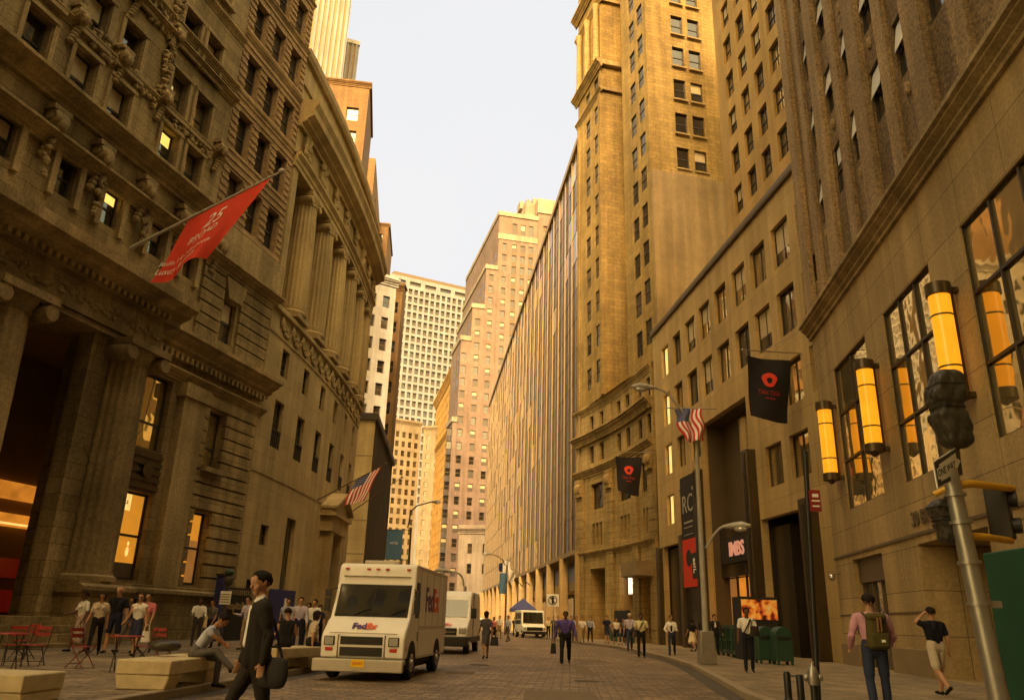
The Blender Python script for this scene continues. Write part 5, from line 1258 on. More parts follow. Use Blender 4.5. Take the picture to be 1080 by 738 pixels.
# left wall flag poles and flag
def pole_flag(base, tip, r=.05):
    b = MB(); b.tube([tuple(base), tuple(tip)], [r, r*.6], 8); b.ell(tuple(tip), (r*2, r*2, r*2), 10, 8); return b
pb, ptip = np.array(arc(12.1, .2, 9.3)), None
ptip = at(407, 489, pb[1]-1.0)
tag(pole_flag(pb, ptip).build('flagpole', M['wframe2'], smooth=True), 'upper slanting flagpole with striped flag on the pale classical facade', 'flagpole')
pb2 = np.array(arc(20.5, 1.0, 9.6)); pt2 = at(424, 503, pb2[1]-1.0)
tag(pole_flag(pb2, pt2).build('flagpole', M['wframe2'], smooth=True), 'lower bare slanting flagpole above the pedimented doorway', 'flagpole')
pl = lambda t: pb*(1-t)+ptip*t
e0, e1 = pl(.56), pl(.93); e2, e3 = at(362, 533, e0[1]-.3), at(384, 528, e1[1]-.3)
def f_l(u, v):
    v = v**.9; p = (e0*(1-v)+e1*v)*(1-u)+(e2*(1-v)+e3*v)*u; return p+np.array([.04*math.sin(u*8+v*2), .14*math.sin(v*8+u*5)*u, 0])
tag(flag_mb(1, 1, 20, 26, lambda u, v: f_l(u, 1-v)).build('drooping_flag', FM, smooth=True), 'striped flag drooping from the upper flagpole on the left facade', 'flag')
# red banner flag
rp = np.array(W(F_L1, -5.3, 2.9, 15.1, True)); rb = hitp(137, 262, rp, np.array([F_L1[1][1], -F_L1[1][0], 0])); n_ = np.array([F_L1[1][1], -F_L1[1][0], 0]); 
tipd = rb[1]+.6; rt = at(297, 181, rb[1]+.8)
tag(pole_flag(rb, rt, .075).build('flagpole', M['grey'], smooth=True), 'long white flagpole holding the red banner out from the dark ornate building', 'flagpole')
A_, B_ = rb*(1-.93)+rt*.93, rb*(1-.38)+rt*.38
ys = lambda t: rb[1]*(1-t)+rt[1]*t
C_, D_ = at(160, 299, ys(.3)-.4), at(216, 272, ys(.7)-.7)
def f_red(u, v):     # u from tip to base along the pole, v down
    top = A_*(1-u)+B_*u; bot = D_*(1-u**1.1)+C_*u**1.1; v2 = v
    p = top*(1-v2)+bot*v2
    return p+np.array([.03*math.sin(v*7+u*9), .22*math.sin(u*7.5+v*2.5)*v, -.25*math.sin(PI*u)*v*0+.12*math.sin(u*6.3)*v])
b = MB().grid(f_red, 40, 24); ro = tag(b.build('red_flag', M['redcloth'], smooth=True), 'red banner flag with white lettering hanging from the long slanting pole', 'flag')
def on_flag(mb, fu, sgn=-1):
    out = []
    for x, y, z in mb.v:
        u, v = fu(x, y); p = Vector(f_red(u, v)); pu, pv = Vector(f_red(u+.01, v)), Vector(f_red(u, v+.01)); nn = (pu-p).cross(pv-p).normalized()
        if nn.y > 0: nn = -nn
        out.append(tuple(p+nn*.03))
    mb.v = out; return mb
for body_, sz, v0, u0 in (('25', .26, .30, .52), ('BROAD', .12, .50, .55), ('ST. NY', .05, .585, .55), ('Studio, 1 & 2 Bedroom', .085, .72, .66), ('Luxury Rentals', .11, .85, .70)):
    t = text_mb(body_, sz, .0, 0.0); t.f = list(t.f)
    # keep one side only, text runs from the base towards the tip
    on_flag(t, lambda x, y: (u0-x*1.0, v0-y*1.15)).build('lettering', M['whitecloth'], ro)
# black hanging banners on the right
def black_banner(label, px4, D, bar, wall):
    P = [np.array(at(x, y, D+dd)) for (x, y), dd in zip(px4, (0, .55, 0, .5))]
    def f(u, v): p = (P[0]*(1-u)+P[1]*u)*(1-v)+(P[2]*(1-u)+P[3]*u)*v; return p+np.array([.02*math.sin(v*6), .12*math.sin(u*5+v*3), -.10*math.sin(PI*u)*(1 if v > .5 else .3)])
    o = tag(MB().grid(f, 16, 20).build('black_banner', M['blackcloth'], smooth=True), label, 'banner')
    def put(mb, sx, sy, u0, v0, mat, nm):
        out = []
        for x, y, z in mb.v:
            u, v = u0+x*sx, v0-y*sy; p = Vector(f(u, v)); out.append(tuple(p+Vector((-.02, -.045, 0))))
        mb.v = out; mb.build(nm, mat, o)
    m = MB(); ring = []
    for k in range(28): a = 2*PI*k/28; ring.append((math.cos(a)*(.17+.02*math.sin(3*a)), math.sin(a)*.12, 0))
    inn = [(x*.36, y*.42-.01, 0) for x, y, z in ring]; m.add(ring+inn, [(k, (k+1) % 28, 28+(k+1) % 28, 28+k) for k in range(28)]); put(m, 1, 1, .5, .36, M['redprint'], 'emblem')
    put(text_mb('TAN TINA', .115, 0, 0), 1, 1, .5, .56, M['redprint2'], 'lettering'); put(MB().quad((-.13, -.008, 0), (.13, -.008, 0), (.13, .008, 0), (-.13, .008, 0)), 1, 1, .52, .645, M['redprint2'], 'mark')
    b = MB().tube([tuple(at(*bar[0], D-.05)), tuple(at(*bar[1], wall))], .03, 8); b.ell(tuple(at(*bar[0], D-.05)), (.06, .06, .06), 8, 6)
    return o, b
M['redprint'] = plain('red_print', (.62,.045,.02), .7, 0, .15, 3); M['redprint2'] = plain('dark_red_print', (.32,.02,.015), .7, 0, .15, 3)
o, b = black_banner('larger black banner with red emblem, hanging near the amber lamps', ((788, 374.5), (833, 381), (792, 438), (831.5, 446)), 35.5, ((783, 369), (850, 373)), 36.6)
b.tube([tuple(at(808, 368.5, 35.7)), tuple(at(852, 345, 36.6))], .015, 6)
tag(b.build('banner_bar', M['steel'], smooth=True), 'thin bar and stay rod holding the larger black banner', 'bracket')
o, b = black_banner('smaller black banner with red emblem, hanging before the ornate podium', ((649, 481), (677, 482.5), (652, 517), (674, 523)), 59, ((643, 476), (695, 477.5)), 62.5)
tag(b.build('banner_bar', M['steel'], smooth=True), 'thin bar holding the smaller black banner', 'bracket')
# lamp with blue banner on the left, far small lamps
Bl = ground_at(427, 70, .15)
R = thing('street_lamp', 'slim dark lamp with blue banner rising behind the step van', 'street lamp', Bl)
b = MB(); e = rel(440, 533, 70, Bl); k = rel(430, 556, 70, Bl); b.lathe([(.13, 0), (.08, k[2])], (0, 0, 0), 12); b.build('pole', M['wframe'], R, smooth=True)
b = MB(); b.tube([(0, 0, k[2]-.1), (k[0], 0, k[2]), ((k[0]+e[0])/2-.15, 0, (k[2]+e[2])/2+.45), e], .06, 8); tip = rel(455, 529, 70, Bl); b.tube([e, tip], .06, 8); b.build('arm', M['wframe'], R, smooth=True); lamp_head(R, tip, (1, -.2, 0), .9)
def hang_banner(px0, px1, py0, py1, D, label, kind):
    a, c = at(px0, py0, D), at(px1, py1, D); b = MB(); b.grid(lambda u, v: (a[0]*(1-u)+c[0]*u, D+.08*math.sin(u*6+v*2), a[2]*(1-v)+c[2]*v), 8, 10)
    o = tag(b.build('lamp_banner', M['bluecloth'], smooth=True), label, 'banner'); return o, a, c
o, a, c = hang_banner(408.5, 423, 558, 590, 69.9, 'blue banner on the slim dark lamp behind the step van', 0)
b = MB().tube([(a[0]-.1, 69.9, a[2]), (Bl[0]+.1, 70, a[2])], .025, 6).tube([(a[0]-.1, 69.9, c[2]), (Bl[0]+.1, 70, c[2])], .025, 6); tag(b.build('banner_bar', M['wframe'], smooth=True), 'two dark bars holding the blue banner behind the step van', 'bracket')
text_mb('NYSE', .3, .0, .0).xf(T((a[0]+c[0])/2, 69.75, (a[2]+c[2])/2+.1) @ RX(PI/2)).build('lettering', M['whitecloth'], o)
def arm_lamp(label, px0, pts, D, mat, z=.15):
    Bq = ground_at(px0, D, z); R = thing('street_lamp', label, 'street lamp', Bq)
    P = [rel(x, y, D, Bq) for x, y in pts]; b = MB(); b.lathe([(.11, 0), (.08, P[0][2])], (0, 0, 0), 12); b.build('pole', M[mat], R, smooth=True)
    a = MB(); a.tube(P, .055, 8); a.build('arm', M[mat], R, smooth=True); d = (P[-1][0]-P[-2][0], P[-1][1]-P[-2][1], 0); lamp_head(R, P[-1], d, .8)
arm_lamp('pale curved lamp arching left over the white panel van', 489, [(489, 618), (488.5, 611), (486, 606), (481, 603), (474, 602)], 44, 'grey')
arm_lamp('thin lamp with long level arm before the curtain wall slab', 533, [(533, 596), (530, 590), (524, 586), (517, 584)], 84, 'wframe2')
o, a, c = hang_banner(527, 534, 604, 626, 83.8, 'small blue banner on the thin lamp before the curtain wall slab', 0)
for k, (x0, y0, x1, y1) in enumerate(((559, 617, 541, 599), (551, 618, 541, 606))):
    p0 = np.array(W(F_R4, 22-6*k+12, .3, 5.2+.6)); b = pole_flag(at(x0, y0, 98+k*4), at(x1, y1, 94+k*4), .06); tag(b.build('flagpole', M['grey'], smooth=True), ('nearer', 'farther')[k]+' white flagpole slanting from the curtain wall pilotis', 'flagpole')
def drape(pxs, D, mats, label, nm):
    P = [np.array(at(x, y, D)) for x, y in pxs]
    f = lambda u, v: (P[0]*(1-u)+P[1]*u)*(1-v)+(P[2]*(1-u)+P[3]*u)*v+np.array([0, .2*math.sin(u*9+v*3), 0])
    tag(MB().grid(f, 10, 13, 0, lambda i, j: (j % 2) if len(mats) > 1 else 0).build(nm, mats, smooth=True), label, 'flag')
drape(((531, 590), (538, 592), (530, 605), (539, 606)), 88, [M['whitecloth']], 'pale flag hanging above the small blue banner', 'hanging_flag')
drape(((538, 598), (544, 606), (536, 612), (540, 618)), 92, [M['lime2'], M['whitecloth']], 'cream flag drooping right of the small blue banner', 'hanging_flag')
drape(((526, 594), (530, 593), (526, 602), (530, 603)), 90, [M['navycloth']], 'dark flag hanging left of the pale flag', 'hanging_flag')
# canopy, square sign
P = ground_at(551, 100, .15); R = thing('canopy_tent', 'small dark blue pop up canopy on four legs near the white utility vehicle', 'canopy', P)
b = MB(); e = 1.65; ze, zp = 2.75, 4.05
b.add([(-e, -e, ze), (e, -e, ze), (e, e, ze), (-e, e, ze), (0, 0, zp), (-e, -e, ze-.3), (e, -e, ze-.3), (e, e, ze-.3), (-e, e, ze-.3)], [(0, 1, 4), (1, 2, 4), (2, 3, 4), (3, 0, 4), (5, 6, 1, 0), (6, 7, 2, 1), (7, 8, 3, 2), (8, 5, 0, 3)]); b.build('canopy', M['tent'], R)
for sx in (-1, 1):
    for sy in (-1, 1): MB().box(sx*e-.04, sx*e+.04, sy*e-.04, sy*e+.04, 0, ze-.05).build('leg', M['grey'], R)
P = ground_at(584, 62, .15); R = thing('traffic_sign', 'square white sign with circled arrow on a thin post at the bend', 'sign', P)
a, c = np.array(rel(576.5, 626, 62, P)), np.array(rel(589.5, 639.5, 62, P))
MB().box(-.03, .03, .02, .08, 0, a[2]-.05).build('post', M['steel'], R); b = MB().box(a[0], c[0], -.02, .01, c[2], a[2]); b.build('sign_plate', M['signw'], R, bevel=.02)
b = MB(); cx, cz, rr = (a[0]+c[0])/2, (a[2]+c[2])/2, (c[0]-a[0])*.36; ring = [(cx+rr*math.cos(2*PI*k/28), -.03, cz+rr*math.sin(2*PI*k/28)) for k in range(28)]; inn = [(cx+(p[0]-cx)*.82, -.03, cz+(p[2]-cz)*.82) for p in ring]; b.add(ring+inn, [(k, (k+1) % 28, 28+(k+1) % 28, 28+k) for k in range(28)])
b.add([(cx-rr*.7, -.031, cz+rr*.6), (cx-rr*.55, -.031, cz+rr*.72), (cx+rr*.7, -.031, cz-rr*.6), (cx+rr*.55, -.031, cz-rr*.72)], [(0, 1, 2, 3)]); b.add([(cx-.08, -.032, cz-.25), (cx+.08, -.032, cz-.25), (cx+.08, -.032, cz+.1), (cx+.18, -.032, cz+.1), (cx, -.032, cz+.3), (cx-.18, -.032, cz+.1), (cx-.08, -.032, cz+.1)], [tuple(range(7))]); b.build('symbol', M['black'], R)
# right foreground: black post, bollards, one-way pole with wrapped signals, green hoarding
Pb = (6.08, 16.3, .15)
R = thing('sign_post', 'tall thin black post with a small red sign on the right pavement', 'sign post', Pb)
t = rel(849, 476, 16.3+.1, Pb); b = MB(); b.tube([(0, 0, 0), t], .055, 10); b.build('post', M['black'], R, smooth=True)
s0 = rel(850.5, 518, 16.35, Pb); b = MB(); b.box(s0[0]+.03, s0[0]+.24, s0[2]*0-.05+.0, .02, s0[2]-.42, s0[2]+.02); so = b.build('sign_plate', M['red'], R); 
MB().box(s0[0]+.07, s0[0]+.20, -.056, -.052, s0[2]-.13, s0[2]-.06).build('mark', M['signw'], so); MB().box(s0[0]+.05, s0[0]+.22, -.056, -.052, s0[2]-.22, s0[2]-.19).build('mark', M['signw'], so); MB().box(s0[0]+.06, s0[0]+.21, -.056, -.052, s0[2]-.33, s0[2]-.3).build('mark', M['signw'], so)
def bollard(px, D, ptop, cap, label):
    P = ground_at(px, D, .15); h = rel(px, ptop, D, P)[2]; R = thing('bollard', label, 'bollard', P, 0, 'bollards by the right kerb')
    b = MB(); b.lathe([(.085, 0), (.085, .06), (.065, .08), (.065, h-.03), (.05, h), (.02, h+.01)], (0, 0, 0), 16); b.build('post', M['black'], R, smooth=True)
    if cap: 
        q = MB(); q.lathe([(.09, h-.28), (.10, h-.2), (.10, h-.08), (.07, h), (.03, h+.05), (.02, h+.09)], (0, 0, 0), 16); q.ell((-.12, 0, h-.16), (.06, .06, .06), 10, 8); q.ell((.12, 0, h-.16), (.06, .06, .06), 10, 8); q.build('cap', M['steel'], R, smooth=True)
bollard(826, 15.6, 708, False, 'plain black bollard, leftmost of the three by the kerb'); bollard(839, 15.3, 711, False, 'plain black bollard between the two others by the kerb'); bollard(853, 15.0, 704, True, 'stout black bollard with silver cap beside the thin post')
Po = gnd(1043, 738, .15)*1.; Do = 8.6; Po = ground_at(1047, Do, .15)
R = thing('signal_pole', 'leaning steel signal pole at the right edge with one way sign and brackets', 'traffic pole', Po)
tp_ = rel(1001, 495, Do, Po); b0 = (0, 0, 0); b = MB(); b.tube([b0, tp_], [.105, .085], 20); b.build('pole', M['steel'], R, smooth=True)
def onp(t): return np.array(tp_)*t
b = MB()
for t in (.18, .52, .66, .80, .90): p = onp(t); q = onp(t+.012); b.nxt().tube([tuple(p), tuple(q)], .118, 18)
for t in (.18, .52): p = onp(t); b.nxt().box(p[0]+.08, p[0]+.22, p[1]-.05, p[1]+.05, p[2]-.02, p[2]+.05)
b.build('clamp', M['steel'], R, smooth=True)
b = MB(); p, q = onp(.94), onp(.76); e1, e2 = rel(1068, 515, Do+.5, Po), rel(1066, 570, Do+.5, Po); b.tube([tuple(p), (p[0]+.25, p[1]+.05, p[2]+.04), e1], .045, 10); b.tube([tuple(q), (q[0]+.25, q[1]+.05, q[2]+.0), e2], .04, 10); w1 = rel(985, 521, Do+.1, Po); b.tube([tuple(p), w1], .03, 8); b.build('bracket', M['yellow'], R, smooth=True)
# one way sign
sp = [np.array(rel(x, y, Do+dd, Po)) for x, y, dd in ((984, 487, -.28), (1012, 469, .16), (1016, 501, .15), (989, 515, -.30))]
def fs(u, v, o=0.): p = (sp[0]*(1-u)+sp[1]*u)*(1-v)+(sp[3]*(1-u)+sp[2]*u)*v; nn = np.cross(sp[1]-sp[0], sp[3]-sp[0]); nn /= np.linalg.norm(nn); nn = nn*(-1 if nn[1] > 0 else 1); return tuple(p+nn*o)
b = MB(); b.hexa([fs(0, 0), fs(1, 0), fs(1, 1), fs(0, 1)], [fs(0, 0, -.01), fs(1, 0, -.01), fs(1, 1, -.01), fs(0, 1, -.01)]); so = b.build('one_way_sign', M['signw'], R, fixn=True)
b = MB().quad(fs(.03, .04, .003), fs(.97, .04, .003), fs(.97, .96, .003), fs(.03, .96, .003)); b.build('sign_face', M['black'], so)
ar = [(.06, .30), (.62, .30), (.62, .13), (.95, .5), (.62, .87), (.62, .72), (.06, .72)]; b = MB().add([fs(u, v, .006) for u, v in ar], [tuple(range(7))]); b.build('arrow', M['signw'], so)
t = text_mb('ONE WAY', .2, .006, 0); mx = max(abs(v[0]) for v in t.v); t.v = [fs(.40+x/mx*.33, .51-y*1.75, .009) for x, y, z in t.v]; t.build('lettering', M['black'], so)
# wrapped signal heads (covered in plastic) and the exposed one
def wrapped(label, px, py, D, w, h, dd, seed):
    c = at(px, py, D); r2 = random.Random(seed); nm = 'wrapped_signal'
    b = MB(); nseg, nr = 22, 20; ph = [r2.uniform(0, 6) for _ in range(6)]
    def f(u, v):
        a = 2*PI*u; t = v*2-1; sq = (abs(math.cos(a))**6+abs(math.sin(a))**6)**(-1/6)
        env = (1-abs(t)**7)**.5*(1-.08*math.sin(v*9.5+ph[4])**2-.10*(abs(v-.5) < .06)); env *= 1+.045*math.sin(4*a+v*5+ph[0])+.03*math.sin(9*a-v*19+ph[1])+.022*math.sin(15*a+v*23+ph[2])+.03*math.sin(v*31+3*a+ph[3])
        return (c[0]+sq*math.cos(a)*w/2*env+.03*math.sin(v*6+ph[3]), c[1]+sq*math.sin(a)*dd/2*env, c[2]+t*h/2)
    b.grid(f, 44, 40); o = tag(b.build(nm, M['sack'], smooth=True), label, 'traffic signal', 'signal heads wrapped in black plastic')
    q = MB(); q.tube([f(i/30, .5) for i in range(31)], .012, 5); q.tube([f(i/30, .78) for i in range(31)], .01, 5); q.build('cord', M['blackm'], o)
wrapped('tall signal head wrapped in black plastic on top of the leaning pole', 1001, 431, 8.7, .36, .95, .34, 1)
wrapped('short signal head wrapped in black plastic left of the leaning pole', 997, 549, 8.75, .235, .50, .24, 2)
Ps = at(1054, 541, 9.2)
b = MB(); b.box(-.10, .10, -.12, .12, -.30, .30); o = tag(b.build('pedestrian_signal', M['wframe'], None, tuple(Ps), .9, bevel=.02), 'dark exposed signal box on the yellow brackets right of the leaning pole', 'traffic signal')
b = MB()
for k in (-.15, .15): b.nxt().lathe([(.09, 0), (.09, -.08)], (0, -.121, k), 14, ax='y')
b.build('visor', M['black'], o)
Ph = (8.15, 10.4, .15)
R = thing('site_hoarding', 'dark green sheeted hoarding box at the right edge of the pavement', 'hoarding', Ph, -.02)
zt = 2.6
b = MB(); b.box(.0, 2.4, 0, 3.4, 0, zt); b.build('sheeting', M['scaff'], R, bevel=.03); b = MB()
for x in (.02, .8, 1.6, 2.38): b.box(x-.03, x+.03, -.04, -.001, 0, zt); 
b.box(0, 2.4, -.045, -.002, zt-.12, zt-.04); b.box(0, 2.4, -.045, -.002, 1.0, 1.08); b.build('frame', M['green'], R)
# subway entrance railing, mailboxes, poster kiosk
def railing(P0, P1, h, label):
    d = np.array(P1)-np.array(P0); L = np.linalg.norm(d); rz = math.atan2(d[1], d[0]); R = thing('subway_railing', label, 'railing', (*P0, .15), rz)
    b = MB(); n = max(2, int(round(L/1.4)))
    for i in range(n+1): x = L*i/n; MB().box(x-.07, x+.07, -.07, .07, 0, h+.08).build('post', M['green'], R, bevel=.015)
    b.box(0, L, -.04, .04, h-.1, h); b.box(0, L, -.04, .04, .12, .3); b.box(0, L, -.02, .02, .7, .76); b.build('rail', M['green'], R)
    q = MB()
    for i in range(int(L/.14)): q.box(i*.14+.05, i*.14+.075, -.012, .012, .3, h-.1)
    q.build('bars', M['green'], R)
pr0, pr1 = ground_at(752, 44)[:2], ground_at(778, 37.5)[:2]
railing(pr0, pr1, 1.35, 'dark green subway stair railing behind the grey lamp base')
railing(ground_at(641, 71)[:2], ground_at(668, 63)[:2], 1.2, 'dark green subway stair railing in front of the ornate podium')
def mailbox(px, D, label):
    P = ground_at(px, D, .15); R = thing('mailbox', label, 'mailbox', P, .05, 'green mailboxes')
    b = MB(); pts = [(-.33, .14), (.33, .14), (.33, 1.05)]+[(.33*math.cos(t), 1.05+.33*math.sin(t)) for t in np.linspace(0.1, PI-.1, 9)]+[(-.33, 1.05)]
    b.prism(pts, -.32, .32); b.build('box', M['green'], R, bevel=.02, fixn=True); 
    for sx in (-1, 1):
        for sy in (-1, 1): MB().box(sx*.27-.04, sx*.27+.04, sy*.26-.04, sy*.26+.04, 0, .15).build('leg', M['green'], R)
    MB().box(-.27, .27, -.335, -.322, .9, 1.02).build('hatch', M['black'], R)
mailbox(805, 33.0, 'round topped green mailbox left of its twin by the portal'); mailbox(823, 32.2, 'round topped green mailbox right of its twin by the portal')
P = ground_at(800, 36.5, .15); R = thing('news_kiosk', 'dark kiosk with a colourful lit poster panel behind the mailboxes', 'kiosk', P, .02)
b = MB(); z0, z1 = rel(800, 653, 36.5, P)[2], rel(800, 632, 36.5, P)[2]; b.box(-.75, .95, 0, 1.2, 0, z1+.12); b.build('shell', M['blackm'], R, bevel=.02)
def poster(name):
    m, nt, bs = nodes(name); L = nt.links; tc = N(nt, 'ShaderNodeTexCoord'); no = N(nt, 'ShaderNodeTexNoise'); no.inputs['Scale'].default_value = 2.6; no.inputs['Detail'].default_value = 4; L.new(tc.outputs['Object'], no.inputs['Vector'])
    r = N(nt, 'ShaderNodeValToRGB'); e = r.color_ramp.elements; e[0].position = .36; e[0].color = (.02, .012, .01, 1); e[1].position = .66; e[1].color = (1, .62, .25, 1)
    for p, c in ((.44, (.35, .02, .01, 1)), (.5, (.9, .25, .03, 1)), (.57, (1, .5, .08, 1))): x = e.new(p); x.color = c
    L.new(no.outputs['Fac'], r.inputs[0]); L.new(r.outputs[0], bs.inputs['Base Color']); L.new(r.outputs[0], bs.inputs['Emission Color']); bs.inputs['Emission Strength'].default_value = .06; MATS[name] = m; return m
MB().box(-.7, .9, -.03, -.001, z0, z1).build('poster_panel', poster('poster_print'), R)
# small notice board with a sheet, hoardings and railing sign by the left doorway
Lw = lambda s, o, z: W(F_L1, s, o, z, True)
rzl = frame(*F_L1, True)
P = Lw(3.0, 2.1, .15); R = thing('blue_hoarding', 'tall flat blue hoarding panel by the pale facade behind the man in the dark suit', 'hoarding', P, rzl); MB().box(-4.6, -1.9, -.05, .05, 0, 2.6).build('panel', M['hoard'], R, bevel=.01); MB().box(-3.9, -3.45, .051, .06, 1.6, 2.15).build('notice', M['signw'], R); 
q = MB(); q.box(-4.6, -4.52, -.3, -.06, 0, 2.5); q.box(-2.0, -1.92, -.3, -.06, 0, 2.5); q.build('stud', M['taupe'], R)
P = Lw(.2, 2.3, .15); R = thing('blue_hoarding', 'narrow dark blue hoarding post panel at the corner of the ornate stone base', 'hoarding', P, rzl); MB().box(-.3, .3, -.2, .2, 0, 3.0).build('panel', M['hoard'], R, bevel=.01); MB().box(-.34, .34, -.24, .24, 3.0, 3.08).build('cap', M['wframe'], R)
P = Lw(.5, 2.2, .15); R = thing('sign_wall', 'dark board with raised pale lettering between the blue hoardings', 'sign', P, rzl); MB().box(-2.3, -.0, -.1, .0, 0, 2.5).build('board', M['blackm'], R)
text_mb('Hospitality', .5, .012, .02).xf(T(-1.15, .03, 1.62) @ TXT).build('lettering', M['taupe'], R)
q = MB()
for i in range(12): q.box(-2.2+.19*i, -2.12+.19*i, .001, .03, 2.15, 2.4)
q.build('fret', M['taupe'], R)
P = gnd(237, 690, .15); P = ground_at(236, 34, .15); R = thing('notice_post', 'post with a pale notice sheet and dark sacks tied round it by the blue hoarding', 'notice', P); z0, z1 = rel(236, 637, 34, P)[2], rel(236, 623, 34, P)[2]
MB().box(-.05, .05, -.05, .05, 0, z1+.6).build('post', M['wframe'], R); MB().box(-.22, .22, -.09, -.06, z0, z1).build('sheet', M['signw'], R); q = MB(); q.ell((.02, 0, z1+.42), (.2, .18, .25), 10, 8); q.build('sack', M['sack'], R); MB().ell((0, 0, z1+.75), (.2, .2, .14), 10, 8).build('cap', M['green'], R)
q = MB(); 
for i in range(4): q.box(-.2, .2, -.11, -.092, z0+.08+.1*i, z0+.11+.1*i)
q.build('print_line', M['taupe'], R)
# benches
def bench(label, loc, rz, L=2.3, w=.95, h=.52):
    R = thing('stone_bench', label, 'bench', loc, rz, 'pale concrete benches')
    b = MB(); b.box(-w/2, w/2, 0, L, h-.24, h); b.build('seat', M['concrete'], R, bevel=.025)
    for y0, y1, a in ((.0, .55, .12), (L-.95, L-.2, .12)): 
        q = MB(); q.hexa([(-w/2+.06, y0+a*(y0 > 0), 0), (w/2-.06, y0+a*(y0 > 0), 0), (w/2-.06, y1-a, 0), (-w/2+.06, y1-a, 0)], [(-w/2+.005, y0+.01, h-.241), (w/2-.005, y0+.01, h-.241), (w/2-.005, y1+.05, h-.241), (-w/2+.005, y1+.05, h-.241)]); q.build('leg', M['concrete'], R, bevel=.02)
bench('pale concrete bench the man in the light shirt sits on', (-6.1, 14.35, .15), -.03, 2.6, .95, .47)
bench('pale concrete bench cut by the left edge of the picture', (-6.5, 12.1, .15), 1.5, 3.2, .95, .38)
bench('pale concrete bench behind the man in the dark suit', (-5.75, 20.0, .15), -.25, 2.6, .8, .5)
# folding bistro chairs and tables
def bistro_chair(label, px, py, rz, D=None, red=True, sc=1.0):
    P = gnd(px, py, .15); P = P if D is None else np.array(ground_at(px, D, .15)); R = thing('folding_chair', label, 'chair', tuple(P), rz, 'folding bistro chairs', sc)
    for sx in (-1, 1):
        MB().tube([(sx*.19, -.22, 0), (sx*.19, .14, .45), (sx*.19, .26, .86)], .013, 6).build('back_leg', M['wframe' if not red else 'redf'], R)
        MB().tube([(sx*.165, .26, 0), (sx*.165, -.18, .45)], .013, 6).build('front_leg', M['wframe' if not red else 'redf'], R)
    q = MB(); 
    for i in range(5): q.box(-.2, .2, -.2+i*.075, -.14+i*.075, .445, .462)
    q.build('seat', M['red'], R); q = MB()
    for i in range(2): q.box(-.2, .2, .22+i*.035, .235+i*.035, .64+i*.13, .72+i*.13)
    q.build('backrest', M['red'], R)
    q = MB(); q.tube([(-.19, .1, .1), (.19, .1, .1)], .01, 6); q.nxt().tube([(-.165, -.1, .36), (.165, -.1, .36)], .01, 6); q.build('brace', M['wframe'], R); return R
M['redf'] = plain('dark_red_frame', (.16,.02,.015), .5, 0, .2, 4)
bistro_chair('red slatted folding chair at the far left edge of the plaza', 12, 702, .5, None, False); bistro_chair('red slatted folding chair second from the left edge, legs dark', 34, 702, .2, None, False)
bistro_chair('red slatted folding chair behind the two at the left edge', 22, 695, -.3, None, False)
bistro_chair('all red folding chair seen edge on near the woman in the patterned dress', 84, 704, 1.35); bistro_chair('red folding chair seen from behind beside the pale bench', 170, 698, 2.9)
def bistro_table(label, px, py):
    P = gnd(px, py, .15); R = thing('folding_table', label, 'table', tuple(P), .3, 'folding bistro tables')
    MB().lathe([(.34, .71), (.35, .72), (.34, .735)], (0, 0, 0), 24).build('tabletop', M['red'], R)
    for sx in (-1, 1):
        MB().tube([(sx*.2, -.26, 0), (sx*.2, .26, .71)], .013, 6).build('leg', M['wframe'], R); MB().tube([(sx*.18, .26, 0), (sx*.18, -.26, .71)], .013, 6).build('leg', M['wframe'], R)
bistro_table('round dark red folding table in front of the walking group', 128, 708); bistro_table('round dark red folding table among the chairs at the left edge', 3, 706)
bistro_chair('dark legged folding chair between the table and the bench', 148, 702, -1.2, None, False)

# repairs and stains in the cobbles
r5 = random.Random(11)
for cx, cy, w_, l_ in ((1.2, 17.2, 1.5, 2.6), (-1.2, 24, .8, 1.3), (3.6, 34, 1.2, 3.2), (0.4, 46, 1.0, 2.0), (2.6, 27.5, .5, 5.0)):
    a = r5.uniform(-.15, .1); n = 4; pts = [(cx+x*w_*.5*math.cos(a)-y*l_*.5*math.sin(a), cy+x*w_*.5*math.sin(a)+y*l_*.5*math.cos(a)) for x, y in ((-1, -1), (1, -1), (1, 1), (-1, 1))]
    b = MB(); b.add([(x, y, .011) for x, y in pts], [tuple(range(n))]); tag(b.build('road_patch', M['patch']), kind='structure')
b = MB()
for side, off, nm in ((kl, .28, 'gutter'), (kr, -.28, 'gutter')):
    A = [(x, y) for x, y in side]; o = strip((A, [(x+off*1.6, y) for x, y in A]), .010, M['gutter'], nm); tag(o, kind='structure')
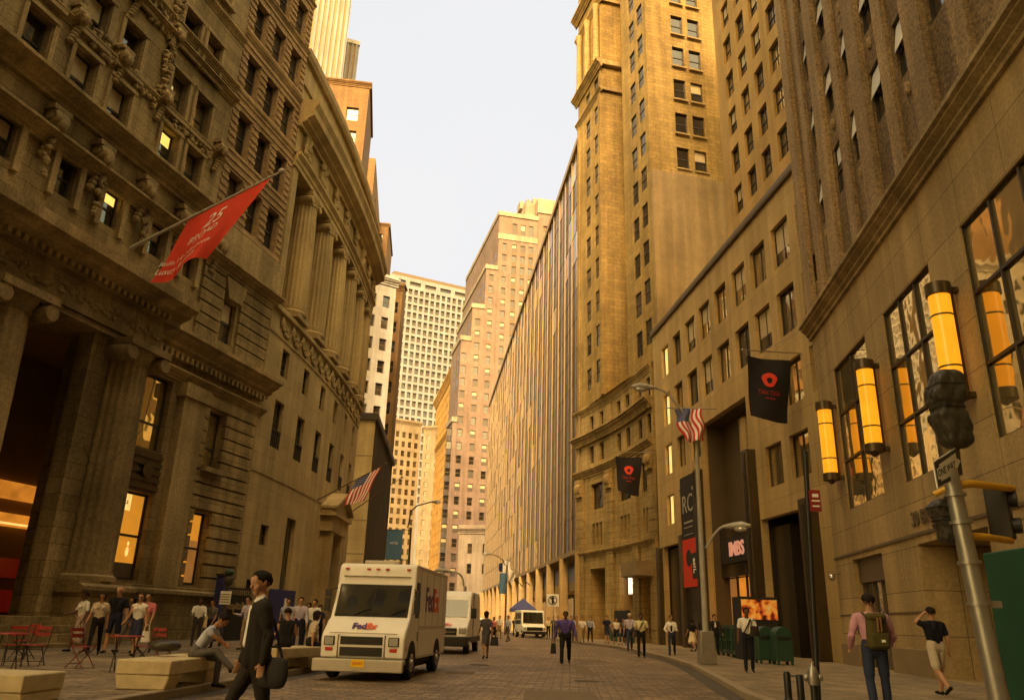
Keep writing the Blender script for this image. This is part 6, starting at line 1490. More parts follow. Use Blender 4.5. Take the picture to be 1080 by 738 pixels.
# ================================================================ PEOPLE
def cloth(name, col, var=.18, pat=False, c2=None):
    if name in MATS: return MATS[name]
    if not pat: return plain(name, col, .85, 0, var, 9, .2)
    m, nt, b = nodes(name); L = nt.links; tc = N(nt, 'ShaderNodeTexCoord'); v = N(nt, 'ShaderNodeTexVoronoi'); v.inputs['Scale'].default_value = 16; L.new(tc.outputs['Object'], v.inputs['Vector'])
    mx = N(nt, 'ShaderNodeMix', data_type='RGBA'); mx.inputs[6].default_value = (*col, 1); mx.inputs[7].default_value = (*c2, 1); r = N(nt, 'ShaderNodeMath', operation='GREATER_THAN'); r.inputs[1].default_value = .32; L.new(v.outputs['Distance'], r.inputs[0]); L.new(r.outputs[0], mx.inputs[0]); L.new(mx.outputs[2], b.inputs['Base Color']); b.inputs['Roughness'].default_value = .85; MATS[name] = m; return m
PC = dict(skin=(.42,.235,.14), skin_tan=(.32,.165,.09), skin_dark=(.13,.07,.042), white=(.70,.67,.64), lav=(.42,.38,.50), blue=(.30,.33,.46), ltblue=(.42,.45,.56), pink=(.60,.30,.36), rose=(.55,.16,.20), black=(.013,.012,.014), navy=(.018,.02,.05), suit=(.022,.017,.014), suit2=(.026,.02,.016), khaki=(.30,.225,.12), beige=(.5,.42,.32), denim=(.03,.036,.075), grey=(.10,.09,.085), trouser=(.06,.05,.045), purple=(.09,.06,.26), yellow=(.55,.50,.30), cream=(.62,.52,.33), brown=(.09,.05,.03), shoe=(.014,.011,.010), green=(.10,.11,.03), tan=(.30,.18,.09), hair=(.014,.009,.007), hair_br=(.06,.03,.014), hair_gr=(.25,.22,.19), eye=(.015,.01,.008), lip=(.30,.10,.075), dress=(.08,.075,.09))
def pcol(n):
    if n == 'pattern': return cloth('c_pattern', (.06,.045,.05), pat=True, c2=(.42,.33,.28))
    if n == 'pattern2': return cloth('c_pattern2', (.28,.16,.11), pat=True, c2=(.5,.42,.33))
    return cloth('c_'+n, PC[n])
def rotx(v, a): return Vector((v[0], v[1]*math.cos(a)-v[2]*math.sin(a), v[1]*math.sin(a)+v[2]*math.cos(a)))
D2 = math.radians
def person(label, loc, face, h=1.78, top='white', bottom='trouser', shoe='shoe', skin='skin', hair='hair', hairstyle='short', legs=((20, 10), (-18, 8)), arms=((-15, 10, 15), (18, 10, 20)), sleeve='short', shorts=False, skirt=None, lean=0, head=(0, 0), hips=None, sit=None, vox=None, build=1.0, jacket=False, hands=False, bald=False, group='pedestrians in the street', hem=None, extra=None, female=False, face_detail=False, collar=None):
    """one continuous body: tapered limbs, trunk, neck and head are fused by a voxel remesh; each face takes the garment of its nearest limb.
    face: heading (deg, 0 looks away from the camera, 180 towards it). legs/arms: right then left (forward swing, knee/elbow bend, ...)"""
    P = []   # prims: (p0,p1,r0,r1,mat,squash)
    def cap(a, b, r0, r1, m): P.append((Vector(a), Vector(b), r0, r1, m))
    s = build; hz = .93 if sit is None else sit
    shw = (.175 if female else .205)*s
    pel = Vector((0, 0, hz)); up = rotx(Vector((0, 0, 1)), -D2(lean)); fw = rotx(Vector((0, 1, 0)), -D2(lean))
    chest = pel+up*.36; neck = pel+up*.56; 
    hp = rotx(rotx(Vector((0, 0, 1)), -D2(lean*.6)), -D2(head[1])); hb = neck+up*.06
    hc = hb+hp*.098+fw*.025
    tm = 'jacket' if jacket else 'top'
    # trunk
    for x in (-1, 1):
        cap(pel+Vector((x*.085*s, 0, -.02)), pel+Vector((x*.075*s, 0, .0))+up*.10, .098*s, .092*s, 'bot')
        cap(pel+up*.13+Vector((x*.062*s, .0, 0)), chest+Vector((x*.085*s, 0, 0)), .088*s, (.098 if female else .105)*s, tm)
        cap(chest+Vector((x*.085*s, 0, 0)), chest+up*.10+Vector((x*(shw-.05), 0, 0)), .10*s, .075*s, tm)
        if female: cap(chest+up*.0+Vector((x*.075, .06, 0)), chest+up*.03+Vector((x*.07, .085, 0)), .062, .055, tm)
    cap(pel+up*.10, chest+up*.09, .092*s, (.100 if female else .108)*s, tm); cap(pel-up*.02, pel+up*.08, .095*s, .092*s, 'bot')
    cap(chest+up*.13, neck+up*.06+fw*.012, .066, .060, 'skin')
    for x in (-1, 1): cap(chest+up*.155+Vector((x*.05, 0, 0)), chest+up*.115+Vector((x*shw, 0, 0)), .052, .062*s, tm)
    # head
    yaw = D2(head[0]); hf = Vector((-math.sin(yaw), math.cos(yaw), 0)); hf = rotx(hf, -D2(head[1]+lean*.6)); hr = hf.cross(hp).normalized()
    cap(hc+hp*.025-hf*.03, hc+hp*.03+hf*.02, .094, .090, 'skin'); cap(hc+hf*.02-hp*.02, hc+hf*.045-hp*.085, .070, .044, 'skin')
    cap(hc+hf*.085+hp*.012, hc+hf*.108-hp*.028, .012, .019, 'skin')
    for x in (-1, 1): cap(hc+hr*x*.083-hp*.02, hc+hr*x*.088+hp*.018-hf*.012, .014, .018, 'skin')
    cap(hc+hf*.076+hp*.026-hr*.035, hc+hf*.076+hp*.026+hr*.035, .018, .018, 'skin'); cap(hc+hf*.07-hp*.062-hr*.015, hc+hf*.07-hp*.062+hr*.015, .02, .02, 'skin')
    if face_detail:
        for x in (-1, 1): cap(hc+hf*.083+hr*x*.03+hp*.006, hc+hf*.085+hr*x*.036+hp*.006, .0065, .0065, 'eye'); cap(hc+hf*.094+hr*x*.02+hp*.034, hc+hf*.088+hr*x*.048+hp*.032, .005, .0045, 'hairc'); cap(hc+hf*.055+hr*x*.045-hp*.03, hc+hf*.06+hr*x*.04-hp*.045, .03, .026, 'skin')
        cap(hc+hf*.088-hp*.056-hr*.024, hc+hf*.088-hp*.056+hr*.024, .008, .008, 'lip')
    # legs
    feet = []
    for i, x in enumerate((1, -1)):
        sw, kn = legs[i][:2]; sp = legs[i][2] if len(legs[i]) > 2 else 2
        hip = pel+Vector((x*.092*s, 0, -.03)); d = Vector((x*math.sin(D2(sp)), math.sin(D2(sw)), -math.cos(D2(sw)))).normalized(); knee = hip+d*.44
        a = D2(sw-kn); d2 = Vector((x*math.sin(D2(sp*.3)), math.sin(a), -math.cos(a))).normalized(); ank = knee+d2*.42
        lm = 'bot'; low = 'skin' if (shorts or skirt) else 'bot'
        r = (.086, .058) if not skirt else (.075, .05)
        cap(hip, hip.lerp(knee, .80), r[0]*s, (r[1]+.014)*s+(.012 if shorts else 0), lm); cap(hip.lerp(knee, .80), knee, (r[1]+.008)*s, r[1]*s, low)
        cal = knee.lerp(ank, .33); w = .008 if low == 'bot' else 0
        cap(knee, cal+Vector((0, -.012, 0)), .054*s+w, .054*s+w, low); cap(cal+Vector((0, -.012, 0)), ank, .054*s+w, (.037+.018*(low == 'bot'))*s, low)
        fa = D2(max(-60, min(35, (sw-kn)*.75))); toe = Vector((x*.03, math.cos(fa), math.sin(fa)))
        if legs[i][0] == 0 and kn == 0: toe = Vector((x*.12, 1, 0))
        sole = ank-d2*-.045
        cap(ank+d2*.035-toe*.045, ank+d2*.05+toe*.12, .040, .034, 'shoe'); cap(ank+d2*.05+toe*.10, ank+d2*.055+toe*.165, .036, .03, 'shoe'); feet.append(ank+d2*.09)
    # arms
    hn = []
    for i, x in enumerate((1, -1)):
        A = arms[i]; sh = chest+up*.11+Vector((x*shw, 0, 0))
        if isinstance(A[0], (tuple, list)): el = Vector(A[0]); wr = Vector(A[1])
        else:
            sw, ab, be = A[:3]; inn = A[3] if len(A) > 3 else 5
            d = Vector((x*math.sin(D2(ab)), math.sin(D2(sw))*math.cos(D2(ab)), -math.cos(D2(sw))*math.cos(D2(ab)))); el = sh+d*.29
            a = D2(sw+be); d2 = Vector((x*math.sin(D2(ab-inn)), math.sin(a), -math.cos(a))).normalized(); wr = el+d2*.25
        um = tm if sleeve != 'none' else 'skin'; fm = tm if sleeve == 'long' else 'skin'
        mid = sh.lerp(el, .62)
        cap(sh, mid, .060*s+(.008 if jacket else 0), .048*s+(.012 if um != 'skin' else 0), um); cap(mid, el, .046*s, .042*s, fm if sleeve != 'long' else um)
        e = .010 if fm != 'skin' else 0
        cap(el, el.lerp(wr, .3), .043*s+e, .042*s+e, fm); cap(el.lerp(wr, .3), wr, .042*s+e, .028+e, fm)
        dd = (wr-el).normalized(); side = Vector((0, 1, 0))-dd*dd.y; side = side.normalized() if side.length > .1 else Vector((1, 0, 0)); nrm = dd.cross(side)
        pk = wr+dd*.085
        if hands:
            for k in range(4):
                o = side*(.028-.0187*k); L = (.068, .078, .072, .055)[k]; c1 = pk+o*1.0; kn1 = c1+dd*L*.5+nrm*x*.010; tipf = kn1+(dd*.72+nrm*x*.6).normalized()*L*.5
                cap(wr+dd*.02+o*.7, c1, .013, .0105, 'skin'); cap(c1, kn1, .0098, .009, 'skin'); cap(kn1, tipf, .009, .0075, 'skin')
            t0 = wr+dd*.025+side*.026; t1 = t0+(dd*.7+side*.75).normalized()*.04; cap(t0, t1, .013, .0105, 'skin'); cap(t1, t1+(dd+side*.15+nrm*x*.3).normalized()*.035, .0105, .008, 'skin')
        else:
            cap(wr, pk, .027, .032, 'skin'); cap(pk, pk+dd*.06+nrm*x*.015, .027, .018, 'skin'); cap(wr+dd*.03+side*.02, wr+dd*.08+side*.045, .013, .010, 'skin')
        hn.append(wr+dd*.12)
    if skirt:
        kl, wd = skirt
        for x in (-1, -.33, .33, 1): cap(pel+Vector((x*.07, 0, .02))+up*.02, pel+Vector((x*wd*.75, .02, -kl)), .085, wd*.55, 'skirt')
        cap(pel+Vector((0, -.02, 0)), pel+Vector((0, -wd*.5, -kl)), .09, wd*.5, 'skirt'); cap(pel+Vector((0, .02, 0)), pel+Vector((0, wd*.5, -kl)), .09, wd*.5, 'skirt')
    if jacket:
        for x in (-1, 1): cap(chest+Vector((x*.10, .0, 0)), pel+Vector((x*.115, -.015, -.10)), .112*s, .105*s, 'jacket')
        for x in (-1, 1): cap(pel+Vector((x*.11, -.04, -.04)), pel+Vector((x*.12, -.05, -.2)), .10*s, .082*s, 'jacket')
    if extra: extra(cap, dict(pel=pel, chest=chest, neck=neck, up=up, fw=fw, hc=hc, hf=hf, hp=hp, hr=hr, hn=hn, shw=shw))
    # fuse
    if vox is None: vox = .022
    b = MB()
    for p0, p1, r0, r1, m in P:
        d = p1-p0; n = 10
        pts = [p0-(d.normalized() if d.length > 1e-5 else Vector((0, 0, 1)))*r0*q for q in (.96, .7)]+[p0, p1]
        dn = d.normalized() if d.length > 1e-5 else Vector((0, 0, 1))
        pts += [p1+dn*r1*q for q in (.7, .96)]
        b.tube(pts, [r0*.28, r0*.714, r0, r1, r1*.714, r1*.28], n)
    me = b.mesh('person_src', []); 
    o = bpy.data.objects.new('src', me); COL.objects.link(o)
    md = o.modifiers.new('r', 'REMESH'); md.mode = 'VOXEL'; md.voxel_size = vox; md.use_smooth_shade = True
    sm = o.modifiers.new('s', 'SMOOTH'); sm.factor = .5; sm.iterations = 3 if vox > .015 else 4
    dg = bpy.context.evaluated_depsgraph_get(); me2 = bpy.data.meshes.new_from_object(o.evaluated_get(dg)); bpy.data.objects.remove(o); bpy.data.meshes.remove(me)
    # garments by nearest limb
    nf = len(me2.polygons); ctr = np.empty(nf*3); me2.polygons.foreach_get('center', ctr); ctr = ctr.reshape(-1, 3)
    names = []; best = np.full(nf, 1e9); idx = np.zeros(nf, int)
    for p0, p1, r0, r1, m in P:
        if m not in names: names.append(m)
        a = np.array(p0); d = np.array(p1-p0); L2 = d@d
        t = np.clip((ctr-a)@d/L2, 0, 1) if L2 > 1e-9 else np.zeros(nf)
        dist = np.linalg.norm(ctr-(a+t[:, None]*d), axis=1)-(r0+(r1-r0)*t)
        if m in ('eye', 'lip', 'hairc'): dist -= .002
        if m == 'extra0' or m == 'extra1': dist -= .004
        k = dist < best; best[k] = dist[k]; idx[k] = names.index(m)
    mm = {'skin': skin, 'top': top, 'bot': bottom, 'shoe': shoe, 'skirt': bottom, 'jacket': top, 'eye': 'eye', 'lip': 'lip', 'hairc': hair, 'extra0': collar or 'white', 'extra1': 'shoe'}
    if skirt and legs: mm['bot'] = bottom
    me2.materials.clear()
    for nme in names: me2.materials.append(pcol(mm[nme]))
    me2.polygons.foreach_set('material_index', idx.astype(np.int32)); me2.polygons.foreach_set('use_smooth', [True]*nf)
    body_ = bpy.data.objects.new('person', me2); COL.objects.link(body_)
    sc_ = h/1.77
    lift = 0
    if sit is None:
        zs = np.empty(len(me2.vertices)*3); me2.vertices.foreach_get('co', zs); lift = -zs.reshape(-1, 3)[:, 2].min()
    body_.location = (loc[0], loc[1], loc[2]+lift*sc_); body_.scale = (sc_,)*3; body_.rotation_euler = (0, 0, D2(face))
    tag(body_, label, 'person', group)
    # hair
    if not bald:
        hb_ = MB(); r2 = random.Random(hash(label) % 999)
        def hf_(u, v):
            a = 2*PI*u; t = v
            dirv = hf*math.cos(a)+hr*math.sin(a)
            back = (1-math.cos(a))/2
            lim = {'short': .33+.46*back, 'long': .42+.52*back, 'bun': .40+.30*back, 'cap': .47+.06*back}[hairstyle]*PI*(1+(.05*math.sin(5*a+1)+.05*math.sin(12*a)+.04*math.sin(23*a+2)+.05*(r2.random()-.5)+.10*math.exp(-((abs(math.sin(a))-.95)/.12)**2) if hairstyle != 'cap' else 0))
            th = t*lim; R_ = 1+.045*math.sin(a*7+t*9)*t+.03*math.sin(a*13-t*14)+.025*math.sin(a*29+t*31)+.03*r2.random()
            ca = math.cos(a); p = hc+hp*.028+(hp*math.cos(th)*.105+(hf*ca*(.115 if ca > 0 else .133)+hr*math.sin(a)*.104)*math.sin(th))*R_*(1-.13*t**4)
            if hairstyle == 'long' and th > PI*.55: p = p-hp*(th/PI-.55)*.40+hf*-.0
            return p
        hb_.grid(hf_, 36, 14)
        if hairstyle == 'bun': hb_.ell(tuple(hc-hf*.10+hp*.05), (.05, .05, .05), 10, 8)
        if hairstyle == 'cap': hb_.tube([tuple(hc+hf*.07+hp*.045), tuple(hc+hf*.16+hp*.03)], [.06, .05], 10)
        ho = hb_.build('hair', pcol(hair), body_, smooth=True)
        so = ho.modifiers.new('t', 'SOLIDIFY'); so.thickness = .014; so.offset = -1
    f = Matrix.Translation(body_.location) @ RZ(D2(face)) @ Matrix.Diagonal((sc_, sc_, sc_, 1))
    return body_, [f @ q for q in hn], f, dict(chest=chest, pel=pel, up=up, fw=fw, shw=shw)
def handbag(label, p, w, h, d, mat, rz=0, strap=None, name='handbag'):
    b = MB(); b.grid(lambda u, v: (w/2*math.cos(2*PI*u)*(1-.25*v)*(abs(math.cos(2*PI*u))**-.25 if abs(math.cos(2*PI*u)) > .3 else 1), d/2*math.sin(2*PI*u)*(1-.4*v), -h*.5+h*v), 20, 6); b.slab([(w/2*.7*math.cos(2*PI*k/16), d/2*.7*math.sin(2*PI*k/16)) for k in range(16)], -h*.5, h*.48)
    o = b.build(name, mat, None, tuple(p), rz, smooth=True); tag(o, label, 'bag')
    s = MB(); hh = strap or .2; s.tube([(-w*.3, 0, h*.4), (-w*.22, 0, h*.5+hh*.7), (0, 0, h*.5+hh), (w*.22, 0, h*.5+hh*.7), (w*.3, 0, h*.4)], .012, 6); s.build('handle', mat, o, smooth=True)
    return o
K = 1.05
def walk(label, px, D, z=.15, face=180, h=1.74, **k):
    return person(label, ground_at(px, D, z), face, h*K, **k)
W1 = ((24, 8), (-20, 22)); W2_ = ((-20, 24), (24, 6)); ST = ((3, 2), (-3, 2))
# --- man in the dark suit, walking left in profile with a shoulder bag
def suit_extra(cap, j):
    c, f, u, p = j['chest'], j['fw'], j['up'], j['pel']
    for x in (-1, 1): cap(j['neck']+Vector((x*.045, .0, .015)), j['neck']+f*.062+Vector((x*.02, 0, -.02)), .030, .026, 'extra0')
    cap(c+u*.10+f*.085, p+u*.12+f*.115, .045, .05, 'extra0')
    for x in (-1, 1): cap(c+u*.08+f*.07+Vector((x*.085, 0, 0)), p-u*.06+f*.10+Vector((x*.12, 0, 0)), .055, .06, 'jacket')
P = ground_at(277, 8.9, .02)
_, hn, fm, J = person('man in dark suit and open white collar striding left near the camera', P, 112, 1.80, top='suit', bottom='suit2', skin='skin', hair='hair', legs=((26, 12), (-14, 16)), arms=((6, 8, 14), (-16, 10, 24)), sleeve='long', jacket=True, hands=True, build=1.12, vox=.0105, lean=2, head=(22, 6), extra=suit_extra, collar='white', group='people near the camera', face_detail=True)
hp_ = hn[1]; bl = Vector((hp_.x+.10, hp_.y+.10, hp_.z+.02))
b = MB(); b.grid(lambda u, v: (.19*math.cos(2*PI*u)*math.sin(PI*v)**.35, .075*math.sin(2*PI*u)*math.sin(PI*v)**.35, .15*math.cos(PI*v)*(-1)), 28, 16); bo = tag(b.build('shoulder_bag', M['blackm'], None, tuple(bl), -.4, smooth=True), 'rounded black leather shoulder bag hanging behind the man in the suit', 'bag')
sh = fm @ (J['chest']+J['up']*.16+Vector((-.12, 0, 0))); M_ = bo.matrix_basis.inverted(); st = MB(); 
st.tube([tuple(M_ @ Vector(q)) for q in ((bl.x-.12, bl.y-.05, bl.z+.12), (bl.x-.10, bl.y-.10, bl.z+.35), (sh.x+.10, sh.y-.10, sh.z-.12), (sh.x+.02, sh.y-.04, sh.z+.045), (sh.x+.12, sh.y+.10, sh.z-.2), (bl.x+.06, bl.y+.09, bl.z+.14))], .016, 8); st.build('strap', M['blackm'], bo, smooth=True); 
MB().tube([(-.1, -.02, .17), (-.05, -.03, .25), (.05, -.03, .25), (.1, -.02, .17)], .012, 8).build('handle', M['blackm'], bo, smooth=True)
# --- man with the backpack, seen from behind
P = ground_at(920, 13.4, .15)
_, hn, fm, J = person('man in pink checked shirt and dark trousers seen from behind wearing a backpack', P, -4, 1.80, top='pinkcheck', bottom='denim', hair='hair', legs=((8, 4, 4), (-6, 8, 4)), arms=((4, 18, 46, 26), (4, 18, 46, 26)), sleeve='long', hands=True, vox=.0125, group='people near the camera', build=1.14) if not PC.update(pinkcheck=(.52,.27,.34)) else None
c = fm @ (J['chest']+J['up']*-.08-J['fw']*.20)
R = thing('backpack', 'olive green rolltop backpack worn by the man in the pink shirt', 'bag', tuple(c), D2(-4))
b = MB(); b.hexa([(-.17, -.09, -.28), (.17, -.09, -.28), (.17, .09, -.28), (-.17, .09, -.28)], [(-.15, -.07, .22), (.15, -.07, .22), (.15, .08, .22), (-.15, .08, .22)]); b.build('pack', cloth('c_olive', (.085,.068,.02)), R, bevel=.07, seg=5)
b = MB(); b.box(-.135, .135, -.15, -.08, -.25, -.03); b.build('front_pocket', cloth('c_olive2', (.075,.062,.018)), R, bevel=.03, seg=3); b = MB(); b.box(-.155, .155, -.10, .07, .15, .27); b.build('flap', cloth('c_olive', (0,0,0)), R, bevel=.055, seg=4)
b = MB(); b.box(-.03, -.015, -.16, -.10, -.02, .2); b.box(.015, .03, -.16, -.10, -.02, .2); b.build('buckle_strap', cloth('c_tan2', (.22,.12,.05)), R); MB().box(-.0, .06, -.158, -.15, -.17, -.13).build('patch', M['signw'], R)
for x in (-1, 1): MB().tube([(x*.13, .05, .22), (x*.14, .17, .27), (x*.14, .33, .2), (x*.15, .36, -.02), (x*.15, .1, -.25)], .02, 8).build('shoulder_strap', cloth('c_olive', (0,0,0)), R, smooth=True)
# --- man in the black shirt and pale shorts
P = ground_at(985, 18.6, .15)
def bs_extra(cap, j):
    cap(j['chest']+j['up']*.10-j['fw']*.093+Vector((.0, 0, 0)), j['chest']+j['up']*.04-j['fw']*.098+Vector((.015, 0, 0)), .012, .012, 'extra0')
person('man in black shirt and pale shorts walking away with one hand at his head', P, 12, 1.82, top='navyblack', bottom='beige', shorts=True, legs=((14, 6), (-12, 30)), arms=((-6, 14, 18), ((-.36, .05, 1.46), (-.17, .06, 1.62))), hands=True, vox=.0125, group='people near the camera', extra=bs_extra, collar='ltblue', build=1.15) if not PC.update(navyblack=(.012,.012,.02)) else None
# --- seated man on the bench
P = (-5.78, 15.75, .15)
def sit_extra(cap, j): pass
person('man in pale blue shirt sitting hunched on the concrete bench, leg crossed', (P[0], P[1], .15+.02), -88, 1.78, top='ltblue', bottom='grey', hair='hair', sit=.53, legs=((99, 52, 2), (80, 82, 6)), arms=(((.20, .34, .84), (.12, .50, .72)), ((-.22, .30, .82), (-.06, .50, .70))), lean=34, head=(0, 20), hands=True, vox=.0125, group='people near the camera', skin='skin_tan')
b = MB(); b.grid(lambda u, v: (.28*math.cos(2*PI*u)*math.sin(PI*v)**.6*(1+.1*math.sin(6*PI*u)), .2*math.sin(2*PI*u)*math.sin(PI*v)**.6, .10-.10*math.cos(PI*v)), 24, 12); tag(b.build('backpack', M['sack'], None, (-6.3, 15.6, .705), .3, smooth=True), 'dark slumped bag lying on the bench behind the seated man', 'bag')
# --- walking group on the plaza
gr = dict(group='walking group on the plaza', vox=.017)
walk('woman in long patterned dress with pale shawl, leftmost of the walking group', 88, 25.6, face=150, h=1.66, top='white', bottom='pattern', skirt=(.62, .17), sleeve='short', skin='skin_dark', hairstyle='bun', female=True, legs=((14, 6), (-10, 8)), arms=((20, 10, 60), (0, 10, 30)), **gr)
walk('woman in patterned top and dark cropped trousers, second in the walking group', 106, 24.6, face=200, h=1.66, top='pattern2', bottom='black', skin='skin_tan', hairstyle='long', female=True, legs=((22, 4), (-18, 14)), arms=((10, 12, 40), (-12, 10, 20)), **gr)
walk('bald man in black shirt and dark shorts, tallest of the walking group', 123.5, 25.6, face=175, h=1.80, top='navyblack', bottom='navy', shorts=True, bald=True, legs=((6, 2), (-5, 10)), arms=((6, 14, 12), (-4, 14, 14)), build=1.1, **gr)
walk('woman in dark top half hidden between the bald man and the woman in white', 139, 26.8, face=165, h=1.62, top='navy', bottom='grey', skin='skin_tan', hairstyle='long', female=True, legs=W1, **gr)
_, hn, fm, J = walk('woman in white sleeveless top, sunglasses and navy skirt', 147, 24.8, face=185, h=1.70, top='white', bottom='denim', skirt=(.36, .14), sleeve='none', hairstyle='short', hair='hair_br', female=True, legs=W2_, arms=((10, 14, 40), (-4, 12, 18)), extra=lambda cap, j: (cap(j['hc']+j['hf']*.085+j['hr']*-.05+j['hp']*.01, j['hc']+j['hf']*.085+j['hr']*.05+j['hp']*.01, .02, .02, 'extra1')), **gr)
handbag('white handbag carried by the woman in the navy skirt', hn[1]+Vector((.05, 0, -.2)), .26, .3, .12, M['whitecloth'], .4)
walk('man in rose polo shirt walking behind the woman in white', 155, 26.4, face=180, h=1.74, top='rose', bottom='khaki', legs=W1, **gr)
# --- people by the left doorway
gl = dict(group='people by the left doorway', vox=.02)
walk('man in white shirt and grey trousers leaning before the dark lettered board', 210, 33, face=200, h=1.68, top='white', bottom='trouser', skin='skin_dark', sleeve='long', legs=ST, arms=((20, 10, 80), (10, 10, 60)), **gl)
_, hn, _, _ = walk('person with pale cloth bag beside the notice post', 224, 32, face=160, h=1.62, top='grey', bottom='black', skin='skin_tan', sleeve='short', legs=ST, **gl)
handbag('pale cloth bag carried by the person at the notice post', hn[0]+Vector((.12, -.1, .16)), .42, .42, .2, M['curtain'])
walk('man in lavender shirt and khaki trousers before the blue hoarding', 261, 31, face=150, h=1.74, top='lav', bottom='khaki', sleeve='long', legs=ST, arms=((10, 10, 90), (5, 10, 20)), **gl)
walk('man in lavender shirt standing between the suit man and the white step van', 316, 30, face=190, h=1.76, top='lav', bottom='navy', sleeve='long', legs=ST, **gl)
walk('man in white shirt close beside the step van mirror', 331, 31, face=170, h=1.72, top='white', bottom='grey', sleeve='long', legs=ST, **gl)
walk('person in blue shirt right behind the man in the suit', 303, 32, face=185, h=1.74, top='blue', bottom='trouser', legs=ST, **gl)
walk('person in white top at the gap before the step van', 325, 35, face=175, h=1.66, top='white', bottom='black', skin='skin_tan', hairstyle='long', female=True, legs=ST, **gl)
walk('person in dark top beside the step van near the doorway', 337, 36, face=190, h=1.66, top='navy', bottom='black', hairstyle='long', female=True, legs=W1, **gl)
person('woman in black sleeveless top sitting on the bench behind the suit man', (-5.45, 20.9, .17), 25, 1.74, top='black', bottom='black', hair='hair', hairstyle='bun', sit=.60, legs=((80, 80, 6), (76, 70, 10)), arms=((18, 18, 120, 20), (15, 14, 60)), sleeve='none', female=True, lean=8, vox=.016, group='people by the left doorway')
person('person in reddish patterned top sitting at the end of the rear bench', (-5.15, 22.2, .17), -60, 1.7, top='pattern2', bottom='black', hair='hair', hairstyle='long', sit=.6, legs=((80, 80, 4), (78, 76, 6)), lean=10, female=True, vox=.02, group='people by the left doorway')
# --- in the roadway
gs = dict(group='pedestrians in the roadway', vox=.018)
_, hn, _, _ = walk('woman in dark dress carrying a handbag beside the white panel van', 513, 33.0, .006, 12, 1.66, top='dress', bottom='dress', skirt=(.42, .13), sleeve='short', skin='skin_tan', hairstyle='long', female=True, legs=((16, 10), (-12, 14)), **gs)
handbag('dark handbag held by the woman in the dark dress', hn[0]+Vector((.08, 0, -.12)), .34, .32, .14, M['blackm'])
_, hn, _, _ = walk('heavy set man in purple shirt and black trousers walking towards the camera', 596.5, 31.0, .006, 176, 1.76, top='purple', bottom='black', skin='skin_dark', sleeve='long', build=1.22, legs=W1, arms=((-6, 16, 14), (6, 16, 18)), **gs)
handbag('black carrier bag held low by the man in the purple shirt', hn[0]+Vector((-.03, 0, -.26)), .22, .36, .12, M['blackm'])
walk('man in pale blue shirt crossing the road near the canopy', 536, 62, .006, 150, 1.78, top='ltblue', bottom='grey', legs=W2_, sleeve='long', **gs)
walk('man in white shirt at the far crossing left of the canopy', 527, 72, .006, 170, 1.76, top='white', bottom='khaki', legs=ST, **gs)
# --- right pavement
gr2 = dict(group='pedestrians on the right pavement', vox=.018)
def strap_extra(cap, j):
    c, u, f, p = j['chest'], j['up'], j['fw'], j['pel']; a = c+u*.14+Vector((-.10, .05, 0)); q = p+u*.12+Vector((.13, .10, 0))
    for t in range(6): cap(a.lerp(q, t/6)+f*(.075 if 0 < t else .02), a.lerp(q, (t+1)/6)+f*(.075 if t < 5 else .03), .022, .022, 'extra1')
_, hn, fm, J = walk('man in yellowish shirt with a strap across his chest by the kerb', 676, 37.5, .05, 172, 1.74, top='yellow', bottom='black', skin='skin_dark', build=1.1, legs=((8, 4), (-6, 14)), arms=((0, 14, 16), (0, 16, 16)), extra=strap_extra, **gr2)
handbag('black bag at the hip of the man in the yellowish shirt', fm @ (J['pel']+Vector((.24, .02, .02))), .3, .3, .14, M['blackm'])
walk('man in grey blue shirt and pale cap behind the man in yellow', 664, 44, face=175, h=1.80, top='lav', bottom='denim', hairstyle='cap', hair='beige', legs=W1, **gr2)
walk('woman in white top and dark shorts by the stair railing', 650, 56, face=180, h=1.66, top='white', bottom='navy', shorts=True, sleeve='none', hairstyle='long', hair='hair_br', female=True, legs=W2_, **gr2)
walk('woman in grey top and shorts right of the one in white by the railing', 657.5, 57, face=170, h=1.66, top='grey', bottom='navy', shorts=True, hairstyle='long', female=True, legs=W1, **gr2)
walk('man in navy shirt and shorts standing left of the women at the railing', 640, 60, face=185, h=1.76, top='navy', bottom='denim', shorts=True, legs=ST, **gr2)
walk('man in blue shirt and dark trousers near the far left end of the railing', 622.5, 62, face=180, h=1.74, top='blue', bottom='black', legs=W2_, sleeve='long', **gr2)
walk('man in white shirt and khaki trousers left of the man in blue', 614, 60, face=175, h=1.70, top='white', bottom='khaki', legs=W1, **gr2)
walk('person in tan clothes left of the man in khaki trousers', 608, 62, face=180, h=1.66, top='tan', bottom='khaki', legs=ST, **gr2)
walk('person in blue shirt half behind the man in purple', 603, 58, face=180, h=1.72, top='ltblue', bottom='grey', legs=W1, **gr2)
walk('woman in white jacket and dark trousers striding before the dark lobby', 708, 39, face=168, h=1.70, top='white', bottom='denim', skin='skin', hairstyle='bun', hair='hair_br', sleeve='long', female=True, legs=((22, 4), (-20, 20)), arms=((-4, 30, 60, 60), (14, 12, 70)), extra=lambda cap, j: cap(j['chest']+j['fw']*.09, j['pel']+j['up']*.16+j['fw']*.08, .04, .04, 'extra1'), **gr2)
walk('woman in dark top and pale yellow flared skirt by the dark pylon', 730, 46, face=20, h=1.66, top='black', bottom='cream', skirt=(.42, .22), hairstyle='long', female=True, legs=W1, **gr2)
walk('man in dark suit half hidden by the tall grey lamp', 743.5, 38, face=150, h=1.78, top='suit', bottom='black', jacket=True, sleeve='long', legs=((30, 4), (-24, 20)), **gr2)
walk('man in white collar standing behind the green stair railing', 754, 41, face=180, h=1.76, top='suit', bottom='black', sleeve='long', legs=ST, extra=lambda cap, j: cap(j['chest']+j['fw']*.085+j['up']*.1, j['chest']+j['fw']*.1-j['up']*.08, .035, .03, 'extra0'), collar='white', **gr2)
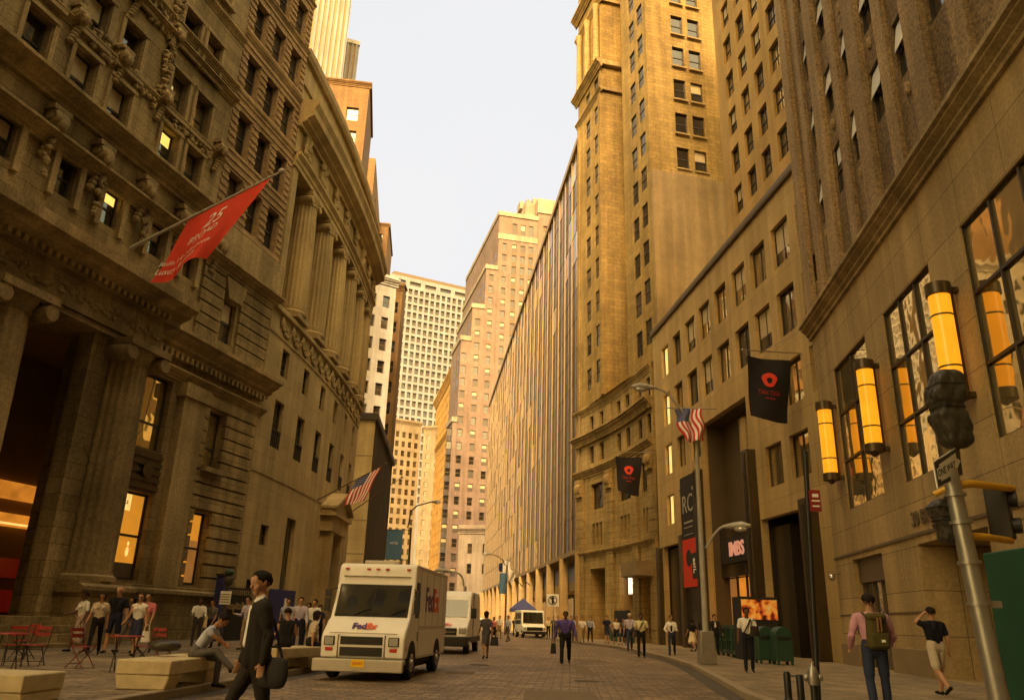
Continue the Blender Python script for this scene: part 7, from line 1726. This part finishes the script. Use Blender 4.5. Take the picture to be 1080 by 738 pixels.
_, hn, fm, J = walk('man in white short sleeved shirt with a shoulder bag by the mailboxes', 788, 25.8, face=172, h=1.74, top='white', bottom='navyblack', skin='skin_dark', legs=((6, 4), (-4, 10)), arms=((0, 12, 18), (14, 14, 90, 30)), extra=strap_extra, group='pedestrians on the right pavement', vox=.015)
handbag('black messenger bag on the man in the white short sleeved shirt', fm @ (J['pel']+Vector((-.20, .08, .18))), .32, .3, .14, M['blackm'])
walk('person in cream top by the white utility vehicle', 578.5, 72, face=180, h=1.70, top='cream', bottom='black', legs=W1, **gr2)
walk('person in grey top right of the one in cream by the utility vehicle', 584, 70, face=175, h=1.7, top='grey', bottom='denim', legs=ST, **gr2)
walk('person in white shirt farther along between sign post and purple man', 593, 76, face=180, h=1.72, top='white', bottom='trouser', legs=W2_, **gr2)
walk('person in lavender shirt at the bend left of the white shirt', 588.5, 78, face=185, h=1.74, top='lav', bottom='black', legs=ST, **gr2)
walk('woman in rust top farther along near the panel van', 521, 66, .006, 175, 1.68, top='rose', bottom='navy', hairstyle='long', female=True, legs=W1, group='pedestrians in the roadway', vox=.02)
walk('man in dark coat near the far parked car', 543, 86, .006, 180, 1.76, top='suit', bottom='black', legs=ST, group='pedestrians in the roadway', vox=.022)

# ================================================================ LIGHT AND CAMERA
w = bpy.data.worlds.new('World'); SC.world = w; w.use_nodes = True; nt = w.node_tree; L = nt.links
bg = nt.nodes['Background']; sky = nt.nodes.new('ShaderNodeTexSky'); sky.sky_type = 'NISHITA'; sky.sun_disc = False
SUN_EL, SUN_AZ = math.radians(40), math.radians(186)     # azimuth measured from +Y towards +X
sky.sun_elevation = SUN_EL; sky.sun_rotation = SUN_AZ; sky.dust_density = 4; sky.air_density = 1.2; sky.altitude = 0
# thin bright haze veil over the blue sky
tc = nt.nodes.new('ShaderNodeTexCoord'); no = nt.nodes.new('ShaderNodeTexNoise'); no.inputs['Scale'].default_value = 1.6; no.inputs['Detail'].default_value = 5; L.new(tc.outputs['Generated'], no.inputs['Vector'])
dt = nt.nodes.new('ShaderNodeVectorMath'); dt.operation = 'DOT_PRODUCT'; L.new(tc.outputs['Generated'], dt.inputs[0]); dt.inputs[1].default_value = (-.02, .84, .54)
mr = nt.nodes.new('ShaderNodeMapRange'); mr.interpolation_type = 'SMOOTHSTEP'; mr.inputs[1].default_value = .60; mr.inputs[2].default_value = .93; L.new(dt.outputs['Value'], mr.inputs[0])
tint = nt.nodes.new('ShaderNodeMix'); tint.data_type = 'RGBA'; tint.blend_type = 'MULTIPLY'; tint.inputs[0].default_value = 1; L.new(sky.outputs[0], tint.inputs[6]); tint.inputs[7].default_value = SKY_TINT = (2.8, 1.95, .78, 1)
veil = nt.nodes.new('ShaderNodeMix'); veil.data_type = 'RGBA'; L.new(no.outputs['Fac'], veil.inputs[0])
EXPO = 1.5; STR = .15
base = 1/(2**EXPO)/STR
veil.inputs[6].default_value = (.80*base, .82*base, .86*base, 1); veil.inputs[7].default_value = (.93*base, .92*base, .92*base, 1)
mix = nt.nodes.new('ShaderNodeMix'); mix.data_type = 'RGBA'; L.new(mr.outputs[0], mix.inputs[0]); L.new(tint.outputs[2], mix.inputs[6]); L.new(veil.outputs[2], mix.inputs[7]); L.new(mix.outputs[2], bg.inputs['Color']); bg.inputs['Strength'].default_value = STR
sl = bpy.data.lights.new('sun', 'SUN'); sl.energy = 1.5; sl.angle = math.radians(10); sl.color = (1., .80, .56)
so = bpy.data.objects.new('sun', sl); COL.objects.link(so)
sv = Vector((math.sin(SUN_AZ)*math.cos(SUN_EL), math.cos(SUN_AZ)*math.cos(SUN_EL), math.sin(SUN_EL))); so.rotation_euler = (-sv).to_track_quat('-Z', 'Y').to_euler(); so.location = (0, 0, 90)
cd = bpy.data.cameras.new('camera'); cd.sensor_width = 36; cd.lens = 36*FPX/1080; cd.clip_end = 5000; cd.clip_start = .1
co = bpy.data.objects.new('camera', cd); COL.objects.link(co)
Rm = Matrix(((_r[0], _u[0], -_f[0]), (_r[1], _u[1], -_f[1]), (_r[2], _u[2], -_f[2]))).to_4x4(); co.matrix_world = Matrix.Translation(CAM) @ Rm; SC.camera = co
SC.view_settings.view_transform = 'Standard'; SC.view_settings.look = 'None'; SC.view_settings.gamma = 1; SC.view_settings.use_curve_mapping = False; SC.view_settings.exposure = EXPO
SC.cycles.max_bounces = 6; SC.cycles.diffuse_bounces = 3; SC.cycles.glossy_bounces = 3; SC.cycles.use_denoising = True
